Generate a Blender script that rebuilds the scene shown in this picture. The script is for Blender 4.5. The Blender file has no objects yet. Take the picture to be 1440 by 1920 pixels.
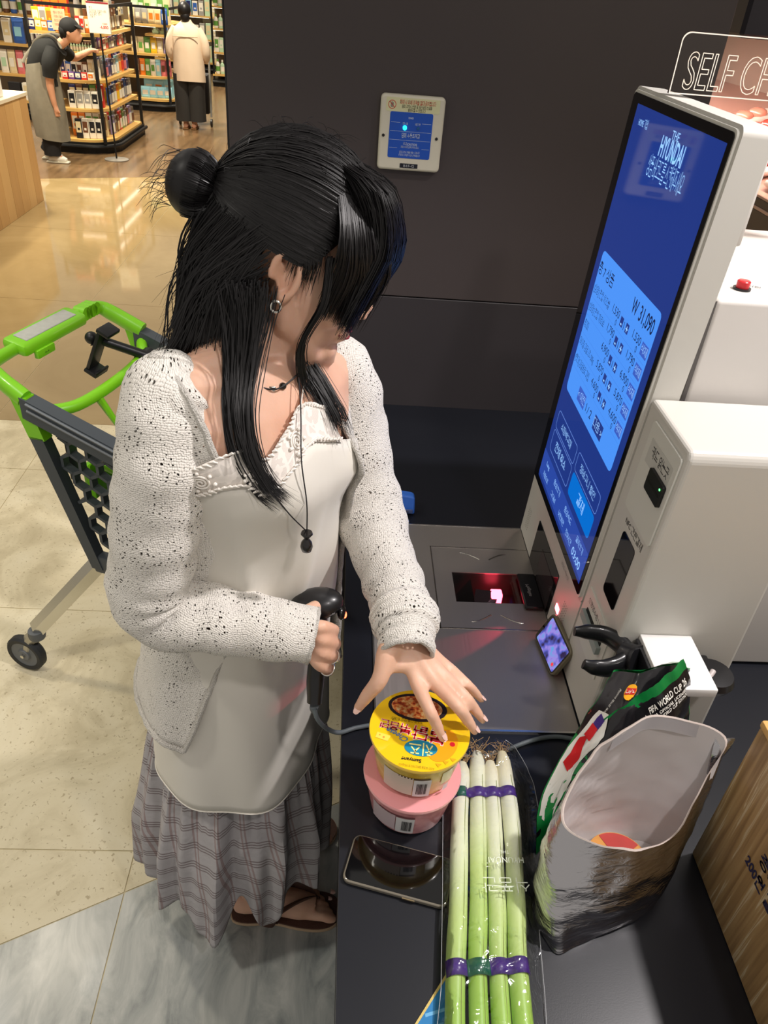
import bpy, bmesh, math, random
from mathutils import Vector, Matrix, noise
random.seed(7)
S = bpy.context.scene
COL = S.collection
V = Vector
PI = math.pi

# ---------------------------------------------------------------- camera
def setup_camera():
    p, roll, yaw = math.radians(34.9), math.radians(5.1), math.radians(4.5)
    F = V((math.sin(yaw)*math.cos(p), math.cos(yaw)*math.cos(p), -math.sin(p)))
    R0 = V((math.cos(yaw), -math.sin(yaw), 0))
    D0 = F.cross(R0)
    R = math.cos(roll)*R0 - math.sin(roll)*D0
    D = math.sin(roll)*R0 + math.cos(roll)*D0
    cd = bpy.data.cameras.new('camera')
    cd.sensor_fit = 'VERTICAL'; cd.sensor_height = 36.0; cd.lens = 1425*36/1920
    cd.clip_start = 0.02; cd.clip_end = 100
    co = bpy.data.objects.new('camera', cd); COL.objects.link(co)
    m = Matrix((R, -D, -F)).transposed().to_4x4(); m.translation = V((0, 0, 1.86))
    co.matrix_world = m
    S.camera = co
setup_camera()

# ---------------------------------------------------------------- world, lights, exposure
w = bpy.data.worlds.new('world'); S.world = w; w.use_nodes = True
w.node_tree.nodes['Background'].inputs[0].default_value = (1.0, 0.94, 0.86, 1)
w.node_tree.nodes['Background'].inputs[1].default_value = 0.42
S.view_settings.view_transform = 'Standard'; S.view_settings.look = 'None'
S.view_settings.gamma = 1.0; S.view_settings.use_curve_mapping = False
S.view_settings.exposure = 0.05

def area(name, loc, target, size, power, color=(1, 1, 1), spread=180, size_y=None):
    ld = bpy.data.lights.new(name, 'AREA'); ld.energy = power; ld.color = color
    ld.size = size; ld.spread = math.radians(spread)
    if size_y: ld.shape = 'RECTANGLE'; ld.size_y = size_y
    o = bpy.data.objects.new(name, ld); COL.objects.link(o); o.location = loc
    o.rotation_euler = (V(target)-V(loc)).to_track_quat('-Z', 'Y').to_euler()
    return o
def spot(name, loc, target, power, angle, blend=.5, color=(1, 1, 1), radius=.04):
    ld = bpy.data.lights.new(name, 'SPOT'); ld.energy = power; ld.color = color
    ld.spot_size = math.radians(angle); ld.spot_blend = blend; ld.shadow_soft_size = radius
    o = bpy.data.objects.new(name, ld); COL.objects.link(o); o.location = loc
    o.rotation_euler = (V(target)-V(loc)).to_track_quat('-Z', 'Y').to_euler()
    return o
WARM = (1.0, .89, .70)
# ceiling downlights of the checkout zone
spot('downlight', (1.35, .85, 3.0), (.35, .95, .9), 175, 70, .6, (1, .94, .92), .06)
spot('downlight', (.75, -.25, 3.0), (.15, 1.0, 1.0), 48, 62, .8, (1, .93, .90), .06)
spot('downlight', (-1.5, .5, 3.0), (-1.0, 1.5, 0), 78, 80, .9, (1, .95, .84), .10)
# red scan beam leaving the scanner window
spot('scan_beam', (.434, 1.146, .852), (.25, 1.045, .8225), 3.5, 18, .6, (1, .04, .10), .003)
# ceiling panels over the aisle and the shop floor
for x_, y_, e_ in ((-1.6, 2.3, 80), (-2.9, 4.2, 110), (-1.3, 5.0, 100), (-3.6, 6.6, 200), (-1.9, 7.3, 320), (-3.3, 8.4, 420), (-1.7, 10.4, 420), (-4.4, 9.0, 300), (-2.9, 12.0, 420), (-1.6, 14.2, 480), (-4.4, 13.5, 420), (-3.0, 16.6, 420)):
    spot('ceiling_spot', (x_, y_, 3.1), (x_, y_+.15, 0), e_, 120, .8, WARM, .09)

# ---------------------------------------------------------------- node materials
MATS = {}
def srgb(r, g, b):
    f = lambda c: (c/255)/12.92 if c/255 <= .04045 else (((c/255)+.055)/1.055)**2.4
    return (f(r), f(g), f(b), 1)
def base_mat(name):
    m = bpy.data.materials.new(name); m.use_nodes = True
    MATS[name] = m
    return m, m.node_tree.nodes, m.node_tree.links, m.node_tree.nodes['Principled BSDF']
def mat(name, rgb, rough=.5, metal=0, spec=.5, noise_amt=0, nscale=20, bump=0, bscale=60, emit=0, alpha=1,
        trans=0, ior=1.45, coat=0, sheen=0, sss=0, stretch=(1, 1, 1), coord='Object'):
    if name in MATS: return MATS[name]
    m, N, L, b = base_mat(name)
    c = srgb(*rgb)
    b.inputs['Base Color'].default_value = c
    b.inputs['Roughness'].default_value = rough
    b.inputs['Metallic'].default_value = metal
    b.inputs['Specular IOR Level'].default_value = spec
    b.inputs['IOR'].default_value = ior
    b.inputs['Alpha'].default_value = alpha
    b.inputs['Transmission Weight'].default_value = trans
    b.inputs['Coat Weight'].default_value = coat
    b.inputs['Sheen Weight'].default_value = sheen
    if sss:
        b.inputs['Subsurface Weight'].default_value = sss
        b.inputs['Subsurface Radius'].default_value = (.012, .005, .003)
        b.inputs['Subsurface Scale'].default_value = 1
    if emit:
        b.inputs['Emission Color'].default_value = c
        b.inputs['Emission Strength'].default_value = emit
    if noise_amt or bump:
        tc = N.new('ShaderNodeTexCoord'); mp = N.new('ShaderNodeMapping'); mp.inputs['Scale'].default_value = stretch
        L.new(tc.outputs[coord], mp.inputs[0])
    if noise_amt:
        nz = N.new('ShaderNodeTexNoise'); nz.inputs['Scale'].default_value = nscale; nz.inputs['Detail'].default_value = 6
        L.new(mp.outputs[0], nz.inputs['Vector'])
        mx = N.new('ShaderNodeMix'); mx.data_type = 'RGBA'
        d = 1-noise_amt; u = 1+noise_amt*.6
        mx.inputs[6].default_value = (c[0]*d, c[1]*d, c[2]*d, 1); mx.inputs[7].default_value = (min(c[0]*u, 1), min(c[1]*u, 1), min(c[2]*u, 1), 1)
        L.new(nz.outputs[0], mx.inputs[0]); L.new(mx.outputs[2], b.inputs['Base Color'])
    if bump:
        bz = N.new('ShaderNodeTexNoise'); bz.inputs['Scale'].default_value = bscale; bz.inputs['Detail'].default_value = 5
        L.new(mp.outputs[0], bz.inputs['Vector'])
        bp = N.new('ShaderNodeBump'); bp.inputs['Strength'].default_value = bump; bp.inputs['Distance'].default_value = .01
        L.new(bz.outputs[0], bp.inputs['Height']); L.new(bp.outputs[0], b.inputs['Normal'])
    return m
def ramp(N, stops):
    r = N.new('ShaderNodeValToRGB'); e = r.color_ramp.elements
    e[0].position, e[0].color = stops[0]; e[1].position, e[1].color = stops[-1]
    for p, c in stops[1:-1]:
        k = e.new(p); k.color = c
    return r
def glow(name, rgb, strength=1.0, rough=.06):
    """self-lit display surface behind glass"""
    if name in MATS: return MATS[name]
    m, N, L, b = base_mat(name); c = srgb(*rgb)
    b.inputs['Base Color'].default_value = (.004, .004, .006, 1)
    b.inputs['Roughness'].default_value = rough
    b.inputs['Emission Color'].default_value = c; b.inputs['Emission Strength'].default_value = strength
    return m

# ---------------------------------------------------------------- geometry collector
class Geo:
    def __init__(s): s.v, s.f, s.uv, s.mi = [], [], [], []
    def add(s, verts, faces, uvs=None, mi=0):
        o = len(s.v); s.v += [V(p) for p in verts]
        for f in faces:
            s.f.append([i+o for i in f]); s.mi.append(mi)
        if uvs is None: uvs = [(p[0], p[1]) for p in verts]
        s.uv += [tuple(u) for u in uvs]
        return s
    def bm(s, b, mi=0, M=None):
        b.verts.ensure_lookup_table()
        vs = [M @ v.co if M else v.co.copy() for v in b.verts]
        s.add(vs, [[v.index for v in f.verts] for f in b.faces], mi=mi); b.free(); return s
    def box(s, lo, hi, bevel=0, seg=1, M=None, mi=0):
        b = bmesh.new(); bmesh.ops.create_cube(b, size=1)
        lo, hi = V(lo), V(hi); c = (lo+hi)/2; d = hi-lo
        for v in b.verts: v.co = V((c.x+v.co.x*d.x, c.y+v.co.y*d.y, c.z+v.co.z*d.z))
        if bevel: bmesh.ops.bevel(b, geom=list(b.edges), offset=min(bevel, min(d)*.49), segments=seg, affect='EDGES', profile=.5)
        b.verts.index_update()
        return s.bm(b, mi, M)
    def prism(s, poly, h0, h1, fr=None, mi=0):
        """poly: 2D outline; fr(x,y,h) -> world"""
        fr = fr or (lambda x, y, h: V((x, y, h)))
        n = len(poly)
        vs = [fr(x, y, h0) for x, y in poly]+[fr(x, y, h1) for x, y in poly]
        fs = [list(range(n))[::-1], list(range(n, 2*n))]+[[i, (i+1) % n, n+(i+1) % n, n+i] for i in range(n)]
        return s.add(vs, fs, uvs=list(poly)*2, mi=mi)
    def loft(s, rings, closed=True, cap=True, mi=0, uscale=None):
        n = len(rings[0]); o = len(s.v); vs = []; uv = []
        vacc = 0; prev = None
        for r in rings:
            r = [V(p) for p in r]
            cen = sum(r, V())/n
            if prev is not None: vacc += (cen-prev).length
            prev = cen; u = 0
            for i, p in enumerate(r):
                if i: u += (p-r[i-1]).length
                vs.append(p); uv.append((u if uscale is None else i*uscale/n, vacc))
        fs = []
        for j in range(len(rings)-1):
            for i in range(n if closed else n-1):
                k = (i+1) % n
                fs.append([j*n+i, j*n+k, (j+1)*n+k, (j+1)*n+i])
        if cap and closed:
            fs.append(list(range(n))[::-1]); fs.append([(len(rings)-1)*n+i for i in range(n)])
        return s.add(vs, fs, uv, mi)
    def tube(s, pts, rad, n=10, cap=True, mi=0, flat=1.0, up=None, uscale=None):
        pts = [V(p) for p in pts]
        if not hasattr(rad, '__len__'): rad = [rad]*len(pts)
        rings = []; ref = V(up) if up else None
        for i, p in enumerate(pts):
            t = (pts[min(i+1, len(pts)-1)]-pts[max(i-1, 0)]).normalized()
            if ref is None: ref = t.orthogonal()
            x = (ref-t*ref.dot(t))
            if x.length < 1e-5: x = t.orthogonal()
            x.normalize(); y = t.cross(x)
            if up is None: ref = x
            rings.append([p+(x*math.cos(a)+y*math.sin(a)*flat)*rad[i] for a in [2*PI*k/n for k in range(n)]])
        return s.loft(rings, True, cap, mi, uscale)
    def lathe(s, prof, c, n=32, axis=None, mi=0, cap=True):
        c = V(c); q = axis or Matrix.Identity(3)
        rings = [[c+q @ V((r*math.cos(2*PI*k/n), r*math.sin(2*PI*k/n), z)) for k in range(n)] for r, z in prof]
        return s.loft(rings, True, cap, mi)
    def ell(s, c, r, n=16, m=10, rot=None, mi=0):
        c = V(c); rot = rot or Matrix.Identity(3)
        rings = []
        for j in range(m+1):
            t = PI*j/m; t = max(.02, min(PI-.02, t))
            rings.append([c+rot @ V((r[0]*math.sin(t)*math.cos(2*PI*k/n), r[1]*math.sin(t)*math.sin(2*PI*k/n), -r[2]*math.cos(t))) for k in range(n)])
        return s.loft(rings, True, True, mi)
    def mesh(s, name, mats, smooth=True):
        me = bpy.data.meshes.new(name)
        me.from_pydata([tuple(p) for p in s.v], [], s.f)
        for m in (mats if isinstance(mats, (list, tuple)) else [mats]): me.materials.append(m)
        uvl = me.uv_layers.new(name='UVMap')
        uvs = []
        for poly in me.polygons:
            for li in poly.loop_indices: uvs += s.uv[me.loops[li].vertex_index]
        uvl.data.foreach_set('uv', uvs)
        me.polygons.foreach_set('material_index', s.mi)
        me.polygons.foreach_set('use_smooth', [smooth]*len(me.polygons))
        me.update()
        return me
    def obj(s, name, mats, parent=None, smooth=True, weld=False):
        me = s.mesh(name, mats, smooth)
        if smooth == 'auto' or smooth is True:
            try: me.set_sharp_from_angle(angle=math.radians(38))
            except Exception: pass
        return link(name, me, parent)
def link(name, data, parent=None):
    o = bpy.data.objects.new(name, data); COL.objects.link(o)
    if parent:
        o.parent = parent
        M = Matrix.Translation(parent.location) if parent.parent is None else Matrix.Identity(4)
        o.matrix_parent_inverse = M.inverted() if parent.type == 'EMPTY' else Matrix.Identity(4)
    return o
def tag(o, label, cat, group=None):
    o['label'] = label; o['category'] = cat
    if group: o['group'] = group
    return o
def thing(name, loc, label, cat, group=None):
    o = bpy.data.objects.new(name, None); COL.objects.link(o); o.location = loc; o.empty_display_size = .05
    return tag(o, label, cat, group)
def struct(o, label=None):
    o['kind'] = 'structure'
    if label: o['label'] = label
    return o
def copy_tree(o, loc, rz=None, label=None):
    c = o.copy(); COL.objects.link(c); c.location = loc
    if rz is not None: c.rotation_euler.z = rz
    if label: c['label'] = label
    for ch in list(o.children):
        k = ch.copy(); COL.objects.link(k); k.parent = c
        for g in list(ch.children):
            q = g.copy(); COL.objects.link(q); q.parent = k
    return c
def crom(pts, n):
    """Catmull-Rom through points, n samples per span"""
    pts = [V(p) for p in pts]; out = []
    P = [pts[0]*2-pts[1]]+pts+[pts[-1]*2-pts[-2]]
    for i in range(1, len(P)-2):
        for k in range(n):
            t = k/n
            out.append(.5*((2*P[i])+(P[i+1]-P[i-1])*t+(2*P[i-1]-5*P[i]+4*P[i+1]-P[i+2])*t*t+(3*P[i]-P[i-1]-3*P[i+1]+P[i+2])*t**3))
    out.append(pts[-1]); return out
def lerpl(vals, n):
    out = []
    for a, b in zip(vals, vals[1:]):
        for k in range(n):
            t = k/n; t = t*t*(3-2*t); out.append(a+(b-a)*t)
    return out+[vals[-1]]
def rrect(x0, y0, x1, y1, r, n=5):
    pts = []
    for cx, cy, a0 in ((x1-r, y1-r, 0), (x0+r, y1-r, 90), (x0+r, y0+r, 180), (x1-r, y0+r, 270)):
        for k in range(n+1):
            a = math.radians(a0+90*k/n); pts.append((cx+r*math.cos(a), cy+r*math.sin(a)))
    return pts
# ---------------------------------------------------------------- lettering
# Latin letters come from the built-in font; Korean syllables are composed of strokes
_circ = [(.5+.5*math.cos(2*PI*k/12), .5+.5*math.sin(2*PI*k/12)) for k in range(13)]
JC = {'ㄱ': [[(0, 1), (1, 1), (.95, 0)]], 'ㄴ': [[(0, 1), (0, 0), (1, 0)]], 'ㄷ': [[(1, 1), (0, 1), (0, 0), (1, 0)]],
      'ㄹ': [[(0, 1), (1, 1), (1, .52), (0, .52), (0, 0), (1, 0)]], 'ㅁ': [[(0, 0), (0, 1), (1, 1), (1, 0), (0, 0)]],
      'ㅂ': [[(0, 1), (0, 0), (1, 0), (1, 1)], [(0, .5), (1, .5)]], 'ㅅ': [[(.5, 1), (.45, .6), (0, 0)], [(.5, .65), (1, 0)]],
      'ㅇ': [_circ], 'ㅈ': [[(0, 1), (1, 1)], [(.5, 1), (.45, .6), (0, 0)], [(.5, .65), (1, 0)]],
      'ㅊ': [[(.3, 1.05), (.7, 1.05)], [(0, .78), (1, .78)], [(.5, .78), (.45, .5), (0, 0)], [(.5, .5), (1, 0)]],
      'ㅋ': [[(0, 1), (1, 1), (.95, 0)], [(0, .52), (1, .52)]], 'ㅌ': [[(1, 1), (0, 1), (0, 0), (1, 0)], [(0, .5), (.95, .5)]],
      'ㅍ': [[(0, 1), (1, 1)], [(0, 0), (1, 0)], [(.28, 1), (.28, 0)], [(.72, 1), (.72, 0)]],
      'ㅎ': [[(.3, 1.08), (.7, 1.08)], [(0, .84), (1, .84)], [(.5+.38*(x-.5)*2*.9, .3+.55*(y-.5)*1.1) for x, y in _circ]]}
for d, k in zip('ㄲㄸㅃㅆㅉ', 'ㄱㄷㅂㅅㅈ'):
    JC[d] = [[(x*.44, y) for x, y in p] for p in JC[k]]+[[(.56+x*.44, y) for x, y in p] for p in JC[k]]
LEAD = 'ㄱㄲㄴㄷㄸㄹㅁㅂㅃㅅㅆㅇㅈㅉㅊㅋㅌㅍㅎ'
TAIL = ['', 'ㄱ', 'ㄲ', 'ㄱㅅ', 'ㄴ', 'ㄴㅈ', 'ㄴㅎ', 'ㄷ', 'ㄹ', 'ㄹㄱ', 'ㄹㅁ', 'ㄹㅂ', 'ㄹㅅ', 'ㄹㅌ', 'ㄹㅍ', 'ㄹㅎ', 'ㅁ', 'ㅂ', 'ㅂㅅ', 'ㅅ', 'ㅆ', 'ㅇ', 'ㅈ', 'ㅊ', 'ㅋ', 'ㅌ', 'ㅍ', 'ㅎ']
VS = [('a',), ('ae',), ('ya',), ('yae',), ('eo',), ('e',), ('yeo',), ('ye',), ('o',), ('o', 'a'), ('o', 'ae'), ('o', 'i'), ('yo',), ('u',), ('u', 'eo'), ('u', 'e'), ('u', 'i'), ('yu',), ('eu',), ('eu', 'i'), ('i',)]
def hangul(ch):
    c = ord(ch)-0xAC00; l, v, t = LEAD[c//588], VS[(c % 588)//28], TAIL[c % 28]
    top = .42 if t else .04; H = .94-top
    P = []
    hor = [q for q in v if q in ('o', 'yo', 'u', 'yu', 'eu')]; ver = [q for q in v if q not in hor]
    wv = .30 if ver else 0
    if ver and ver[0] in ('ae', 'e', 'yae', 'ye'): wv = .38
    lw = .80-wv+(.04 if ver else 0); lx = .06 if ver else .14; lw = lw if ver else .68
    ly = top+(.26*H/.9+.06 if hor else .05); lh = .92-ly
    for p in JC[l]: P.append([(lx+x*lw*.92, ly+y*lh*.92) for x, y in p])
    if hor:
        y0 = top+.10 if hor[0] in ('o', 'yo', 'eu') else top+.20*H/.9+.04
        x1 = .94 if not ver else .94-wv
        P.append([(.02, y0), (x1, y0)]); xm = (.02+x1)/2; q = .15*H/.9+.03
        if hor[0] == 'o': P.append([(xm, y0), (xm, y0+q)])
        if hor[0] == 'yo': P += [[(xm-.14, y0), (xm-.14, y0+q)], [(xm+.14, y0), (xm+.14, y0+q)]]
        if hor[0] == 'u': P.append([(xm, y0), (xm, y0-q)])
        if hor[0] == 'yu': P += [[(xm-.14, y0), (xm-.14, y0-q)], [(xm+.14, y0), (xm+.14, y0-q)]]
    if ver:
        q = ver[0]; b0 = top-.04 if t else -.04; ym = (b0+.98)/2
        two = q in ('ae', 'e', 'yae', 'ye'); X = .90 if two else .80
        if q in ('a', 'ya'): X = .76
        P.append([(X, b0), (X, .98)])
        if q == 'a': P.append([(X, ym), (X+.17, ym)])
        if q == 'ya': P += [[(X, ym+.12), (X+.17, ym+.12)], [(X, ym-.1), (X+.17, ym-.1)]]
        if q == 'eo': P.append([(X, ym), (X-.16, ym)])
        if q == 'yeo': P += [[(X, ym+.12), (X-.16, ym+.12)], [(X, ym-.1), (X-.16, ym-.1)]]
        if two:
            P.append([(X-.18, b0+.02), (X-.18, .95)])
            if q in ('ae', 'yae'): P.append([(X-.18, ym), (X, ym)])
            else: P.append([(X-.18, ym), (X-.30, ym)])
    if t:
        n = len(t)
        for i, k in enumerate(t):
            x0 = .14+i*.40; ww = .68 if n == 1 else .32
            for p in JC[k]: P.append([(x0+x*ww, -.02+y*.32) for x, y in p])
    return P
def strokes(P, w, ox):
    vs, fs = [], []
    for p in P:
        p = [V((x+ox, y)) for x, y in p]
        for a, b in zip(p, p[1:]):
            d = b-a
            if d.length < 1e-6: continue
            d.normalize(); n = V((-d.y, d.x))*w; e = d*w*.9
            o = len(vs); vs += [a-e+n, a-e-n, b+e-n, b+e+n]; fs.append([o, o+1, o+2, o+3])
    return vs, fs
_tc = {}
def _latin(s, bold, shear):
    key = (s, bold, shear)
    if key in _tc: return _tc[key]
    cu = bpy.data.curves.new('lettering', 'FONT'); cu.body = s; cu.size = 1
    cu.offset = bold; cu.shear = shear; cu.resolution_u = 3
    o = bpy.data.objects.new('lettering_tmp', cu); COL.objects.link(o)
    dg = bpy.context.evaluated_depsgraph_get(); dg.update()
    me = bpy.data.meshes.new_from_object(o.evaluated_get(dg))
    r = ([V((v.co.x, v.co.y)) for v in me.vertices], [list(p.vertices) for p in me.polygons])
    bpy.data.objects.remove(o); bpy.data.curves.remove(cu); bpy.data.meshes.remove(me)
    _tc[key] = r; return r
def text_verts(s, bold=0, shear=0):
    vs, fs, x, i = [], [], 0, 0
    isk = lambda c: 0xAC00 <= ord(c) <= 0xD7A3
    while i < len(s):
        if s[i] == ' ': x += .30; i += 1; continue
        if isk(s[i]):
            a, f = strokes(hangul(s[i]), .032+bold*1.2, x); adv = x+1.02; i += 1
        else:
            j = i
            while j < len(s) and not isk(s[j]) and s[j] != ' ': j += 1
            a, f = _latin(s[i:j], bold, shear)
            a = [V((p.x+x, p.y+.02)) for p in a]; adv = (max(p.x for p in a) if a else x)+.07; i = j
        o = len(vs); vs += a; fs += [[q+o for q in k] for k in f]; x = adv
    if not vs: return vs, fs
    cx = (min(v.x for v in vs)+max(v.x for v in vs))/2
    return [V((v.x-cx+0*v.y, v.y-.38)) for v in vs], fs
def text_on(g, s, fr, x, y, size, h=0, sx=1.0, rot=0, bold=0, shear=0, width=None):
    """adds lettering to Geo g; fr(x,y,h) maps the sheet to the world"""
    vs, fs = text_verts(s, bold, shear)
    if not vs: return
    if width:
        wd = max(v.x for v in vs)-min(v.x for v in vs); sx = width/(wd*size)
    ca, sa = math.cos(rot), math.sin(rot)
    out = []
    for v in vs:
        a, b = v.x*size*sx, v.y*size
        out.append(fr(x+a*ca-b*sa, y+a*sa+b*ca, h))
    g.add(out, fs)
def letter(parent, m, s, fr, x, y, size, h=0, **k):
    g = Geo(); text_on(g, s, fr, x, y, size, h, **k)
    return g.obj('lettering', m, parent, smooth=False)
# ================================================================ floor
def stone_mat(name, stops, scale, rough, detail=8, dist=1.2, spots=None, vein=False, aniso=(1, 1, 1), rotz=0):
    m, N, L, b = base_mat(name)
    tc = N.new('ShaderNodeTexCoord'); mp = N.new('ShaderNodeMapping'); mp.inputs['Scale'].default_value = aniso
    mp.inputs['Rotation'].default_value = (0, 0, rotz)
    L.new(tc.outputs['Object'], mp.inputs[0])
    nz = N.new('ShaderNodeTexNoise'); nz.inputs['Scale'].default_value = scale; nz.inputs['Detail'].default_value = detail
    nz.inputs['Distortion'].default_value = dist; nz.inputs['Roughness'].default_value = .62
    L.new(mp.outputs[0], nz.inputs['Vector'])
    r = ramp(N, stops); L.new(nz.outputs[0], r.inputs[0]); out = r.outputs[0]
    if spots:
        n2 = N.new('ShaderNodeTexNoise'); n2.inputs['Scale'].default_value = spots[0]; n2.inputs['Detail'].default_value = 4; n2.inputs['Distortion'].default_value = .6
        L.new(tc.outputs['Object'], n2.inputs['Vector'])
        r2 = ramp(N, [(spots[1], (1, 1, 1, 1)), (spots[1]+.05, (0, 0, 0, 1))]); L.new(n2.outputs[0], r2.inputs[0])
        mx = N.new('ShaderNodeMix'); mx.data_type = 'RGBA'; mx.inputs[7].default_value = spots[2]
        L.new(r2.outputs[0], mx.inputs[0]); L.new(out, mx.inputs[6]); out = mx.outputs[2]
    L.new(out, b.inputs['Base Color']); b.inputs['Roughness'].default_value = rough
    return m
M_beige = stone_mat('beige_travertine', [(.30, srgb(184, 172, 140)), (.42, srgb(200, 188, 156)), (.5, srgb(214, 203, 172)), (.72, srgb(224, 215, 188))], 3.2, .42, spots=(95, .33, srgb(176, 162, 130)))
M_marble = stone_mat('grey_marble', [(.30, srgb(120, 126, 126)), (.45, srgb(158, 162, 160)), (.62, srgb(186, 188, 184)), (.75, srgb(206, 206, 202))], 7, .28, detail=9, dist=1.0, aniso=(1.8, .8, 1), rotz=.9)
M_gloss = stone_mat('polished_tan_stone', [(.3, srgb(146, 124, 84)), (.7, srgb(168, 146, 104))], 1.0, .07)
M_grout = mat('grout', (196, 184, 150), .8)
mm, N, L, b = base_mat('brown_wood_floor')
tc = N.new('ShaderNodeTexCoord'); mp = N.new('ShaderNodeMapping'); mp.inputs['Scale'].default_value = (5, .5, 1)
nz = N.new('ShaderNodeTexNoise'); nz.inputs['Scale'].default_value = 2.5; nz.inputs['Detail'].default_value = 8
L.new(tc.outputs['Object'], mp.inputs[0]); L.new(mp.outputs[0], nz.inputs['Vector'])
r = ramp(N, [(.3, srgb(86, 66, 44)), (.7, srgb(124, 98, 68))]); L.new(nz.outputs[0], r.inputs[0]); L.new(r.outputs[0], b.inputs['Base Color'])
b.inputs['Roughness'].default_value = .22

def clip(poly, px, py, nx, ny):
    out = []
    for i in range(len(poly)):
        a, c = poly[i], poly[(i+1) % len(poly)]
        da = (a[0]-px)*nx+(a[1]-py)*ny; dc = (c[0]-px)*nx+(c[1]-py)*ny
        if da >= 0: out.append(a)
        if (da >= 0) != (dc >= 0):
            t = da/(da-dc); out.append((a[0]+(c[0]-a[0])*t, a[1]+(c[1]-a[1])*t))
    return out
floor = struct(Geo().box((-9, -1.5, -.12), (6, 24, -.002)).obj('floor', M_grout, smooth=False))
dl = V((.763, .381)).normalized(); nl = (-dl.y, dl.x)          # marble border line, normal to the beige side
wl = V((1.736, .711)).normalized(); wn = (-wl.y, wl.x)          # wood floor border
def tile(poly, m, name):
    if len(poly) < 3: return
    Geo().prism(poly, -.03, 0).obj(name, m, floor, smooth=False)
T = .88; g = .0016
for i in range(-5, 4):
    for j in range(-2, 3):
        x0 = -.47+i*T; y0 = 1.104+j*T
        if x0 > 1.4: continue
        y1 = min(y0+T, 3.29)
        if y0 > 3.2: continue
        q = [(x0+g, y0+g), (x0+T-g, y0+g), (x0+T-g, y1-g), (x0+g, y1-g)]
        tile(clip(q, -.718-nl[0]*-g, .873+nl[1]*g, *nl), M_beige, 'stone_tile')
# grey marble slabs below the diagonal line
for x0, x1 in ((-2.23, -.47), (-.47, 1.3)):
    q = [(x0+g, -.9), (x1-g, -.9), (x1-g, 2.2), (x0+g, 2.2)]
    tile(clip(q, -.718+nl[0]*-g, .873-nl[1]*g, -nl[0], -nl[1]), M_marble, 'marble_slab')
# polished tiles of the aisle
for i in range(-4, 2):
    for j in range(0, 4):
        x0 = -1.65+(i)*1.6; y0 = 3.29+j*1.6
        q = [(x0+g, y0+g), (x0+1.6-g, y0+g), (x0+1.6-g, y0+1.6-g), (x0+g, y0+1.6-g)]
        tile(clip(q, -3.037, 8.163, -wn[0], -wn[1]), M_gloss, 'polished_tile')
q = [(-8.9, 4.0), (5.9, 4.0), (5.9, 23.9), (-8.9, 23.9)]
tile(clip(q, -3.037, 8.163+.004, *wn), mm, 'wood_flooring')

# ================================================================ black partition wall
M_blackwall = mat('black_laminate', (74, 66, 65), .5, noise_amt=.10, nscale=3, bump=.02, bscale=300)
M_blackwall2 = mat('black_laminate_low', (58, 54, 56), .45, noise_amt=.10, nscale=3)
wall = struct(Geo().box((-.295, 2.065, 0), (.862, 2.20, 3.4)).obj('wall_back', mat('wall_core', (30, 28, 29), .7), smooth=False))
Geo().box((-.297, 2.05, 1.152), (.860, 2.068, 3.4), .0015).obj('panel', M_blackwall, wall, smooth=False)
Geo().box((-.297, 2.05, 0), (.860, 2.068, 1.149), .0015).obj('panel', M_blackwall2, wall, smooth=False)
Geo().box((-.302, 2.052, 0), (-.2965, 2.20, 3.4), .001).obj('edge_trim', mat('black_edge', (28, 27, 29), .4), wall, smooth=False)

# ================================================================ counter
M_ctop = mat('black_counter_top', (24, 26, 33), .34, noise_amt=.12, nscale=8, bump=.015, bscale=500)
M_ctop2 = M_ctop
cnt = thing('checkout_counter', (.5, 1.1, 0), 'long black laminate checkout counter the woman stands against', 'counter')
gw_ = Geo()
for lo, hi in (((.028, .10), (.255, 2.049)), ((.255, .10), (.421, 1.169)), ((.255, 1.271), (.421, 2.049)), ((.421, .10), (1.02, 2.049))): gw_.box((lo[0], lo[1], .79), (hi[0], hi[1], .82))
gw_.obj('worktop', M_ctop, cnt, smooth=False)
Geo().box((.045, .12, .08), (1.0, 2.045, .755)).obj('cabinet_body', mat('black_cabinet', (26, 26, 29), .45), cnt, smooth=False)
Geo().box((.07, .15, .0), (.98, 2.03, .08)).obj('plinth', mat('black_plinth', (18, 18, 20), .6), cnt, smooth=False)
# low side cabinet behind the kiosk, navy-black
# ---------------------------------------------------------------- steel scanner plate
mm, N, L, b = base_mat('brushed_steel')
tc = N.new('ShaderNodeTexCoord'); mp = N.new('ShaderNodeMapping'); mp.inputs['Scale'].default_value = (400, 8, 1)
nz = N.new('ShaderNodeTexNoise'); nz.inputs['Scale'].default_value = 1; nz.inputs['Detail'].default_value = 4
L.new(tc.outputs['Object'], mp.inputs[0]); L.new(mp.outputs[0], nz.inputs['Vector'])
r = ramp(N, [(.3, (.44, .44, .44, 1)), (.7, (.50, .50, .50, 1))]); L.new(nz.outputs[0], r.inputs[0]); L.new(r.outputs[0], b.inputs['Roughness'])
b.inputs['Base Color'].default_value = srgb(176, 170, 164); b.inputs['Metallic'].default_value = .85
M_steel = mm
M_steel_lt = mat('steel_edge', (210, 208, 204), .25, 1)
M_black = mat('black_plastic', (20, 20, 22), .4)
M_gloss_black = mat('gloss_black_glass', (8, 8, 10), .05, coat=.5)
sp = thing('scanner_plate', (.27, 1.14, .82), 'brushed stainless steel scanner plate let into the black counter', 'scanner')
g0 = Geo()
zt = .8225
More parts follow.
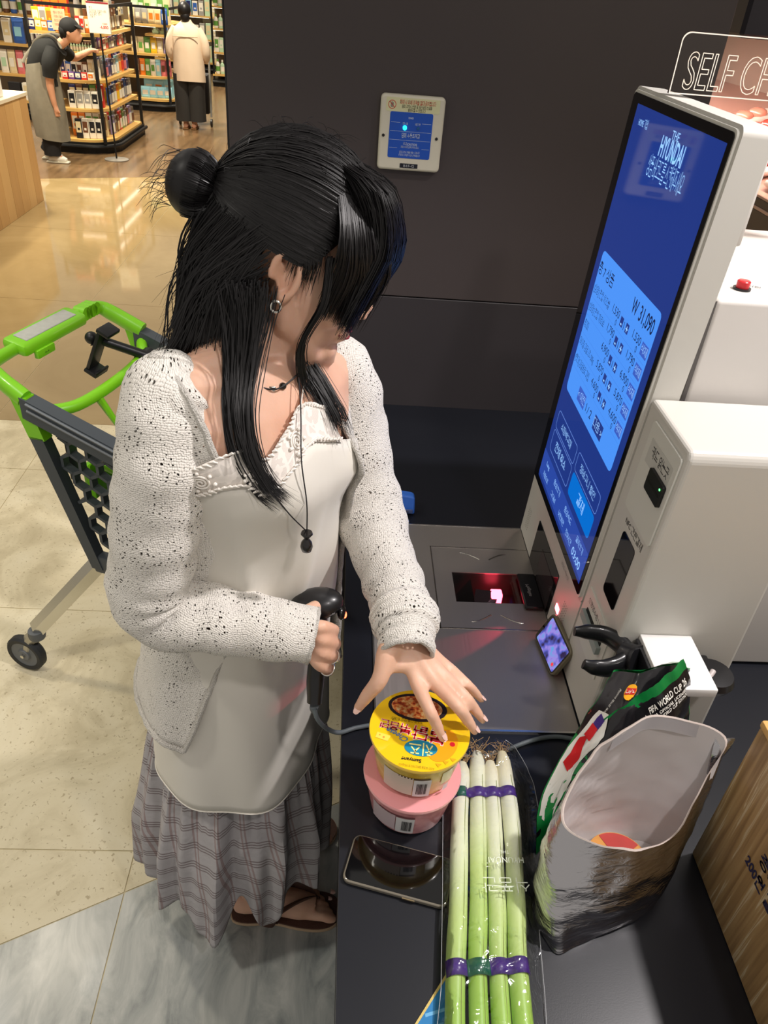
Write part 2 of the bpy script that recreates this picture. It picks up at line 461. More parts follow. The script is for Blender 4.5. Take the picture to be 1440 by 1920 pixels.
# plate with scan window hole and groove frame, built of strips
X0, X1, Y0, Y1 = .086, .439, .846, 1.436
hx0, hx1, hy0, hy1 = .258, .418, 1.172, 1.268
for lo, hi in (((X0, Y0), (hx0, Y1)), ((hx0, Y0), (X1, hy0)), ((hx0, hy1), (X1, Y1)), ((hx1, hy0), (X1, hy1))):
    g0.box((lo[0], lo[1], .8201), (hi[0], hi[1], zt))
g0.obj('plate', M_steel, sp, smooth=False)
g1 = Geo(); g1.box((X0-.002, Y0-.004, .8201), (X1, Y0, zt+.0012)); g1.box((X0-.002, Y1, .8201), (X1, Y1+.003, zt+.001))
g1.box((X0-.003, Y0-.004, .8201), (X0, Y1+.003, zt+.001))
g1.obj('rim', M_steel_lt, sp, smooth=False)
g2 = Geo()
for a, c in (((.218, 1.355), (.436, 1.355)), ((.218, 1.093), (.436, 1.093)), ((.218, 1.093), (.218, 1.355))):
    d = .0012
    g2.box((a[0]-d, a[1]-d, zt), (c[0]+d, c[1]+d, zt+.0009))
g2.obj('platter_edge', mat('bright_steel', (176, 172, 166), .22, 1), sp, smooth=False)
for k, (cx, s) in enumerate((((.335, 1.318)), 1) and [((.335, 1.314), 1), ((.335, 1.135), -1)]):
    for sd in (-1, 1):
        gg = Geo(); pts = [V((cx[0]+sd*(.012+.012*t), cx[1]+s*(.004+.020*t**1.4-.004*t**3), zt)) for t in [i/6*2 for i in range(7)]]
        pts = [V((cx[0]+sd*(.010+.042*t), cx[1]+s*(.0+.022*math.sin(t*1.5)), zt)) for t in [i/8 for i in range(9)]]
        gg.tube(pts, .0016, 6).obj('emboss', mat('bright_steel', (176, 172, 166), .22, 1), sp)
# scan well under the glass
wl_ = Geo(); wl_.box((hx0, hy0, .76), (hx1, hy1, .762))
wl_.add([(hx0, hy0, .76), (hx0, hy1, .76), (hx0, hy1, .819), (hx0, hy0, .819)], [[0, 1, 2, 3]])
wl_.add([(hx1, hy0, .76), (hx1, hy1, .76), (hx1, hy1, .819), (hx1, hy0, .819)], [[3, 2, 1, 0]])
wl_.add([(hx0, hy0, .76), (hx1, hy0, .76), (hx1, hy0, .819), (hx0, hy0, .819)], [[0, 1, 2, 3]])
wl_.add([(hx0, hy1, .76), (hx1, hy1, .76), (hx1, hy1, .819), (hx0, hy1, .819)], [[3, 2, 1, 0]])
wl_.obj('scan_well', mat('dark_red_well', (40, 10, 16), .35), sp, smooth=False)
gm = Geo()
gm.add([(.275, 1.18, .765), (.275, 1.262, .765), (.30, 1.262, .81), (.30, 1.18, .81)], [[0, 1, 2, 3]])
gm.obj('mirror', mat('scan_mirror', (120, 60, 70), .05, 1), sp, smooth=False)
gm = Geo(); gm.add([(.30, 1.19, .764), (.345, 1.19, .764), (.36, 1.235, .80), (.31, 1.24, .80)], [[0, 1, 2, 3]])
gm.obj('mirror', mat('scan_mirror2', (110, 100, 104), .15, 1), sp, smooth=False)
Geo().box((.343, 1.222, .775), (.367, 1.244, .80), .002).obj('red_emitter', mat('red_led', (255, 70, 90), .4, emit=40), sp)
gl = Geo().box((hx0, hy0, .8190), (hx1, hy1, .8212))
mgl, N, L, b = base_mat('smoked_scan_glass')
N.remove(b); o_ = N['Material Output']
tr = N.new('ShaderNodeBsdfTransparent'); tr.inputs[0].default_value = (.62, .58, .60, 1)
gs = N.new('ShaderNodeBsdfGlossy'); gs.inputs['Roughness'].default_value = .04
mxs = N.new('ShaderNodeMixShader'); mxs.inputs[0].default_value = .07
L.new(tr.outputs[0], mxs.inputs[1]); L.new(gs.outputs[0], mxs.inputs[2]); L.new(mxs.outputs[0], o_.inputs[0])
gl.obj('scan_glass', mgl, sp, smooth=False)

# ================================================================ self-checkout kiosk
TL = .038
un = math.sqrt(1+TL*TL)
def K(y, z, out=0):
    """point on the kiosk's slightly reclined front face; out = distance proud of it (towards the customer)"""
    return V((.44+TL*(z-.82)-out/un, y, z+out*TL/un))
Kf = lambda y, z, h: K(y, z, h)
M_white = mat('white_housing', (206, 203, 196), .38, bump=.012, bscale=700)
M_white2 = mat('white_cabinet_paint', (212, 207, 202), .42, bump=.012, bscale=700)
kio = thing('checkout_kiosk', (.55, 1.15, .82), 'white self-checkout kiosk with tall blue touchscreen on the counter', 'kiosk')
def slab(y0, z0, y1, z1, h0, h1, r=.004):
    g = Geo(); g.prism(rrect(y0, z0, y1, z1, r), h0, h1, Kf); return g
# display head
slab(1.008, .972, 1.442, 1.747, -.042, 0, .012).obj('display_housing', M_white, kio)
slab(1.0145, .978, 1.4365, 1.742, 0, .004, .010).obj('bezel_rim', mat('rim_white', (226, 224, 216), .35), kio)
slab(1.018, .982, 1.433, 1.738, .004, .0055, .008).obj('bezel_glass', M_gloss_black, kio)
# lower front with the vertical scan window
lb = Geo(); pr2 = [(1.008, .8235), (1.442, .8235), (1.442, .975), (1.008, .975)]
lb.add([K(y, z) for y, z in pr2]+[V((.60, y, z)) for y, z in pr2], [[3, 2, 1, 0], [4, 5, 6, 7]]+[[i, (i+1) % 4, 4+(i+1) % 4, 4+i] for i in range(4)])
lb.obj('lower_body', M_white, kio, smooth=False)
# vertical scan window
scr = slab(1.135, .8236, 1.325, .930, 0, .0015, .004).obj('scan_window', M_gloss_black, kio)
gw = Geo(); gw.prism(rrect(1.150, .8238, 1.262, .90, .004), .0015, .002, Kf); gw.obj('scan_pane', mat('smoked_pane', (52, 46, 48), .06), kio)
gb = Geo(); gb.box((.398, 1.152, .8227), (.4375, 1.262, .832), .003); gb.obj('scanner_lip', M_black, kio)
letter(kio, mat('grey_print', (150, 146, 146), .5), 'Magellan', lambda x, y, h: V((.413-y, 1.205-x, .8325+h)), 0, 0, .011)
slab(1.088, .872, 1.108, .886, 0, .0012, .002).obj('scan_light_reflection', mat('red_reflection_glow', (255, 90, 105), .4, emit=16), kio)  # glowing patch imitates the scanner's red light reflected on the white face
for yc, zc, nr, nc in ((1.405, .880, 9, 4), (1.066, .893, 10, 4)):
    gd = Geo()
    for i in range(nr):
        for j in range(nc):
            gd.prism([(yc+(j-1.5)*.0065+.0013*math.cos(a), zc+(i-nr/2)*.0062+.0013*math.sin(a)) for a in [k*PI/3 for k in range(6)]], -.0002, .0004, Kf)
    gd.obj('speaker_holes', mat('hole_grey', (150, 147, 140), .6), kio)
# payment module
pm = Geo()
prof = [(.845, .8235), (.845, 1.372), (.852, 1.383), (1.006, 1.383), (1.006, .8235)]
vs = []
def pmx(y, z, back): return V(((.65 if back else K(y, z).x), y, z))
n = len(prof)
pm.add([pmx(y, z, 0) for y, z in prof]+[pmx(y, z, 1) for y, z in prof], [list(range(n)), list(range(n, 2*n))[::-1]]+[[i, n+i, n+(i+1) % n, (i+1) % n] for i in range(n)])
pmo = pm.obj('payment_module', M_white, kio, smooth=False)
bv = pmo.modifiers.new('bevel', 'BEVEL'); bv.width = .006; bv.segments = 3; bv.limit_method = 'ANGLE'
pm2 = slab(.856, 1.218, .970, 1.366, .0, .0035, .006); pm2.obj('card_panel', mat('panel_white', (214, 213, 205), .4), pmo)
slab(.868, 1.306, .955, 1.345, .0035, .0040, .002).obj('card_sticker', mat('clear_sticker', (200, 199, 192), .25), pmo)
gc = slab(.866, 1.280, .922, 1.315, .0035, .0085, .004); gc.obj('card_reader', M_black, pmo)
slab(.872, 1.294, .916, 1.2975, .0085, .0088, .001).obj('card_slot', mat('slot_black', (2, 2, 3), .5), pmo)
slab(.872, 1.305, .8755, 1.308, .0085, .0090, .001).obj('green_led', mat('green_led', (90, 255, 120), .5, emit=4), pmo)
slab(.890, 1.062, .948, 1.184, .0, .0012, .008).obj('nfc_window', M_gloss_black, pmo)
rp = slab(.866, .93, .994, 1.030, 0, .0022, .005); rp.obj('receipt_door', mat('panel_white', (214, 213, 205), .4), pmo)
slab(.880, .975, .978, .990, .0022, .010, .001).obj('receipt_slot', mat('slot_grey', (150, 160, 158), .3), pmo)
slab(.885, .990, .973, .997, .0022, .0035, .001).obj('receipt_gap', mat('slot_black', (2, 2, 3), .5), pmo)
gl_ = Geo(); gl_.box((.50, .846, .8235), (.503, .849, 1.375)); 
M_ink = mat('dark_print', (52, 50, 50), .6)
kfr = lambda x, y, h: K(-x, y, h)
letter(pmo, M_ink, '카드 읽는곳', kfr, -.908, 1.329, .017, .0042, width=.068, bold=.012)
letter(pmo, M_ink, 'NFC 간편결제', kfr, -.915, 1.199, .013, .0004, width=.078, bold=.008)
letter(pmo, M_ink, '신용영수증 나오는곳', kfr, -.928, 1.012, .011, .0024, width=.098, bold=.008)
letter(kio, mat('grey_print2', (130, 122, 120), .6), '바코드 찍는곳', kfr, -1.118, .958, .009, .0003, width=.055)
# rear cabinet with call button
rc = Geo().box((.518, 1.022, .8235), (.90, 1.445, 1.530), .007, 3); rc.obj('rear_cabinet', M_white2, kio)
bt = Geo(); bt.lathe([(.0, 0), (.0125, 0), (.0125, .003), (.0, .003)], (.575, 1.075, 1.5302), 24); bo = bt.obj('button_collar', M_black, kio)
bt = Geo(); bt.lathe([(.009, 0), (.0095, .009), (.008, .0105), (.0, .0108)], (.575, 1.075, 1.533), 24); bt.obj('call_button', mat('red_button', (196, 30, 40), .3), kio)
fr_ = lambda x, y, h: V((x, y, 1.5305+h))
for s_, px, py, z_ in (('직원', .600, 1.09, .010), ('호출', .625, 1.065, .010)): letter(kio, M_ink, s_, fr_, px, py, z_, rot=-.5)
Geo().box((.512, 1.0205, .99), (.518, 1.022, 1.528)).obj('seam', mat('seam_dark', (90, 86, 84), .6), kio, smooth=False)
# bracket on the back of the display
Geo().box((.512, 1.03, 1.60), (.53, 1.10, 1.72), .004, 2).obj('bracket', M_white2, kio)

# ---------------------------------------------------------------- touchscreen contents
UI = 1.0
def uimat(n, rgb, s=1.0): return glow('screen_'+n, rgb, s*UI, .05)
B_bg = uimat('navy', (28, 52, 128)); B_pan = uimat('light_blue', (74, 146, 245)); B_ink = uimat('ink', (18, 34, 80), .8)
B_btn = uimat('button_navy', (34, 56, 132)); B_btn2 = uimat('button_blue', (58, 92, 190)); B_line = uimat('outline', (120, 160, 240))
B_txt = uimat('pale_text', (150, 200, 255), 1.1); B_pay = uimat('pay_blue', (0, 108, 205)); B_foot = uimat('foot_blue', (40, 70, 160))
AY0, AY1, AZ0, AZ1 = 1.030, 1.400, 1.000, 1.724
scrn = slab(AY0, AZ0, AY1, AZ1, .0055, .0058, .001).obj('touchscreen', B_bg, kio)
# u: 0 left (far, large y) .. 1 right ; v: 0 bottom .. 1 top
def uy(u): return AY1-(AY1-AY0)*u
def vz(v): return AZ0+(AZ1-AZ0)*v
def ui(name, m, u0, v0, u1, v1, h=.0061, r=.006):
    g = Geo(); g.prism(rrect(uy(u1), vz(v0), uy(u0), vz(v1), r, 3), .0057, h, Kf); return g.obj(name, m, scrn, smooth=False)
def outline(u0, v0, u1, v1, t=.0009, r=.008):
    g = Geo(); P = rrect(uy(u1), vz(v0), uy(u0), vz(v1), r, 4); Q = rrect(uy(u1)+t, vz(v0)+t, uy(u0)-t, vz(v1)-t, r-t, 4); n = len(P)
    g.add([Kf(a, c, .0062) for a, c in P]+[Kf(a, c, .0062) for a, c in Q], [[i, (i+1) % n, n+(i+1) % n, n+i] for i in range(n)])
    g.obj('button_outline', B_line, scrn, smooth=False)
ui('order_panel', B_pan, .075, .306, .94, .682, r=.010)
scf = lambda x, y, h: K(uy(x), vz(y), h)
asp = (AZ1-AZ0)/(AY1-AY0)
def st(m, s, u, v, size, width=None, bold=0, h=.0064):
    fr = lambda x, y, hh: K(uy(u)-x, vz(v)+y, hh)
    letter(scrn, m, s, fr, 0, 0, size, h, width=width, bold=bold)
def rect(name, m, u0, v0, u1, v1, h=.0062):
    g = Geo(); g.add([K(uy(u), vz(v), h) for u, v in ((u0, v0), (u1, v0), (u1, v1), (u0, v1))], [[0, 1, 2, 3]]); g.obj(name, m, scrn, smooth=False)
st(B_ink, '총 7 상품', .205, .640, .022, bold=.008); st(B_ink, 'W 31,090', .765, .646, .034, width=.105, bold=.012)
rows = [('[삼양] 큰컵 치즈불', '1,530'), ('[삼양] 큰컵 까르보', '1,790'), ('흙대파', '6,900'), ('와이즐 감귤나초 500g', '5,870'), ('[롯데] 감귤음료 과립', '4,600')]
for i, (nm, pr) in enumerate(rows):
    vv = .590-i*.047
    st(B_ink, nm, .225 if i != 2 else .125, vv, .0155, width=.100 if i != 2 else .028)
    st(B_ink, pr, .465, vv+.008, .0195); st(B_ink, '1', .600, vv, .020); st(B_ink, pr, .775, vv+.008, .0195)
    st(B_ink, '0', .495, vv-.013, .015); st(B_ink, '0', .800, vv-.013, .015)
    rect('minus_button', B_btn, .540, vv-.010, .580, vv+.012); rect('plus_button', B_btn, .622, vv-.010, .662, vv+.012)
    st(B_txt, '-', .560, vv, .022, h=.0066, bold=.02); st(B_txt, '+', .642, vv, .019, h=.0066, bold=.02)
    rect('delete_button', B_btn2, .845, vv-.013, .925, vv+.015); st(B_txt, '삭제', .885, vv+.001, .0135, h=.0066)
    rect('row_line', uimat('row_line', (62, 124, 220)), .09, vv-.0235, .925, vv-.0227)
rect('next_button', B_btn, .585, .324, .725, .362); rect('back_button', B_btn2, .275, .324, .405, .362)
st(B_ink, '1 / 2', .485, .343, .022, bold=.01); st(B_txt, '다음 >', .655, .343, .018, h=.0066); st(B_txt, '< 이전', .34, .343, .016, h=.0066)
outline(.07, .184, .485, .238); outline(.52, .184, .935, .238); outline(.07, .112, .485, .178)
ui('pay_button', B_pay, .52, .112, .935, .178, r=.008)
ui('foot_bar', B_foot, 0.0, .012, 1.0, .092, r=.001)
for a in (('THE', .545, .975, .017), ('HYUNDAI', .545, .948, .040, .098, .015), ('상품 바코드를 스캔해주세요', .545, .900, .030, .155, -.004), ('HOME 기업', .14, .968, .013, .045),
          ('쇼핑백구매', .275, .211, .016), ('장바구니 할인', .73, .211, .016), ('전체 취소', .275, .145, .020, None, .006), ('결제', .73, .145, .022, None, .006),
          ('Lang', .13, .070, .013), ('음성크기', .36, .070, .013), ('음성속도', .62, .070, .013), ('글자크기', .87, .070, .013, .045),
          ('처음으로', .14, .032, .012, .042), ('고대비', .34, .032, .012, .036), ('낮은화면', .54, .032, .012, .042), ('잔여시간', .71, .032, .013, .042), ('03:00', .875, .032, .024, .055)):
    st(B_txt, *a)

# ---------------------------------------------------------------- acrylic sign
ac, N, L, b = base_mat('clear_acrylic')
N.remove(b); o_ = N['Material Output']
tr = N.new('ShaderNodeBsdfTransparent'); tr.inputs[0].default_value = (.90, .88, .86, 1)
gs = N.new('ShaderNodeBsdfGlossy'); gs.inputs['Roughness'].default_value = .05; gs.inputs[0].default_value = (1, .96, .93, 1)
fz = N.new('ShaderNodeFresnel'); fz.inputs[0].default_value = 1.35
mxs = N.new('ShaderNodeMixShader'); L.new(fz.outputs[0], mxs.inputs[0])
L.new(tr.outputs[0], mxs.inputs[1]); L.new(gs.outputs[0], mxs.inputs[2]); L.new(mxs.outputs[0], o_.inputs[0])
sg = thing('acrylic_sign', (.65, 1.302, 1.745), 'clear acrylic sign with outlined SELF CHECKOUT lettering above the screen', 'sign')
out = [(.86, 1.7505)]+rrect(.478, 1.7505, .86, 1.831, .012, 6)[:14]+[(.478, 1.7505)]
sgf = lambda x, z, h: V((x, 1.300+h, z))
out[len(out)//2+0:len(out)//2+0] = []
Geo().prism(out, 0, .006, sgf).obj('sheet', ac, sg, smooth=False)
ge = Geo(); n = len(out); c_ = V((.669, 1.791))
inn = [(c_.x+(x-c_.x)*(1-.0016/.19), c_.y+(z-c_.y)*(1-.0016/.040)) for x, z in out]
ge.add([sgf(x, z, -.0003) for x, z in out]+[sgf(x, z, -.0003) for x, z in inn], [[i, (i+1) % n, n+(i+1) % n, n+i] for i in range(n)])
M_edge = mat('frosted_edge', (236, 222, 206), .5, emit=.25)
ge.obj('polished_edge', M_edge, sg, smooth=False)
def outline_text(s, x, y, size, fr, t, width, h, shear=0):
    """letters drawn as outlines only"""
    cu = bpy.data.curves.new('lettering', 'FONT'); cu.body = s; cu.size = 1; cu.align_x = 'LEFT'; cu.resolution_u = 4; cu.fill_mode = 'NONE'; cu.shear = shear; cu.offset = .012
    o = bpy.data.objects.new('lettering_tmp', cu); COL.objects.link(o)
    dg = bpy.context.evaluated_depsgraph_get(); dg.update()
    me = bpy.data.meshes.new_from_object(o.evaluated_get(dg))
    vv = [v.co.copy() for v in me.vertices]; wd = max(v.x for v in vv); sx = width/wd
    g = Geo()
    for e in me.edges:
        a, b_ = vv[e.vertices[0]], vv[e.vertices[1]]
        A = V((x+a.x*sx, y+a.y*size)); B = V((x+b_.x*sx, y+b_.y*size)); d = (B-A)
        if d.length < 1e-6: continue
        d.normalize(); nrm = V((-d.y, d.x))*t; A -= d*t*.5; B += d*t*.5
        g.add([fr(A.x+nrm.x, A.y+nrm.y, h), fr(B.x+nrm.x, B.y+nrm.y, h), fr(B.x-nrm.x, B.y-nrm.y, h), fr(A.x-nrm.x, A.y-nrm.y, h)], [[0, 1, 2, 3]])
    bpy.data.objects.remove(o); bpy.data.curves.remove(cu); bpy.data.meshes.remove(me)
    return g
outline_text('SELF CHECKOUT', .494, 1.758, .070, sgf, .0006, .30, -.0008).obj('lettering', M_edge, sg, smooth=False)

# ================================================================ wall control box
cb = thing('control_box', (.142, 2.05, 1.56), 'white fire control box with blue panel on the black wall', 'control box')
wf = lambda x, z, h: V((x, 2.05-h, z))
M_cream = mat('cream_plastic', (222, 216, 196), .4)
go = Geo(); go.prism(rrect(.066, 1.476, .220, 1.642, .010), 0, .022, wf); co_ = go.obj('case', M_cream, cb)
bv = co_.modifiers.new('bevel', 'BEVEL'); bv.width = .006; bv.segments = 3; bv.limit_method = 'ANGLE'; bv.angle_limit = math.radians(50)
h_ = .0221
def wp(name, m, x0, z0, x1, z1, hh=.0226, r=.003): g = Geo(); g.prism(rrect(x0, z0, x1, z1, r, 3), h_-.001, hh, wf); return g.obj(name, m, cb, smooth=False)
wp('warning_sticker', mat('pale_yellow_sticker', (224, 222, 176), .5), .079, 1.606, .207, 1.636)
wp('blue_panel', mat('blue_enamel', (22, 82, 190), .3), .090, 1.505, .193, 1.606, .0228, .004)
wp('name_plate', mat('black_plate', (26, 28, 38), .4), .122, 1.483, .166, 1.493, .0228, .001)
wp('cyan_lamp', mat('cyan_lamp', (40, 240, 225), .4, emit=1.6), .122, 1.567, .132, 1.578, .026, .005)
wp('dim_lamp', mat('dim_lamp', (24, 92, 150), .4), .156, 1.570, .163, 1.577, .025, .0034)
for x_ in (.0765, .206):
    Geo().lathe([(0, 0), (.0035, 0), (.0035, .0016), (0, .0018)], (x_, 2.0279, 1.553), 12, Matrix.Rotation(PI/2, 3, 'X')).obj('screw', mat('screw_dark', (54, 52, 50), .4, .6), cb)
g = Geo(); P = [(.093+.0095*math.cos(a), 1.6205+.0095*math.sin(a)) for a in [k*PI/12 for k in range(24)]]; Q = [(.093+.0080*math.cos(a), 1.6205+.0080*math.sin(a)) for a in [k*PI/12 for k in range(24)]]
g.add([wf(x, z, .0229) for x, z in P]+[wf(x, z, .0229) for x, z in Q], [[i, (i+1) % 24, 24+(i+1) % 24, 24+i] for i in range(24)])
g.add([wf(x, z, .0229) for x, z in ((.0863, 1.6263), (.0873, 1.6273), (.0997, 1.6147), (.0987, 1.6137))], [[0, 1, 2, 3]])
g.obj('prohibition_ring', mat('red_print', (206, 74, 56), .5), cb, smooth=False)
g = Geo(); g.prism(rrect(.0895, 1.6145, .0965, 1.6225, .002), .0224, .0227, wf)
for k in range(4): g.prism(rrect(.0895+k*.0018, 1.621, .0909+k*.0018, 1.627-.001*abs(k-1.5), .0006, 2), .0224, .0227, wf)
g.obj('hand_symbol', mat('grey_symbol', (150, 146, 132), .6), cb, smooth=False)
for s_, x_, z_, sz, wd, m_ in (('화재 시 외에 조작을 절대 금지합니다', .154, 1.6265, .009, .086, MATS['red_print']),
        ('임의 조작시 인명 및 재산상의 손실을', .1525, 1.6175, .007, .072, mat('olive_print', (96, 94, 70), .6)), ('발생시킬 수 있습니다', .1525, 1.6105, .007, .042, mat('olive_print', (96, 94, 70), .6)),
        ('B1F-G', .144, 1.488, .008, .026, mat('silver_print', (170, 172, 176), .4))):
    letter(cb, m_, s_, wf, x_, z_, sz, .0232, width=wd, bold=.015)
M_wp = mat('white_print', (214, 226, 240), .5)
for s_, x_, z_, sz, wd in (('POWER', .1405, 1.594, .006, .012), ('화 재', .127, 1.581, .005, .012), ('배연기동', .158, 1.581, .005, .013), ('댐퍼 수동조작함', .143, 1.555, .010, .044), ('주의(CAUTION)', .143, 1.537, .007, .034), ('화재시 이외에는 절대로 조작하지 마시오', .143, 1.530, .005, .044), ('임의로 조작시 처벌을 받을 수 있습니다', .143, 1.5185, .005, .050), ('관계자외 조작금지 이상시 연락바랍니다', .143, 1.512, .005, .052)):
    letter(cb, M_wp, s_, wf, x_, z_, sz, .0232, width=wd, bold=.01)
for x0, x1, z_ in ((.093, .115, 1.583), (.168, .190, 1.583), (.092, .191, 1.564), (.092, .191, 1.545), (.093, .112, 1.527), (.172, .190, 1.527)):
    g = Geo(); g.add([wf(a, c, .023) for a, c in ((x0, z_), (x1, z_), (x1, z_+.0005), (x0, z_+.0005))], [[0, 1, 2, 3]]); g.obj('dividing_line', M_wp, cb, smooth=False)
# ================================================================ the woman at the counter
M_skin = None
mm, N, L, b = base_mat('skin')
tc = N.new('ShaderNodeTexCoord'); nz = N.new('ShaderNodeTexNoise'); nz.inputs['Scale'].default_value = 14; nz.inputs['Detail'].default_value = 4
L.new(tc.outputs['Object'], nz.inputs['Vector'])
r = ramp(N, [(.3, srgb(212, 164, 138)), (.7, srgb(228, 184, 158))]); L.new(nz.outputs[0], r.inputs[0]); L.new(r.outputs[0], b.inputs['Base Color'])
b.inputs['Roughness'].default_value = .48; b.inputs['Subsurface Weight'].default_value = .25
b.inputs['Subsurface Radius'].default_value = (.010, .004, .002); b.inputs['Subsurface Scale'].default_value = 1
nb = N.new('ShaderNodeTexNoise'); nb.inputs['Scale'].default_value = 260; bp = N.new('ShaderNodeBump'); bp.inputs['Strength'].default_value = .05; bp.inputs['Distance'].default_value = .004
L.new(tc.outputs['Object'], nb.inputs['Vector']); L.new(nb.outputs[0], bp.inputs['Height']); L.new(bp.outputs[0], b.inputs['Normal'])
M_skin = mm

def ering(c, a, b_, th, z=None, n=32, p=2.0):
    """horizontal ellipse: a = half width (right-left), b = half depth (front-back), th = facing angle (deg)"""
    t = math.radians(th); fx, fy = math.cos(t), math.sin(t); wx, wy = -fy, fx
    out = []
    for k in range(n):
        q = 2*PI*k/n; cs, sn = math.cos(q), math.sin(q)
        u = abs(cs)**(2/p)*(1 if cs >= 0 else -1)*b_; v = abs(sn)**(2/p)*(1 if sn >= 0 else -1)*a
        out.append(V((c[0]+fx*u+wx*v, c[1]+fy*u+wy*v, c[2])))
    return out
TORSO = [  # z, cx, cy, a, b, facing
    (.50, -.165, 1.05, .150, .130, -10), (.86, -.165, 1.05, .165, .125, -15), (.98, -.155, 1.035, .142, .106, -20), (1.08, -.140, 1.015, .124, .096, -27), (1.18, -.125, .985, .128, .102, -33),
    (1.28, -.113, .958, .140, .114, -38), (1.34, -.110, .953, .152, .100, -40), (1.385, -.110, .955, .158, .078, -42), (1.42, -.108, .962, .120, .060, -42), (1.448, -.104, .972, .062, .052, -42)]
def torso_at(z):
    for q, w_ in zip(TORSO, TORSO[1:]):
        if q[0] <= z <= w_[0]:
            t = (z-q[0])/(w_[0]-q[0]); return [q[i]+(w_[i]-q[i])*t for i in range(6)]
    return list(TORSO[0] if z < TORSO[0][0] else TORSO[-1])
def torso_pt(z, phi, off=0):
    """point of the torso surface at height z in world direction phi (deg)"""
    _, cx, cy, a, b_, th = torso_at(z)
    t = math.radians(phi-th); r_ = 1/math.sqrt((math.cos(t)/(b_+off))**2+(math.sin(t)/(a+off))**2)
    return V((cx+r_*math.cos(math.radians(phi)), cy+r_*math.sin(math.radians(phi)), z))
HO = V((-.072, 1.0, 1.546))
HR = (Matrix.Rotation(math.radians(-6), 3, 'Z') @ Matrix.Rotation(math.radians(15), 3, 'Y') @ Matrix.Rotation(math.radians(-6), 3, 'X'))
def hd(x, y, z): return HO+HR @ V((x, y, z))

B = Geo()
B.loft([ering((q[1], q[2], q[0]), q[3], q[4], q[5]) for q in TORSO[1:]])
# bust
for ph in (-70, -8): B.ell(torso_pt(1.27, ph, -.045), (.058, .058, .058))
# shoulders and arms
RS, RE, RW = V((-.205, .885, 1.400)), V((-.252, .835, 1.115)), V((-.046, .830, 1.055))
LS, LE, LW = V((.002, 1.075, 1.36)), V((.062, 1.010, 1.122)), V((.107, .800, 1.085))
B.ell(RS, (.046, .046, .045)); B.ell(LS, (.042, .042, .042))
B.tube(crom([V((-.16, .91, 1.41)), RS, (RS+RE)/2+V((-.012, 0, 0)), RE], 6), lerpl([.046, .042, .036, .032], 6), 16)
B.tube(crom([RE, (RE*.6+RW*.4), RW], 6), lerpl([.032, .031, .023], 6), 16)
B.tube(crom([V((-.05, 1.02, 1.38)), LS, (LS+LE)/2+V((.01, .01, -.005)), LE], 6), lerpl([.036, .037, .033, .030], 6), 16)
B.tube(crom([LE, (LE*.6+LW*.4), LW], 6), lerpl([.030, .029, .023], 6), 16)
# neck
B.tube(crom([V((-.108, .975, 1.40)), V((-.094, .982, 1.45)), V((-.080, .995, 1.51)), hd(-.01, 0, -.01)], 5), lerpl([.068, .052, .049, .052], 5), 18)
B.tube([V((-.19, .89, 1.425)), V((-.12, .96, 1.45)), V((-.09, .985, 1.49))], [.03, .042, .035], 12)
B.tube([V((-.035, 1.05, 1.378)), V((-.08, 1.0, 1.43)), V((-.085, .99, 1.48))], [.024, .038, .035], 12)
# clavicles
B.tube(crom([V((-.088, .918, 1.412)), V((-.14, .89, 1.425)), V((-.20, .868, 1.437))], 4), .011, 8)
B.tube(crom([V((-.075, .925, 1.408)), V((-.04, .975, 1.407)), V((-.02, 1.03, 1.40))], 4), .011, 8)
# head
E3 = HR
B.ell(hd(-.008, 0, .055), (.096, .076, .088), 24, 16, HR)
B.ell(hd(.034, 0, -.010), (.064, .063, .088), 20, 14, HR)
B.ell(hd(.052, 0, .045), (.046, .058, .05), 18, 12, HR)
B.tube([hd(.0, -.060, -.012), hd(.018, -.054, -.058), hd(.058, -.026, -.094), hd(.078, 0, -.101), hd(.058, .026, -.094), hd(.018, .054, -.058), hd(.0, .060, -.012)], [.014, .017, .016, .017, .016, .017, .014], 12)
B.ell(hd(.074, 0, -.090), (.019, .024, .019), 14, 10, HR); B.ell(hd(.040, 0, -.056), (.052, .050, .044), 18, 12, HR); B.ell(hd(.020, 0, -.045), (.052, .056, .040), 18, 12, HR)
B.ell(hd(.064, -.036, -.020), (.030, .026, .032), 14, 10, HR); B.ell(hd(.064, .036, -.020), (.030, .026, .032), 14, 10, HR)
B.tube([hd(.090, 0, .030), hd(.100, 0, .005), hd(.112, 0, -.022)], [.008, .009, .011], 10)
B.ell(hd(.106, -.011, -.026), (.011, .008, .008), 10, 8, HR); B.ell(hd(.106, .011, -.026), (.011, .008, .008), 10, 8, HR)
B.ell(hd(.088, 0, -.056), (.014, .026, .018), 14, 10, HR)
# ears
for s_ in (-1, 1):
    ce = [hd(.012+.0*k, s_*.078, .0) for k in range(1)][0]
    pts = []
    for k in range(13):
        a_ = math.radians(200-k*24)
        pts.append(hd(.004+.017*math.cos(a_), s_*(.080+.006*(.5-.5*math.cos(a_))*1.0), .006+.030*math.sin(a_)))
    B.tube(pts, lerpl([.0045, .0056, .0056, .005], 4), 8)
    B.ell(hd(.004, s_*.068, .004), (.015, .008, .026), 12, 10, HR)
    B.ell(hd(.006, s_*.079, -.024), (.008, .005, .009), 10, 8, HR)
    B.tube([hd(-.002, s_*.080, .020), hd(-.006, s_*.081, .004), hd(.0, s_*.080, -.012)], .0035, 8)
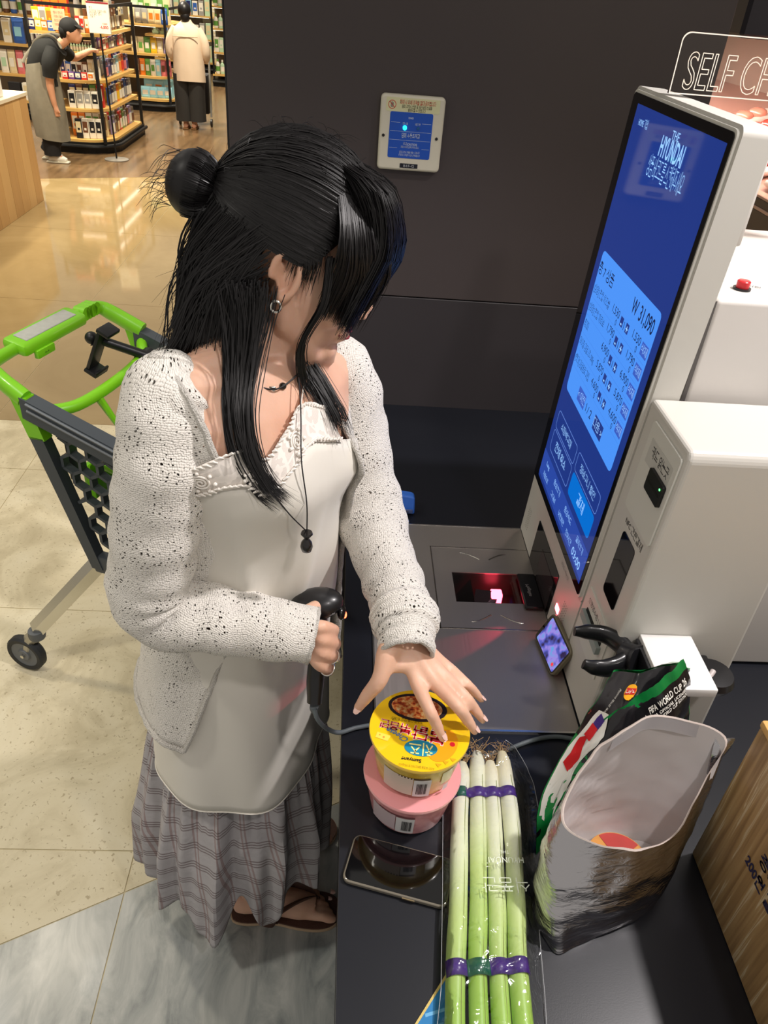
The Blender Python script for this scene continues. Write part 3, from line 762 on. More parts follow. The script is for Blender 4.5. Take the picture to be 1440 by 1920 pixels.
# left hand spread on the lid
LH = dict(iM=(.126, .749, 1.045), mM=(.148, .751, 1.047), rM=(.162, .764, 1.045), lM=(.173, .782, 1.040), iP=(.142, .703, 1.034), mP=(.182, .711, 1.034), rP=(.194, .731, 1.032), lP=(.200, .755, 1.031),
          iT=(.164, .685, 1.000), mT=(.212, .701, .997), rT=(.226, .721, .997), lT=(.228, .754, 1.002), tC=(.085, .772, 1.078), tM=(.074, .745, 1.050), tI=(.059, .741, 1.022), tT=(.046, .739, .994))
LH = {k: V(v) for k, v in LH.items()}
for k, r_ in (('i', .0092), ('m', .0094), ('r', .0090), ('l', .0080)):
    m_, p_, t_ = LH[k+'M'], LH[k+'P'], LH[k+'T']
    B.tube(crom([LW+(m_-LW)*.25, m_+V((0, 0, .001)), p_+V((0, 0, .004)), (p_+t_)/2+V((0, 0, .003)), t_], 4), lerpl([.013, r_*1.22, r_*1.05, r_*.95, r_*.70], 4), 12)
    B.ell(t_, (r_*.72,)*3, 10, 8)
B.tube(crom([LW+V((-.004, 0, -.004)), LH['tC'], LH['tM'], LH['tI'], LH['tT']], 4), lerpl([.018, .017, .0125, .0105, .0075], 4), 12); B.ell(LH['tT'], (.0078,)*3, 10, 8)
pr_ = []
for t in (0, .35, .7, 1.0):
    a0 = LW.lerp(LH['iM'], t); a1 = LW.lerp(LH['lM'], t); c0 = (a0+a1)/2
    w_ = [.024, .031, .036, .036][int(round(t*2.99))]; h_2 = [.019, .016, .0135, .0105][int(round(t*2.99))]
    ax = (LH['lM']-LH['iM']).normalized(); fw = (LH['mM']-LW).normalized(); up = ax.cross(fw).normalized()
    pr_.append([c0+V((0, 0, -.002))+ax*w_*math.cos(q)+up*h_2*math.sin(q) for q in [2*PI*k/20 for k in range(20)]])
B.loft(pr_)
B.tube([LH['tM'].lerp(LW, .3), LH['iM'].lerp(LW, .35)], [.012, .013], 10)
# right hand round the scanner grip
RH = dict(iM=(-.013, .815, 1.080), mM=(-.009, .808, 1.060), rM=(-.009, .802, 1.040), lM=(-.015, .798, 1.020), iP=(.006, .845, 1.045), mP=(.010, .840, 1.021), rP=(.010, .833, 1.000), lP=(.003, .826, .980),
          iT=(-.012, .878, 1.020), mT=(-.008, .874, .996), rT=(-.008, .866, .975), lT=(-.014, .856, .958))
RH = {k: V(v) for k, v in RH.items()}
for k, r_ in (('i', .0095), ('m', .0096), ('r', .0092), ('l', .0082)):
    m_, p_, t_ = RH[k+'M'], RH[k+'P'], RH[k+'T']
    B.tube(crom([RW+(m_-RW)*.4, m_, p_, t_], 5), lerpl([.012, r_*1.15, r_*1.02, r_*.8], 5), 12); B.ell(t_, (r_*.8,)*3, 10, 8)
pr_ = []
for t, w_, h_2 in ((0, .024, .02), (.4, .031, .017), (1.0, .034, .0115)):
    a0 = RW.lerp(RH['iM'], t); a1 = RW.lerp(RH['lM'], t); c0 = (a0+a1)/2
    ax = (RH['lM']-RH['iM']).normalized(); fw = ((RH['mM']+RH['rM'])/2-RW).normalized(); up = ax.cross(fw).normalized()
    pr_.append([c0+V((-.002, .004, 0))+ax*w_*math.cos(q)+up*h_2*math.sin(q) for q in [2*PI*k/20 for k in range(20)]])
B.loft(pr_)
B.tube(crom([RW+V((.004, .01, .012)), V((-.032, .850, 1.074)), V((-.022, .872, 1.070)), V((-.018, .892, 1.072))], 4), lerpl([.017, .014, .0105, .008], 4), 12)
# legs and feet
for hip, kn, an, sd in ((V((-.18, .985, .84)), V((-.165, .96, .47)), V((-.150, .955, .095)), -1), (V((-.15, 1.115, .84)), V((-.13, 1.14, .47)), V((-.165, 1.16, .095)), 1)):
    B.tube(crom([hip, hip.lerp(kn, .5), kn, kn.lerp(an, .35)+V((-.012, 0, 0)), an], 6), lerpl([.088, .07, .05, .048, .033], 6), 18)
    fy = an.y; x0 = an.x-.045
    def ft(u, v, z): return V((x0+u, fy+v*(-sd)*-1, z))
    B.tube([ft(.0, 0, .042), ft(.02, 0, .05), ft(.06, 0, .066), ft(.11, .003, .054), ft(.155, .004, .042), ft(.185, .003, .034)], [.024, .031, .036, .034, .035, .030], 14, flat=.95)
    for k in range(5):
        v_ = sd*-(.028-.0145*k); L_ = [.232, .226, .217, .206, .194][k]; rr = [.0125, .0098, .0092, .0086, .0082][k]
        B.tube([ft(.165, v_*.8, .034), ft((.165+L_)/2+.01, v_*1.02, .036), ft(L_-.006, v_*1.08, .029), ft(L_, v_*1.08, .027)], [rr*1.1, rr, rr, rr*.8], 10)
        B.ell(ft(L_, v_*1.08, .0275), (rr*.85,)*3, 8, 6)
def remeshed(geo, name, voxel, smooth_it, material):
    me = geo.mesh(name+'_raw', material); o = bpy.data.objects.new(name+'_raw', me); COL.objects.link(o)
    md = o.modifiers.new('r', 'REMESH'); md.mode = 'VOXEL'; md.voxel_size = voxel; md.use_smooth_shade = True
    dg = bpy.context.evaluated_depsgraph_get(); dg.update()
    nm = bpy.data.meshes.new_from_object(o.evaluated_get(dg)); nm.name = name
    bpy.data.objects.remove(o); bpy.data.meshes.remove(me)
    b_ = bmesh.new(); b_.from_mesh(nm)
    for _ in range(smooth_it): bmesh.ops.smooth_vert(b_, verts=b_.verts, factor=.5, use_axis_x=True, use_axis_y=True, use_axis_z=True)
    b_.to_mesh(nm); b_.free()
    nm.materials.clear(); nm.materials.append(material)
    nm.polygons.foreach_set('use_smooth', [True]*len(nm.polygons))
    return nm
wom = thing('person', (-.16, 1.05, 0), 'young woman with black half-up hair in white knit cardigan at the counter', 'person')
body = link('body', remeshed(B, 'body', .0034, 3, M_skin), wom)
M_lip = mat('lip', (150, 62, 66), .4); M_nail = mat('nail', (236, 196, 184), .25, coat=.4)
gl_ = Geo(); gl_.tube(crom([hd(.088, -.025, -.0585), hd(.0965, -.012, -.053), hd(.0995, 0, -.0545), hd(.0965, .012, -.053), hd(.088, .025, -.0585)], 4), lerpl([.001, .0034, .0036, .0034, .001], 4), 8)
gl_.tube(crom([hd(.088, -.024, -.0595), hd(.0955, -.011, -.0625), hd(.0985, 0, -.0635), hd(.0955, .011, -.0625), hd(.088, .024, -.0595)], 4), lerpl([.001, .0036, .0042, .0036, .001], 4), 8)
gl_.obj('lips', M_lip, wom)
for s_ in (-1, 1):
    Geo().ell(hd(.079, s_*.031, .012), (.012, .013, .012), 16, 12, HR).obj('eye', mat('eye_white', (226, 222, 216), .2), wom)
    Geo().ell(hd(.0885, s_*.031, .009), (.0035, .0055, .0055), 12, 8, HR).obj('iris', mat('iris', (28, 18, 14), .1), wom)
    Geo().tube(crom([hd(.084, s_*.017, .016), hd(.092, s_*.030, .022), hd(.083, s_*.046, .016)], 4), .0028, 8).obj('eyelid', M_skin, wom)
    Geo().tube(crom([hd(.094, s_*.014, .035), hd(.096, s_*.030, .041), hd(.084, s_*.050, .036)], 4), lerpl([.002, .003, .001], 4), 6).obj('eyebrow', mat('brow', (34, 27, 25), .7), wom)
def nail(parent, c, nrm, fw, w_, l_):
    nrm = nrm.normalized(); fw = (fw-nrm*fw.dot(nrm)).normalized(); sd = nrm.cross(fw)
    g = Geo(); rows = []
    for i in range(5):
        t = i/4; ww = w_*(1 if i < 3 else (.85 if i == 3 else .5))
        rows.append([c+fw*l_*(t-.5)+sd*ww*math.sin(a)+nrm*(w_*.55*(math.cos(a)-1)) for a in (-.9, -.45, 0, .45, .9)])
    g.loft(rows, closed=False, cap=False); o = g.obj('fingernail', M_nail, parent); return o
for k, r_ in (('i', .0070), ('m', .0072), ('r', .0068), ('l', .0060)):
    d = (LH[k+'T']-LH[k+'P']).normalized(); up = (V((0, 0, 1))-d*d.z).normalized()
    nail(wom, LH[k+'T']+up*r_*.98-d*.001, up, d, r_*.75, .010)
d = (LH['tT']-LH['tI']).normalized(); nr = V((-.1, -.75, .6)); nail(wom, LH['tT']+(nr-d*nr.dot(d)).normalized()*.0076, nr, d, .006, .010)
for k in range(5):
    sd = -1; v_ = sd*-(.028-.0145*k); L_ = [.232, .226, .217, .206, .194][k]; rr = [.0125, .0098, .0092, .0086, .0082][k]
    nail(wom, V((-.195+L_-.001, .955+v_*1.08, .0275+rr*.80)), V((.35, 0, 1)), V((1, 0, -.3)), rr*.62, rr*1.0)
# rings on the scanner hand
for k, t in (('r', .62), ('l', .62)):
    c0 = RH[k+'M'].lerp(RH[k+'P'], t)+V((.003, -.0035, .002)); ax = (RH[k+'P']-RH[k+'M']).normalized(); x_ = ax.orthogonal().normalized(); y_ = ax.cross(x_)
    Geo().tube([c0+(x_*math.cos(q)+y_*math.sin(q))*.0108 for q in [2*PI*i/24 for i in range(25)]], .0017, 8, cap=False).obj('finger_ring', mat('silver', (226, 222, 214), .18, 1), wom)
# sandals
M_sole = mat('sandal_brown', (84, 56, 46), .6, noise_amt=.15, nscale=60, bump=.2, bscale=300); M_sole_e = mat('sandal_edge', (196, 168, 138), .6)
for fy, sd, x0 in ((.955, -1, -.195), (1.16, 1, -.21)):
    ol = [(-.012, 0), (-.005, .028), (.03, .037), (.09, .034), (.15, .046), (.20, .050), (.235, .040), (.252, .015), (.250, -.012), (.232, -.035), (.19, -.044), (.13, -.040), (.08, -.034), (.03, -.035), (-.005, -.026)]
    ol = [(p.x, p.y) for p in crom([V((a, c, 0)) for a, c in ol]+[V((-.012, 0, 0))], 3)[:-1]]
    sn = thing('sandal', (x0+.12, fy, 0), 'brown thong sandal on the woman\'s near foot' if sd < 0 else 'brown thong sandal on the woman\'s far foot behind the skirt', 'sandal')
    Geo().prism([(x0+a, fy-sd*-c) for a, c in ol], .002, .012).obj('outsole', M_sole_e, sn)
    Geo().prism([(x0+.12+(a-.12)*.985, fy+(-sd*-c)*.97) for a, c in ol], .012, .0165).obj('footbed', M_sole, sn)
    for e in (-1, 1):
        P0 = V((x0+.190, fy-sd*.012*-1*0+sd*-.010, .048)); 
        pts = crom([V((x0+.197, fy+.010, .022)), V((x0+.190, fy+.009, .050)), V((x0+.150, fy+e*.020+.004, .076)), V((x0+.095, fy+e*.040, .058)), V((x0+.075, fy+e*.042, .018))], 5)
        g_ = Geo(); g_.tube(pts, lerpl([.005, .007, .017, .021, .020], 5), 10, flat=.26, up=(.75, 0, .65)); g_.obj('strap', M_sole, sn)
# ---------------------------------------------------------------- cloth materials
def knit_mat():
    m, N, L, b = base_mat('white_knit')
    tc = N.new('ShaderNodeTexCoord')
    def stitch(sx, sy):
        mp = N.new('ShaderNodeMapping'); mp.inputs['Scale'].default_value = (sx, sy, 1); L.new(tc.outputs['UV'], mp.inputs[0]); return mp
    wv = N.new('ShaderNodeTexNoise'); wv.inputs['Scale'].default_value = 60; wv.inputs['Detail'].default_value = 3; L.new(tc.outputs['UV'], wv.inputs['Vector'])
    add = N.new('ShaderNodeVectorMath'); add.operation = 'MULTIPLY_ADD'; add.inputs[1].default_value = (.006, .006, 0)
    L.new(wv.outputs[1], add.inputs[0]); L.new(tc.outputs['UV'], add.inputs[2])
    mp = N.new('ShaderNodeMapping'); mp.inputs['Scale'].default_value = (330, 430, 1); L.new(add.outputs[0], mp.inputs[0])
    vo = N.new('ShaderNodeTexVoronoi'); vo.voronoi_dimensions = '2D'; vo.feature = 'SMOOTH_F1'; vo.inputs['Smoothness'].default_value = .35; vo.inputs['Scale'].default_value = 1; vo.inputs['Randomness'].default_value = .4; L.new(mp.outputs[0], vo.inputs['Vector'])
    mh = N.new('ShaderNodeMapping'); mh.inputs['Scale'].default_value = (150, 205, 1); L.new(add.outputs[0], mh.inputs[0])
    vh = N.new('ShaderNodeTexVoronoi'); vh.voronoi_dimensions = '2D'; vh.inputs['Scale'].default_value = 1; vh.inputs['Randomness'].default_value = .85; L.new(mh.outputs[0], vh.inputs['Vector'])
    nz = N.new('ShaderNodeTexNoise'); nz.inputs['Scale'].default_value = 900; nz.inputs['Detail'].default_value = 3; L.new(tc.outputs['UV'], nz.inputs['Vector'])
    n2 = N.new('ShaderNodeTexNoise'); n2.inputs['Scale'].default_value = 24; n2.inputs['Detail'].default_value = 2; L.new(tc.outputs['UV'], n2.inputs['Vector'])
    # yarn loops stand proud, gaps between them are sunk
    r0 = ramp(N, [(.0, (1, 1, 1, 1)), (.35, (.85, .85, .85, 1)), (.75, (0, 0, 0, 1))]); L.new(vo.outputs['Distance'], r0.inputs[0])
    ad = N.new('ShaderNodeMath'); ad.operation = 'MULTIPLY_ADD'; ad.inputs[1].default_value = .35; L.new(nz.outputs[0], ad.inputs[0]); L.new(r0.outputs[0], ad.inputs[2])
    bp = N.new('ShaderNodeBump'); bp.inputs['Strength'].default_value = .75; bp.inputs['Distance'].default_value = .0024; L.new(ad.outputs[0], bp.inputs['Height']); L.new(bp.outputs[0], b.inputs['Normal'])
    b.inputs['Base Color'].default_value = srgb(232, 227, 219); b.inputs['Roughness'].default_value = .95; b.inputs['Sheen Weight'].default_value = .25
    b.inputs['Specular IOR Level'].default_value = .15
    # open holes of the loose knit, more in some patches
    sx_ = N.new('ShaderNodeSeparateColor'); L.new(vh.outputs['Color'], sx_.inputs[0])
    th_ = N.new('ShaderNodeMath'); th_.operation = 'MULTIPLY'; L.new(sx_.outputs[0], th_.inputs[0])
    rp_ = ramp(N, [(.38, (.08, .08, .08, 1)), (.64, (.32, .32, .32, 1))]); L.new(n2.outputs[0], rp_.inputs[0]); L.new(rp_.outputs[0], th_.inputs[1])
    gt = N.new('ShaderNodeMath'); gt.operation = 'LESS_THAN'; L.new(vh.outputs['Distance'], gt.inputs[0]); L.new(th_.outputs[0], gt.inputs[1])
    iv = N.new('ShaderNodeMath'); iv.operation = 'SUBTRACT'; iv.inputs[0].default_value = 1; L.new(gt.outputs[0], iv.inputs[1])
    L.new(iv.outputs[0], b.inputs['Alpha'])
    return m
M_knit = knit_mat()
def plaid_mat():
    m, N, L, b = base_mat('grey_plaid')
    tc = N.new('ShaderNodeTexCoord'); sp_ = N.new('ShaderNodeSeparateXYZ'); L.new(tc.outputs['UV'], sp_.inputs[0])
    def lines(out, period, offs, wd):
        tot = None
        for o_ in offs:
            a = N.new('ShaderNodeMath'); a.operation = 'ADD'; a.inputs[1].default_value = o_+100*period; L.new(out, a.inputs[0])
            md = N.new('ShaderNodeMath'); md.operation = 'MODULO'; md.inputs[1].default_value = period; L.new(a.outputs[0], md.inputs[0])
            lt = N.new('ShaderNodeMath'); lt.operation = 'LESS_THAN'; lt.inputs[1].default_value = wd; L.new(md.outputs[0], lt.inputs[0])
            if tot is None: tot = lt.outputs[0]
            else:
                s_ = N.new('ShaderNodeMath'); s_.operation = 'MAXIMUM'; L.new(tot, s_.inputs[0]); L.new(lt.outputs[0], s_.inputs[1]); tot = s_.outputs[0]
        return tot
    h = lines(sp_.outputs[1], .052, (0, .007, .014), .0032); v = lines(sp_.outputs[0], .062, (0, .009), .0042)
    base = srgb(176, 172, 174); c1 = N.new('ShaderNodeMix'); c1.data_type = 'RGBA'; c1.inputs[6].default_value = base; c1.inputs[7].default_value = srgb(150, 128, 126)
    f1 = N.new('ShaderNodeMath'); f1.operation = 'MULTIPLY'; f1.inputs[1].default_value = .75; L.new(v, f1.inputs[0]); L.new(f1.outputs[0], c1.inputs[0])
    c2 = N.new('ShaderNodeMix'); c2.data_type = 'RGBA'; c2.inputs[7].default_value = srgb(112, 98, 98); L.new(c1.outputs[2], c2.inputs[6])
    f2 = N.new('ShaderNodeMath'); f2.operation = 'MULTIPLY'; f2.inputs[1].default_value = .75; L.new(h, f2.inputs[0]); L.new(f2.outputs[0], c2.inputs[0])
    L.new(c2.outputs[2], b.inputs['Base Color']); b.inputs['Roughness'].default_value = .85; b.inputs['Specular IOR Level'].default_value = .2
    nz = N.new('ShaderNodeTexNoise'); nz.inputs['Scale'].default_value = 28; nz.inputs['Detail'].default_value = 5; L.new(tc.outputs['UV'], nz.inputs['Vector'])
    bp = N.new('ShaderNodeBump'); bp.inputs['Strength'].default_value = .35; bp.inputs['Distance'].default_value = .012; L.new(nz.outputs[0], bp.inputs['Height']); L.new(bp.outputs[0], b.inputs['Normal'])
    return m
M_plaid = plaid_mat()
M_satin = mat('ivory_satin', (222, 217, 207), .52, sheen=.15, bump=.10, bscale=9, spec=.35)
# ---------------------------------------------------------------- tunic (slip top)
TUN = [(.56, -.172, 1.035, .190, .165, -8), (.75, -.168, 1.040, .188, .158, -12), (.92, -.158, 1.032, .176, .146, -18), (1.05, -.142, 1.012, .160, .136, -25), (1.18, -.126, .984, .148, .126, -33),
       (1.28, -.113, .958, .147, .121, -38), (1.34, -.110, .953, .157, .105, -40), (1.385, -.110, .955, .162, .082, -42), (1.42, -.108, .962, .124, .064, -42)]
def tun_pt(z, phi, off=0):
    z_ = max(TUN[0][0], min(TUN[-1][0], z))
    for q, w_ in zip(TUN, TUN[1:]):
        if q[0] <= z_ <= w_[0]:
            t = (z_-q[0])/(w_[0]-q[0]); _, cx, cy, a, b_, th = [q[i]+(w_[i]-q[i])*t for i in range(6)]; break
    t = math.radians(phi-th); r_ = 1/math.sqrt((math.cos(t)/b_)**2+(math.sin(t)/a)**2)+off
    # bust fullness
    for pc, amp in ((-70, .016), (-10, .016)):
        r_ += amp*math.exp(-((phi-pc)/24)**2)*math.exp(-((z-1.285)/.050)**2)
    return V((cx+r_*math.cos(math.radians(phi)), cy+r_*math.sin(math.radians(phi)), z))
def pw(x, pts):
    if x <= pts[0][0]: return pts[0][1]
    for a, c in zip(pts, pts[1:]):
        if a[0] <= x <= c[0]:
            t = (x-a[0])/(c[0]-a[0]); return a[1]+(c[1]-a[1])*t
    return pts[-1][1]
ZT = [(-180, 1.26), (-140, 1.30), (-118, 1.338), (-104, 1.358), (-92, 1.366), (-82, 1.348), (-72, 1.362), (-55, 1.388), (-42, 1.396), (-25, 1.385), (0, 1.36), (40, 1.30), (90, 1.25), (180, 1.26)]
LACE = .040
g_ = Geo(); rows = []
NP = 120
for j in range(41):
    t = j/40; row = []
    for k in range(NP):
        phi = -180+360*k/NP
        zt_ = pw(phi, ZT)-LACE
        zb = .574+.006*math.sin(math.radians(phi*2+30))-.010*math.exp(-((phi+95)/50)**2)+.02*math.exp(-((phi+10)/40)**2)
        z = zb+(zt_-zb)*t
        f = (1-t)**1.2
        off = f*(.006*math.sin(math.radians(phi*5+30)+2*t)+.004*math.sin(math.radians(phi*9)+4*t))+.004
        rdg = lambda c_, w2: math.exp(-((phi-c_)/w2)**2)
        off += .010*rdg(-96+70*(1.26-z), 5.5)*math.exp(-((z-1.05)/.16)**2)+.008*rdg(-40-55*(1.25-z), 5)*math.exp(-((z-1.05)/.14)**2)-.006*rdg(-70, 9)*math.exp(-((z-1.08)/.12)**2)
        # soft diagonal drapes from the bust
        off += .006*math.sin(math.radians(phi*3)+z*14)*math.exp(-((z-1.0)/.22)**2)
        row.append(tun_pt(z, phi, off))
    rows.append(row)
g_.loft(rows, True, False)
tun = g_.obj('slip_top', M_satin, wom)
tun.modifiers.new('s', 'SOLIDIFY').thickness = .0012
# hem fold
g_ = Geo(); g_.tube(rows[0]+[rows[0][0]], .0016, 6, cap=False); g_.obj('hem', M_satin, tun)
# lace band
def lace_mat():
    m, N, L, b = base_mat('white_lace')
    b.inputs['Base Color'].default_value = srgb(236, 228, 220); b.inputs['Roughness'].default_value = .8
    tc = N.new('ShaderNodeTexCoord'); mp = N.new('ShaderNodeMapping'); mp.inputs['Scale'].default_value = (34, 34, 1); L.new(tc.outputs['UV'], mp.inputs[0])
    vo = N.new('ShaderNodeTexVoronoi'); vo.voronoi_dimensions = '2D'; vo.feature = 'DISTANCE_TO_EDGE'; vo.inputs['Scale'].default_value = 1; L.new(mp.outputs[0], vo.inputs['Vector'])
    nz = N.new('ShaderNodeTexNoise'); nz.inputs['Scale'].default_value = 2.3; nz.inputs['Detail'].default_value = 1; L.new(mp.outputs[0], nz.inputs['Vector'])
    fl = N.new('ShaderNodeMath'); fl.operation = 'GREATER_THAN'; fl.inputs[1].default_value = .53; L.new(nz.outputs[0], fl.inputs[0])
    ck = N.new('ShaderNodeTexChecker'); ck.inputs['Scale'].default_value = 1400; L.new(tc.outputs['UV'], ck.inputs['Vector'])
    mxx = N.new('ShaderNodeMath'); mxx.operation = 'MULTIPLY_ADD'; mxx.inputs[1].default_value = .25; mxx.inputs[2].default_value = .70; L.new(ck.outputs[1], mxx.inputs[0])
    ed = N.new('ShaderNodeMath'); ed.operation = 'LESS_THAN'; ed.inputs[1].default_value = .05; L.new(vo.outputs[0], ed.inputs[0])
    m1 = N.new('ShaderNodeMath'); m1.operation = 'MAXIMUM'; L.new(fl.outputs[0], m1.inputs[0]); L.new(ed.outputs[0], m1.inputs[1])
    m2 = N.new('ShaderNodeMath'); m2.operation = 'MAXIMUM'; L.new(m1.outputs[0], m2.inputs[0]); L.new(mxx.outputs[0], m2.inputs[1])
    L.new(m2.outputs[0], b.inputs['Alpha']); return m
M_lace = lace_mat()
g_ = Geo(); rows = []
for j in range(9):
    t = j/8; row = []
    for k in range(181):
        phi = -140+122*k/180
        zt_ = pw(phi, ZT); top = zt_+.006*abs(math.sin(math.radians(phi*9)))
        z = (zt_-LACE-.004)+(top-zt_+LACE+.004)*t
        row.append(tun_pt(z, phi, .0065+.002*t))
    rows.append(row)
g_.loft(rows, False, False); lace = g_.obj('lace_trim', M_lace, wom)
M_thread = mat('white_thread', (240, 234, 226), .7)
for lev in (0, 1):
    for k in range(46):
        phi = -138+118*k/45
        z = pw(phi, ZT)-(LACE if lev == 0 else -.002)
        a = tun_pt(z, phi-1.9, .0095); c = tun_pt(z+.002*math.sin(k), phi+1.9, .0095)
        Geo().tube([a, (a+c)/2+V((0, 0, .0015)), c], [.0010, .0021, .0010], 6).obj('scallop', M_thread, lace)
for phi0, dz in ((-112, -.020), (-58, -.021), (-88, -.024)):
    g_ = Geo(); R0 = .0115 if phi0 != -88 else .007
    pts = []
    for k in range(40):
        a_ = k*.42; rr = R0*(.15+.85*k/39); ph = phi0+math.degrees(rr*math.cos(a_)/.13); pts.append(tun_pt(pw(phi0, ZT)+dz+rr*math.sin(a_), ph, .010))
    g_.tube(pts, .0013, 6)
    for q in range(7):
        a_ = 2*PI*q/7; c0 = (phi0+math.degrees(R0*1.3*math.cos(a_)/.13)); g_.ell(tun_pt(pw(phi0, ZT)+dz+R0*1.25*math.sin(a_), c0, .0095), (.0028, .0028, .0028), 8, 6)
    g_.obj('lace_flower', M_thread, lace)
for phi_, tgt in ((-116, V((-.198, .905, 1.452))), (-44, V((-.045, 1.02, 1.432)))):
    a = tun_pt(pw(phi_, ZT), phi_, .004)
    Geo().tube(crom([a, a.lerp(tgt, .5)+V((0, -.014, .004)), tgt], 5), .0042, 8, flat=.3, up=(0, -1, .5)).obj('strap', M_satin, tun)
# ---------------------------------------------------------------- skirt
g_ = Geo(); rows = []; NP = 240
def skirt_pt(phi, t):
    hem = .185-.065*math.exp(-((phi+100)/12)**2)-.055*math.exp(-((phi+67)/7)**2)+.075*math.exp(-((phi+81)/7)**2)-.03*math.exp(-((phi+140)/12)**2)+.02*math.exp(-((phi+120)/8)**2)+.06*math.exp(-((phi+48)/12)**2)
    z = .70+(hem-.70)*t
    p = math.radians(phi)
    r0 = .150+.050*min(1, t*1.5)+.008*t
    cx, cy = -.180-.012*t, 1.045-.015*t
    rx, ry = r0*1.02, r0*.94
    A = .003+.021*min(1, t*1.4)
    w_ = .55*math.sin(11*p+1.2*t+.6)+.35*math.sin(19*p+1.7)+.35*math.sin(6*p+.3)+.2*math.sin(31*p+3*t)
    gth = .003*math.sin(64*p)*math.exp(-((t-.28)/.15)**2)
    r_ = A*w_+gth
    X = cx+(rx+r_)*math.cos(p)
    if X > .004: X = .004+.020*math.tanh((X-.004)/.03)
    return V((X, cy+(ry+r_)*math.sin(p), z+.004*math.sin(9*p)*t))
uvs = []
for j in range(49):
    rows.append([skirt_pt(-180+360*k/NP, j/48) for k in range(NP)])
n = NP; vs = [p for r_ in rows for p in r_]; fs = []
for j in range(48):
    for i in range(n): k = (i+1) % n; fs.append([j*n+k, j*n+i, (j+1)*n+i, (j+1)*n+k])
us = [(k/NP*1.488, -rows[j][k].z) for j in range(49) for k in range(NP)]
# plaid runs slightly off the grain
us = [(u+.02*math.sin(v*9), v+.006*math.sin(u*20)) for u, v in us]
g_.add(vs, fs, us)
sk = g_.obj('skirt', M_plaid, wom); sk.modifiers.new('s', 'SOLIDIFY').thickness = .001
# ---------------------------------------------------------------- cardigan
def grid_surface(ctrl, nu, nv):
    """Catmull-Rom patch through rows of control points"""
    rws = [crom(r_, nu) for r_ in ctrl]
    cols = [crom([r_[i] for r_ in rws], nv) for i in range(len(rws[0]))]
    return [[c[j] for c in cols] for j in range(len(cols[0]))]
# columns: right front edge, right front, right side, right back, mid back, left back, left side, left front edge ; rows: hem -> top
def crow(z, edge, extra, leftphi, zl=None):
    def P(phi, o, dz=0): return tun_pt(z+dz, phi, extra+o)
    return [V(edge), P(-128, .0), P(-160, .0), P(165, .0), P(120, .0), P(80, .0), P(45, .0), P(leftphi, .0)]
ctrl = [crow(.76, (-.243, .853, .735), .030, 8), crow(.85, (-.205, .855, .85), .024, 8), crow(.95, (-.170, .856, .95), .020, 8), crow(1.06, (-.146, .853, 1.06), .018, 4), crow(1.15, (-.137, .848, 1.15), .016, 0),
        crow(1.23, (-.137, .836, 1.225), .014, -6), crow(1.30, (-.142, .822, 1.315), .012, -12),
        [V((-.154, .820, 1.370)), V((-.178, .818, 1.362)), V((-.225, .815, 1.365)), V((-.275, .90, 1.37)), V((-.19, 1.05, 1.36)), V((-.07, 1.115, 1.36)), V((.012, 1.070, 1.362)), V((-.016, .985, 1.360))],
        [V((-.183, .838, 1.428)), V((-.205, .836, 1.430)), V((-.243, .850, 1.425)), V((-.262, .90, 1.42)), V((-.185, 1.035, 1.415)), V((-.075, 1.095, 1.40)), V((.000, 1.080, 1.402)), V((-.034, 1.010, 1.408))],
        [V((-.216, .880, 1.458)), V((-.224, .882, 1.459)), V((-.235, .890, 1.456)), V((-.230, .93, 1.448)), V((-.175, 1.015, 1.435)), V((-.085, 1.075, 1.42)), V((-.030, 1.078, 1.424)), V((-.044, 1.045, 1.430))]]
for r_ in ctrl[:3]:
    r_[1] = r_[1]+V((.0, -.004, 0))
srf = grid_surface(ctrl, 8, 6)
random.seed(3)
for j, r_ in enumerate(srf):
    for i, p in enumerate(r_):
        d = noise.noise(p*22)*.004+noise.noise(p*9)*.006
        r_[i] = p+V((d*.5, -abs(d)*.6, 0))
car = thing_card = None
g_ = Geo(); g_.loft(srf, False, False)
# rolled hem and front band
def sleeve(path, rad, n=28, wr=0, seed=0):
    pts = crom(path, 8); rr = lerpl(rad, 8); rings = []; ref = None
    for i, p in enumerate(pts):
        t = (pts[min(i+1, len(pts)-1)]-pts[max(i-1, 0)]).normalized()
        if ref is None: ref = t.orthogonal()
        x = (ref-t*ref.dot(t)).normalized(); y = t.cross(x); ref = x; ring = []
        for k in range(n):
            a = 2*PI*k/n; q = p+(x*math.cos(a)+y*math.sin(a))*rr[i]
            w_ = wr*math.sin(i*1.25+1.3*math.sin(a+seed))*(.6+.4*math.cos(a*2+seed))+noise.noise(q*20+V((seed, 0, 0)))*.005
            ring.append(q+(x*math.cos(a)+y*math.sin(a))*w_)
        rings.append(ring)
    return rings
rs = sleeve([(-.195, .915, 1.415), (-.218, .885, 1.400), (-.222, .850, 1.338), (-.236, .838, 1.258), (-.251, .832, 1.170), (-.258, .830, 1.120), (-.236, .830, 1.086), (-.171, .829, 1.078), (-.094, .829, 1.063), (-.026, .826, 1.050)],
            [.046, .058, .058, .056, .055, .055, .054, .050, .045, .040], wr=.0022, seed=1)
ls = sleeve([(-.04, 1.06, 1.375), (-.004, 1.085, 1.352), (.017, 1.080, 1.270), (.043, 1.055, 1.180), (.067, 1.000, 1.122), (.093, .915, 1.095), (.106, .856, 1.090), (.1085, .838, 1.089), (.110, .818, 1.086), (.111, .800, 1.082), (.112, .772, 1.074)],
            [.044, .057, .056, .054, .052, .045, .042, .049, .048, .0395, .0385], wr=.002, seed=5)
g_.loft(rs, True, False); g_.loft(ls, True, False)
cardi = g_.obj('cardigan', M_knit, wom)
sm = cardi.modifiers.new('s', 'SOLIDIFY'); sm.thickness = .003; sm.offset = 1
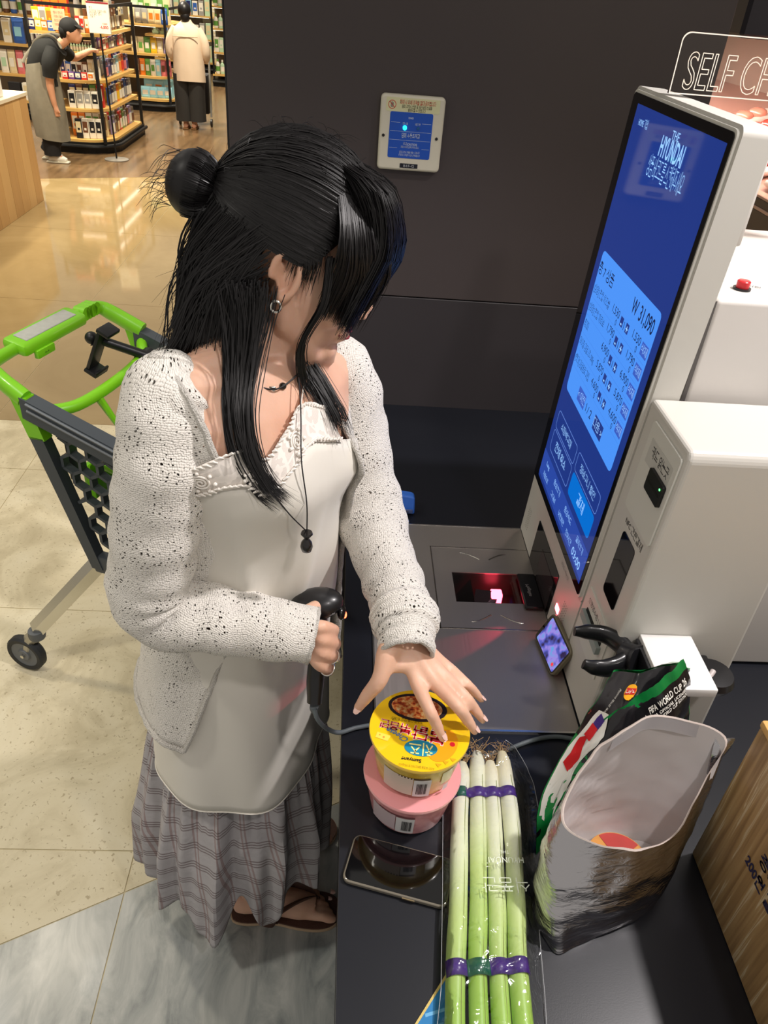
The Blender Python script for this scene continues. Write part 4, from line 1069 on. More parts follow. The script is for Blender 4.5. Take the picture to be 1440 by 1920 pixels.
# thick knitted borders
M_knit_rim = mat('white_knit_border', (232, 227, 219), .95, bump=.9, bscale=420, spec=.15)
for nm_, pts, rr in (('hem_band', srf[0], .0055), ('front_band', [r_[0] for r_ in srf], .0042), ('neck_band', srf[-1], .0045), ('front_band', [r_[-1] for r_ in srf], .0042), ('cuff', rs[-1]+[rs[-1][0]], .0035), ('cuff', ls[-1]+[ls[-1][0]], .0035)):
    pts = [p+V((noise.noise(p*160), noise.noise(p*160+V((5, 0, 0))), noise.noise(p*160+V((0, 9, 0)))))*.0012 for p in pts]
    Geo().tube(pts, [rr*(.85+.3*abs(math.sin(i*1.7))) for i in range(len(pts))], 8).obj(nm_, M_knit_rim, cardi)
# ---------------------------------------------------------------- jewellery
M_cord = mat('black_cord', (18, 16, 18), .6); M_stone = mat('black_stone', (26, 22, 22), .25, coat=.5)
g_ = Geo(); ch = [hd(-.05, -.04, -.075), V((-.148, .922, 1.462)), V((-.122, .897, 1.434)), V((-.094, .893, 1.420)), V((-.072, .902, 1.422)), V((-.046, .945, 1.436)), V((-.040, 1.0, 1.450))]
g_.tube(crom(ch, 6), .0011, 6); g_.obj('choker', M_cord, wom)
Geo().box((-.095, .896, 1.4145), (-.083, .900, 1.4215), .001).obj('bead', mat('silver', (226, 222, 214), .18, 1), wom); Geo().ell((-.075, .907, 1.418), (.005, .005, .005)).obj('bead', M_stone, wom)
g_ = Geo()
pd = tun_pt(1.228, -62, .012); pd = V((-.038, pd.y-.004, 1.236))
pd = V((-.037, .838, 1.235))
g_.tube(crom([V((-.058, .935, 1.445)), V((-.050, .885, 1.395)), tun_pt(1.345, -58, .012)+V((.0, -.006, 0)), V((-.038, .836, 1.285)), pd], 6), .0009, 6)
g_.tube(crom([V((-.150, .90, 1.448)), V((-.125, .845, 1.405)), V((-.104, .818, 1.350)), V((-.065, .818, 1.285)), pd], 6), .0009, 6)
pn = g_.obj('necklace_cord', M_cord, wom)
Geo().lathe([(.0, .006), (.0075, .006), (.0085, .0035), (.004, -.003), (.0035, -.005), (.0075, -.011), (.0088, -.018), (.007, -.025), (.002, -.029), (0, -.030)], pd+V((0, -.004, -.004)), 16).obj('pendant', M_stone, wom)
ep = hd(.004, -.088, -.032)
Geo().tube([ep+HR @ V((.006*math.cos(q), 0, .007*math.sin(q))) for q in [2*PI*i/16 for i in range(17)]], .0018, 8, cap=False).obj('earring', mat('silver', (226, 222, 214), .18, 1), wom)
# ---------------------------------------------------------------- hair
mm, N, L, b = base_mat('black_hair')
b.inputs['Base Color'].default_value = srgb(20, 18, 19); b.inputs['Roughness'].default_value = .40; b.inputs['Specular IOR Level'].default_value = .38
M_hair = mm
random.seed(11)
hair = None
CC, CR = V((-.010, 0, .052)), V((.108, .089, .106))
def cap_pt(d, s=1.0):
    d = d.normalized(); r_ = 1/math.sqrt((d.x/CR.x)**2+(d.y/CR.y)**2+(d.z/CR.z)**2)
    return CC+d*r_*s
# under-cap covering the skull behind the hairline
g_ = Geo(); rows = []
for j in range(25):
    row = []
    for k in range(48):
        a = 2*PI*k/48
        # lower rim of the cap: high on the forehead, over the ears, low at the nape
        low = pw(math.degrees(abs(((a+PI) % (2*PI))-PI)), [(0, 34), (30, 24), (50, 2), (62, -18), (72, -22), (82, -6), (94, -2), (106, -26), (140, -44), (180, -48)])
        el = math.radians(90-(90-low)*j/24*.999-.01)
        d = V((math.cos(a)*math.cos(el), math.sin(a)*math.cos(el), math.sin(el)))
        p = cap_pt(d, .972); row.append(hd(*p))
    rows.append(row)
g_.loft(rows, True, False); cap = g_.obj('hair', M_hair, wom)
def strand(g, pts, r0, n=3, taper=True, k=5):
    P = crom(pts, k); m_ = len(P)
    rad = [r0*(1 if i < m_*.6 else max(.12, 1-(i-m_*.6)/(m_*.42))) if taper else r0 for i in range(m_)]
    g.tube(P, rad, n, cap=False)
def jit(s): return V((random.gauss(0, s), random.gauss(0, s), random.gauss(0, s)))
def lock(name, guide, spread, count, r0=.0009, k=5, shrink=.5):
    """bundle of strands around guide points; spread per point"""
    g = Geo(); guide = [V(p) for p in guide]
    for _ in range(count):
        u, v, w2 = random.gauss(0, 1), random.gauss(0, 1), random.gauss(0, 1)
        ln = random.uniform(.78, 1.03)
        pts = []
        for i, p in enumerate(guide):
            s_ = spread[i] if hasattr(spread, '__len__') else spread
            pts.append(p+V((u, v, w2*.35))*s_+jit(s_*.18))
        if ln < 1: pts[-1] = pts[-2].lerp(pts[-1], max(.3, 1-(1-ln)*3))
        strand(g, pts, r0*random.uniform(.6, 1.25), 3, True, k)
    return g.obj(name, M_hair, cap)
BUN = V((-.112, -.020, .070))
# top sweep: hairline to bun
g_ = Geo()
bd = (BUN-CC).normalized()
for _ in range(3400):
    q = random.uniform(-1, 1)
    az = math.radians(q*118); el = math.radians(pw(abs(math.degrees(az)), [(0, 44), (30, 32), (50, 6), (62, -14), (72, -18), (82, -3), (95, 0), (118, -18)])+random.uniform(-2, 40)*(1 if random.random() < .55 else .25))
    d0 = V((math.cos(az)*math.cos(el), math.sin(az)*math.cos(el), math.sin(el)))
    pts = []; hgt = random.uniform(.985, 1.03)
    for i in range(9):
        t = i/8; d = d0.lerp(bd, t).normalized() if d0.dot(bd) > -.9 else d0
        bump_ = .035*math.sin(PI*t)*max(0, d.z)
        pts.append(cap_pt(d, hgt+bump_)+jit(.0006))
    pts[-1] = BUN+jit(.007)
    strand(g_, [hd(*p) for p in pts], random.uniform(.0006, .0011), 3, False, 2)
g_.obj('swept_hair', M_hair, cap)
# bun
g_ = Geo(); bc = V((-.138, -.022, .058)); g_.ell(hd(*bc), (.033, .032, .040), 20, 14, HR)
bun = g_.obj('bun', M_hair, cap)
g_ = Geo()
for _ in range(260):
    a = random.uniform(0, 2*PI); pts = []
    for i in range(9):
        t = i/8; th = -1.2+t*2.9; rr = 1.03+random.uniform(-.01, .02)
        p = V((-math.cos(th)*.036*rr*-1*-1, math.sin(th)*.032*math.cos(a)*rr, math.sin(th)*.040*math.sin(a)*rr))
        pts.append(hd(*(bc+V((-math.cos(th)*.036*rr*-1, p.y, p.z))*1)))
    strand(g_, pts, random.uniform(.0005, .0009), 3, True, 2)
for _ in range(46):
    a = random.uniform(0, 2*PI); s0 = bc+V((-.02, .028*math.cos(a), .034*math.sin(a))); s1 = s0+V((-random.uniform(.01, .035), random.gauss(0, .012), -random.uniform(-.005, .045)))
    strand(g_, [hd(*s0), hd(*((s0+s1)/2+V((-.006, 0, .004)))), hd(*s1)], .00035, 3, True, 3)
g_.obj('bun_strands', M_hair, bun)
ax = V((-1, 0, -.1)).normalized(); x_ = ax.orthogonal().normalized(); y_ = ax.cross(x_)
Geo().tube([hd(*(V((-.114, -.0205, .069))+(x_*math.cos(q)+y_*math.sin(q))*.0165)) for q in [2*PI*i/24 for i in range(25)]], .0028, 8, cap=False).obj('hair_tie', mat('silver_tie', (170, 170, 168), .35, .6), cap)
# bangs: a full fringe falling forward from the parting
g_ = Geo()
for _ in range(2100):
    q = random.uniform(-1, 1); y0 = q*.068
    dep = random.random()**.6                       # 0 against the forehead, 1 outermost
    s0 = cap_pt(V((.46+random.uniform(-.24, .20), y0*6, .95)), .99)
    drop = random.uniform(.0, .05)
    bulge = .098+.034*dep-abs(q)**2*.020
    tip = V((.100+.010*dep-.018*abs(q)+random.uniform(-.004, .008), y0*1.08-.004*random.random(), -.006-drop*(.32 if abs(q) < .8 else .9)))
    pts = [s0, V(((s0.x+bulge)/2+.010*dep, y0*1.02, .118+.012*dep+random.gauss(0, .002))), V((bulge, y0*1.06, .076+random.gauss(0, .003))), V((bulge*.97, y0*1.08, .030)), tip]
    strand(g_, [hd(*p) for p in pts], random.uniform(.0005, .0009), 3, True, 3)
g_.obj('bangs', M_hair, cap)
# near-side curtain running from the parting down to the temple
g_ = Geo()
for _ in range(900):
    t0 = random.random()**.8; dep = random.random()
    s0 = cap_pt(V((.58-.10*t0+random.gauss(0, .05), -.20-.36*t0, .95-.12*t0+random.gauss(0, .05))), 1.0+.012*dep)
    ln = random.random()
    e = V((.108-.050*t0+random.gauss(0, .004), -.040-.036*t0, .004-(.045*ln if t0 < .6 else .038*ln)))
    b1 = V(((s0.x+e.x)/2+.020-.008*t0, -.058-.034*t0-.002*dep, .096-.022*t0)); b2 = V((e.x+.010-.004*t0, -.056-.030*t0, .045-.014*t0))
    strand(g_, [hd(*p) for p in (s0, b1, b2, e)], random.uniform(.0005, .0009), 3, True, 4)
for _ in range(160):
    s0 = cap_pt(V((.35+random.gauss(0, .10), -.9, random.uniform(-.05, .22))), .985); e = s0+V((.004+random.gauss(0, .004), .006, -.030-.030*random.random()))
    strand(g_, [hd(*s0), hd(*((s0+e)/2+V((.002, -.004, 0)))), hd(*e)], .00045, 3, True, 4)
g_.obj('side_bangs', M_hair, cap)
lock('face_lock', [hd(.050, -.084, .045), hd(.058, -.084, -.01), hd(.047, -.080, -.07), V((-.050, .925, 1.42)), V((-.030, .918, 1.385))], [.0025, .0025, .0025, .004, .007], 55, .0007)
# back curtain
g_ = Geo()
for _ in range(1900):
    az = math.radians(random.uniform(97, 266)); q = random.random()
    el = math.radians(random.uniform(-42, 16)); d = V((math.cos(az)*math.cos(el), math.sin(az)*math.cos(el), math.sin(el)))
    s0 = cap_pt(d, 1.0); S_ = hd(*s0)
    u = (math.degrees(az)-105)/157                # 0 far (left) side .. 1 near (right) side
    tip = V((-.125-.105*random.random()+.03*(1-u), 1.05-.14*u+random.gauss(0, .010), 1.475-.045*random.random()))
    if random.random() < .16: tip += V((-.02, 0, -.03))
    mid = (S_+tip)/2+V((-.012-.014*random.random(), 0, .012)); q2 = S_.lerp(tip, .8)+V((-.010, 0, -.004))
    strand(g_, [S_, S_.lerp(mid, .5)+V((-.006, -.0, 0)), mid, q2, tip], random.uniform(.0005, .0009), 3, True, 3)
g_.obj('back_hair', M_hair, cap)
# long lock falling over the near collarbone
nl0 = hd(-.035, -.086, -.020)
lock('chest_lock', [nl0, V((-.118, .905, 1.505)), V((-.122, .882, 1.455)), V((-.122, .850, 1.410)), V((-.112, .828, 1.365)), V((-.090, .818, 1.325)), V((-.066, .815, 1.300))], [.014, .011, .008, .0065, .006, .006, .009], 330, .0007)
lock('chest_lock', [nl0+V((-.01, 0, 0)), V((-.138, .908, 1.50)), V((-.142, .885, 1.45)), V((-.140, .850, 1.405)), V((-.128, .822, 1.355)), V((-.100, .814, 1.310)), V((-.072, .815, 1.285))], [.008, .006, .003, .003, .003, .003, .006], 45, .0008)
# far-side hair coming forward under the chin
lock('far_lock', [hd(-.02, .075, -.03), hd(.0, .068, -.085), V((-.058, .975, 1.435)), V((-.030, .945, 1.405)), V((-.008, .930, 1.372)), V((.004, .925, 1.335))], [.010, .010, .009, .008, .009, .012], 220, .0007)
# flyaways
g_ = Geo()
for _ in range(80):
    az = random.uniform(0, 2*PI); el = random.uniform(.2, 1.4); d = V((math.cos(az)*math.cos(el), math.sin(az)*math.cos(el), math.sin(el)))
    s0 = cap_pt(d, 1.03); e = s0+d.cross(V((random.gauss(0, 1), random.gauss(0, 1), random.gauss(0, 1))).normalized())*random.uniform(.02, .05)+d*random.uniform(.004, .014)
    strand(g_, [hd(*s0), hd(*((s0+e)/2+d*.006)), hd(*e)], .00028, 3, True, 4)
for _ in range(60):
    s0 = V((-.15-.06*random.random(), .92+.1*random.random(), 1.58-.08*random.random())); e = s0+V((-random.uniform(.01, .05), random.gauss(0, .01), -random.uniform(.02, .08)))
    strand(g_, [s0+V((.03, .0, .03)), s0, e], .0003, 3, True, 4)
fo = g_.obj('flyaway_hair', M_hair, cap); fo['kind'] = 'stuff'
# ================================================================ hand scanner and its cable
hs = thing('handheld_scanner', (-.02, .84, .93), 'black handheld barcode scanner held in the woman\'s right hand', 'scanner')
M_blk = mat('satin_black', (24, 24, 27), .32, coat=.2)
g_ = Geo(); g_.tube(crom([V((-.018, .8865, 1.055)), V((-.018, .860, 1.030)), V((-.018, .842, .990)), V((-.019, .824, .955)), V((-.019, .806, .925))], 5), lerpl([.014, .0155, .0145, .0155, .013], 5), 16, flat=.85); g_.obj('grip', M_blk, hs)
g_ = Geo(); hq = Matrix.Rotation(math.radians(-12), 3, 'Y') @ Matrix.Rotation(math.radians(10), 3, 'X')
g_.ell((-.022, .885, 1.062), (.042, .028, .022), 24, 14, hq); g_.obj('scan_head', M_blk, hs)
g_ = Geo(); g_.ell((.0165, .880, 1.053), (.0075, .016, .011), 16, 10, hq); g_.obj('window_rim', mat('rim_black', (10, 10, 12), .2), hs)
g_ = Geo(); g_.ell((.0215, .8755, 1.050), (.004, .007, .005), 12, 8, hq); g_.obj('red_aimer', mat('red_aimer', (255, 96, 60), .4, emit=6), hs)
g_ = Geo(); g_.lathe([(.007, 0), (.0075, .012), (.006, .026)], (-.019, .804, .920), 14, Matrix.Rotation(math.radians(205), 3, 'X')); g_.obj('strain_relief', mat('grey_rubber', (92, 98, 102), .5), hs)
cb_ = Geo(); cb_.tube(crom([V((-.019, .800, .918)), V((-.012, .797, .895)), V((.004, .810, .858)), V((.024, .826, .830)), V((.055, .842, .8245)), V((.10, .846, .8265)), V((.16, .822, .8245)), V((.22, .793, .8245)), V((.256, .788, .8245)), V((.293, .799, .8245)), V((.350, .824, .8245)), V((.392, .833, .8245)), V((.43, .828, .8245)), V((.48, .822, .8245))], 8), .0038, 10)
tag(cb_.obj('scanner_cable', mat('grey_cable', (98, 106, 110), .5)), 'grey cable running from the handheld scanner across the counter', 'cable')

# ================================================================ noodle bowls
def bowl(name, c, z0, label, side_m, lid_m, rim_m, rt=.0735, rb=.058, h=.078):
    t = thing(name, (c[0], c[1], z0), label, 'noodle bowl')
    c = V((c[0], c[1], z0))
    g = Geo(); g.lathe([(0, 0.001), (rb-.004, 0.001), (rb, .004), (rb+.0055, h*.45), (rt-.006, h*.93), (rt-.006, h)], c, 56); g.obj('cup', side_m, t)
    g = Geo(); g.lathe([(rt-.007, h-.004), (rt-.001, h-.0045), (rt, h-.001), (rt-.001, h+.0015), (rt-.007, h+.001)], c, 56, cap=False); g.obj('rim', rim_m, t)
    g = Geo(); g.lathe([(0, h+.0005), (rt-.0012, h+.0005), (rt-.0008, h+.0020), (0, h+.0020)], c, 56); lid = g.obj('lid', lid_m, t)
    return t, lid, c, h
def side_mat(name, base, spot_):
    m, N, L, b = base_mat(name)
    tc = N.new('ShaderNodeTexCoord'); nz = N.new('ShaderNodeTexNoise'); nz.inputs['Scale'].default_value = 60; nz.inputs['Detail'].default_value = 6; L.new(tc.outputs['Object'], nz.inputs['Vector'])
    r = ramp(N, [(.35, srgb(*base)), (.65, srgb(*spot_))]); L.new(nz.outputs[0], r.inputs[0]); L.new(r.outputs[0], b.inputs['Base Color'])
    b.inputs['Roughness'].default_value = .35; b.inputs['Coat Weight'].default_value = .6; b.inputs['Coat Roughness'].default_value = .08
    return m
def cyl_label(parent, name, m, c, h, a0, a1, z0, z1, off=.0006, rt=.0735, rb=.058):
    rows = []
    for z in (z0, (z0+z1)/2, z1):
        rr = rb+.004+(rt-.0105-rb)*(z/(h*.93))+off
        rows.append([c+V((rr*math.cos(math.radians(a)), rr*math.sin(math.radians(a)), z)) for a in [a0+(a1-a0)*k/10 for k in range(11)]])
    g = Geo(); g.loft(rows, False, False); return g.obj(name, m, parent)
M_label = mat('label_white', (206, 204, 206), .4, coat=.4); M_bar = mat('barcode_black', (22, 20, 24), .5)
def barcode(parent, c, h, a0, a1, z0, z1):
    a = a0; random.seed(5)
    while a < a1:
        wd = random.choice((.35, .6, .9)); cyl_label(parent, 'barcode_bar', M_bar, c, h, a, min(a+wd, a1), z0, z1, .0011); a += wd+random.choice((.4, .7))
pk, pl, pc, ph = bowl('noodle_bowl', (.1325, .7065), .820, 'pink instant noodle bowl under the yellow one', side_mat('pink_sleeve', (188, 118, 124), (214, 150, 152)), mat('pink_lid', (238, 160, 164), .35, coat=.4), mat('pink_rim', (240, 172, 174), .3, coat=.5))
cyl_label(pk, 'barcode_label', M_label, pc, ph, -112, -62+-26, .014, .052); barcode(pk, pc, ph, -104, -91, .020, .045)
cyl_label(pk, 'nutrition_label', mat('label_pinkgrey', (190, 172, 178), .4, coat=.4), pc, ph, -150, -113, .016, .054)
cyl_label(pk, 'print_strip', mat('label_brown', (110, 66, 70), .5), pc, ph, -138, -88, .0535, .0565)
yw, yl, yc, yh = bowl('noodle_bowl', (.136, .716), .900, 'yellow cheese instant noodle bowl under the woman\'s left hand', side_mat('yellow_sleeve', (196, 158, 40), (214, 188, 96)), mat('yellow_lid', (250, 206, 22), .32, coat=.5), mat('yellow_rim', (240, 200, 90), .3, coat=.5))
cyl_label(yw, 'barcode_label', M_label, yc, yh, -98, -76, .010, .050); barcode(yw, yc, yh, -94, -81, .016, .042)
cyl_label(yw, 'nutrition_label', mat('label_tan', (206, 190, 176), .4, coat=.4), yc, yh, -140, -99, .012, .054)
cyl_label(yw, 'print_strip', mat('label_dark', (60, 46, 30), .5), yc, yh, -118, -78, .051, .054)
cyl_label(yw, 'white_patch', mat('label_cream', (226, 214, 170), .4, coat=.4), yc, yh, -62, -44, .030, .058); cyl_label(yw, 'round_mark', M_label, yc, yh, -56, -47, .010, .024)
# lid print (reads from the far side of the counter)
LZ = .9802
lr = math.radians(172)
def lf(x, y, h): return V((yc.x+x*math.cos(lr)-y*math.sin(lr), yc.y+x*math.sin(lr)+y*math.cos(lr), LZ+h))
def disc(name, m, x, y, rx, ry, h, n=28, rot=0, parent=yl):
    g = Geo(); P = []
    for k in range(n):
        a = 2*PI*k/n; u, v = rx*math.cos(a), ry*math.sin(a); P.append((x+u*math.cos(rot)-v*math.sin(rot), y+u*math.sin(rot)+v*math.cos(rot)))
    g.add([lf(a, c, h) for a, c in P], [list(range(n))]); return g.obj(name, m, parent, smooth=False)
disc('pan_picture', mat('pan_black', (38, 28, 34), .4), .006, -.038, .044, .026, .0003)
mm, N, L, b = base_mat('noodle_print'); tc = N.new('ShaderNodeTexCoord'); vo = N.new('ShaderNodeTexNoise'); vo.inputs['Scale'].default_value = 170; vo.inputs['Detail'].default_value = 5; L.new(tc.outputs['Object'], vo.inputs['Vector'])
r = ramp(N, [(.32, srgb(120, 30, 16)), (.45, srgb(206, 96, 40)), (.55, srgb(226, 168, 96)), (.68, srgb(240, 214, 160))]); L.new(vo.outputs[0], r.inputs[0]); L.new(r.outputs[0], b.inputs['Base Color']); b.inputs['Roughness'].default_value = .35
disc('noodle_picture', mm, .007, -.038, .038, .021, .0005)
disc('orange_shade', mat('orange_print', (246, 168, 20), .35, coat=.5), -.034, .024, .020, .030, .00025, rot=-.4)
disc('blue_badge', mat('badge_teal', (16, 140, 176), .35, coat=.4), -.004, .034, .0235, .0138, .0004, rot=.05)
M_red = mat('print_red', (206, 22, 40), .4); M_wht = mat('print_white', (250, 246, 236), .4)
for m_, bd, hh in ((M_wht, .042, .0005), (M_red, .014, .0007)):
    for s_, x_, y_, sz in (('불', -.026, .0095, .025), ('닭', -.001, .0065, .023), ('볶', .0205, .0035, .018), ('음', .037, .0015, .0145), ('면', .051, -.001, .0145)):
        letter(yl, m_, s_, lf, -x_*-1, y_, sz, hh, bold=bd, rot=-.12)
letter(yl, mat('print_paleyellow', (250, 244, 150), .4), '치즈', lf, -.004, .034, .020, .0006, bold=.02, width=.034)
letter(yl, mat('print_blue', (40, 120, 190), .4), 'Cheese', lf, .032, .017, .013, .0006, shear=.35, width=.034, rot=-.45, bold=.01)
letter(yl, mat('print_black', (30, 26, 20), .5), 'Samyang', lf, .008, .056, .008, .0006, width=.028, bold=.02)
letter(yl, mat('print_black', (30, 26, 20), .5), '치즈로 더욱 맛있게 매콤!', lf, .020, -.012, .006, .0006, width=.046)
letter(yl, mat('print_brown', (150, 110, 20), .5), '조리전 뚜껑을 절취선까지 벗겨주십시오', lf, .0, .0655, .004, .0006, width=.05)
g = Geo(); g.add([lf(a, c, .0005) for a, c in ((.040, .020), (.060, .016), (.062, .026), (.044, .030))], [[0, 1, 2, 3]]); g.obj('cheese_picture', mat('print_cheese', (250, 224, 90), .4), yl, smooth=False)
for a, c, q in ((.050, .024, .0016), (.056, .021, .0012)): disc('cheese_hole', mat('print_orange2', (236, 150, 60), .4), a, c, q, q, .0007, 10)
disc('red_symbol', M_red, -.048, .020, .004, .004, .0005, 12)
for k in range(3):
    x_ = -.030-.010*k; y_ = .056-.006*k
    g = Geo(); g.add([lf(a, c, .0005) for a, c in ((x_-.0045, y_), (x_+.0045, y_), (x_, y_+.006))], [[0, 1, 2]]); g.obj('triangle_print', mat('print_amber', (222, 170, 20), .4), yl, smooth=False)

# ================================================================ phones
def phone(name, label, mtx, L_, W_, scr_m, case_m, th=.0085):
    t = thing(name, mtx.translation, label, 'phone')
    fr = lambda x, y, h: mtx @ V((x, y, h))
    g = Geo(); g.prism(rrect(-L_/2, -W_/2, L_/2, W_/2, .011), 0, th, fr); o = g.obj('case', case_m, t); 
    m_ = o.modifiers.new('b', 'BEVEL'); m_.width = .0025; m_.segments = 3; m_.limit_method = 'ANGLE'
    g = Geo(); g.prism(rrect(-L_/2+.0025, -W_/2+.0025, L_/2-.0025, W_/2-.0025, .009), th-.001, th+.0003, fr); sc = g.obj('screen', scr_m, t)
    return t, sc, fr, th
M_case = mat('clear_case', (150, 142, 128), .15, .55, coat=.5)
mt = Matrix.Translation((.1135, .5905, .8205)) @ Matrix.Rotation(math.radians(-15), 4, 'Z')
t, sc, fr, th = phone('mobile_phone', 'black-screened phone in a clear case lying flat on the counter', mt, .150, .074, M_gloss_black, M_case)
g = Geo(); g.prism(rrect(.012, -.0385, .030, -.0368, .0007), .003, .006, fr); g.obj('side_button', mat('brass_button', (206, 186, 150), .25, 1), t)
# propped phone recording a clip
o0, o1, u0 = V((.421, .972, .8228)), V((.410, 1.072, .8228)), V((.437, 1.074, .884))
xax = (o1-o0).normalized(); yax = (u0-o1); yax = (yax-xax*yax.dot(xax)).normalized(); zax = xax.cross(yax)
if zax.x > 0: zax = -zax; xax = -xax; o0, o1 = o1, o0
Lp, Wp = .108, .068
c0 = (o0+o1)/2+yax*Wp/2
mt = Matrix((xax, yax, zax)).transposed().to_4x4(); mt.translation = c0-zax*.0
mscr, N, L, b = base_mat('phone_video'); tc = N.new('ShaderNodeTexCoord'); nz = N.new('ShaderNodeTexNoise'); nz.inputs['Scale'].default_value = 42; nz.inputs['Detail'].default_value = 2; L.new(tc.outputs['Object'], nz.inputs['Vector'])
r = ramp(N, [(.34, srgb(36, 22, 70)), (.46, srgb(80, 90, 190)), (.55, srgb(150, 130, 220)), (.68, srgb(90, 160, 220))]); L.new(nz.outputs[0], r.inputs[0]); L.new(r.outputs[0], b.inputs['Emission Color']); b.inputs['Emission Strength'].default_value = 1.0; b.inputs['Base Color'].default_value = (.01, .01, .01, 1); b.inputs['Roughness'].default_value = .08
t, sc, fr, th = phone('mobile_phone', 'phone propped upright against the kiosk showing a bright video', mt, Lp, Wp, M_gloss_black, mat('olive_case', (120, 112, 92), .35), .010)
g = Geo(); g.prism(rrect(-Lp/2+.010, -Wp/2+.006, Lp/2-.006, Wp/2-.006, .003), th+.0002, th+.0005, fr); g.obj('video_picture', mscr, sc, smooth=False)
for rr, mm_ in ((.0045, M_wht), (.003, mat('rec_red', (230, 40, 70), .4, emit=1))):
    g = Geo(); sx_ = -1 if fr(-.04, 0, 0).y < fr(.04, 0, 0).y else 1
    g.prism([(sx_*(Lp/2-.018)+rr*math.cos(a), -Wp/2+.015+rr*math.sin(a)) for a in [2*PI*k/14 for k in range(14)]], th+.0004, th+.0008+(.0003 if rr < .004 else 0), fr); g.obj('record_button', mm_, sc, smooth=False)

# ================================================================ leeks in a clear bag
def leek_mat():
    m, N, L, b = base_mat('leek_skin')
    tc = N.new('ShaderNodeTexCoord'); sp_ = N.new('ShaderNodeSeparateXYZ'); L.new(tc.outputs['UV'], sp_.inputs[0])
    nz = N.new('ShaderNodeTexNoise'); nz.inputs['Scale'].default_value = 90; nz.inputs['Detail'].default_value = 5
    mp = N.new('ShaderNodeMapping'); mp.inputs['Scale'].default_value = (1, .05, 1); L.new(tc.outputs['UV'], mp.inputs[0]); L.new(mp.outputs[0], nz.inputs['Vector'])
    ad = N.new('ShaderNodeMath'); ad.operation = 'MULTIPLY_ADD'; ad.inputs[1].default_value = .06; L.new(nz.outputs[0], ad.inputs[0]); L.new(sp_.outputs[1], ad.inputs[2])
    oi = N.new('ShaderNodeObjectInfo'); a2 = N.new('ShaderNodeMath'); a2.operation = 'MULTIPLY_ADD'; a2.inputs[1].default_value = .09; L.new(oi.outputs['Random'], a2.inputs[0]); L.new(ad.outputs[0], a2.inputs[2])
    r = ramp(N, [(.03, srgb(226, 214, 176)), (.10, srgb(236, 234, 214)), (.22, srgb(228, 232, 198)), (.30, srgb(204, 222, 146)), (.42, srgb(168, 204, 92)), (.62, srgb(150, 194, 78))])
    L.new(a2.outputs[0], r.inputs[0]); L.new(r.outputs[0], b.inputs['Base Color']); b.inputs['Roughness'].default_value = .38; b.inputs['Subsurface Weight'].default_value = .15; b.inputs['Subsurface Radius'].default_value = (.01, .01, .004)
    return m
M_leek = leek_mat()
LKS = [((.222, .764), (.207, .66), (.192, .54), (.176, .43), (.150, .19), .0129, 'leftmost leek of the bundle, its green starting highest up'),
       ((.249, .786), (.235, .66), (.220, .54), (.205, .43), (.183, .18), .0124, 'second leek from the left in the bagged bundle'),
       ((.268, .768), (.259, .66), (.246, .54), (.232, .43), (.214, .185), .0121, 'third leek from the left in the bagged bundle'),
       ((.290, .786), (.286, .66), (.272, .54), (.258, .43), (.243, .19), .0129, 'rightmost leek of the bundle, bulb tip with curled roots')]
random.seed(21)
for i, (a, b1, c1, d1, e1, rr, lab) in enumerate(LKS):
    zc = .8215+rr
    t = thing('leek', (b1[0], b1[1], .82), lab, 'leek', 'leeks in the bundle')
    pts = [V((p[0], p[1], zc+(.004 if k == 0 else 0))) for k, p in enumerate((a, b1, c1, d1, e1))]
    P = crom(pts, 8); R_ = [rr*(.55 if k == 0 else .92 if k == 1 else .35 if k == len(P)-1 else .75 if k == len(P)-2 else 1.0)*(1+.03*math.sin(k*.7+i)) for k in range(len(P))]
    g = Geo(); g.tube(P, R_, 18, uscale=.08); g.obj('stalk', M_leek, t)
    g = Geo(); g.tube([p+V((rr*.5, 0, rr*.84)) for p in P[3:-2]], .0006, 5); g.obj('leaf_seam', mat('leek_line', (150, 160, 90), .5), t)
    g = Geo()
    for k in range(22):
        s0 = P[0]+V((random.gauss(0, .004), 0, random.gauss(0, .003))); q = s0+V((random.gauss(0, .008), random.uniform(.004, .016), random.uniform(-.004, .010)))
        q2 = q+V((random.gauss(0, .009), random.gauss(0, .006), random.gauss(0, .004)))
        g.tube(crom([s0, q, q2], 3), .00045, 4)
    g.obj('roots', mat('root_tan', (176, 142, 96), .8), t)
M_purple = mat('purple_tape', (74, 42, 128), .35, coat=.3); M_gtape = mat('green_tape', (26, 92, 72), .35, coat=.3)
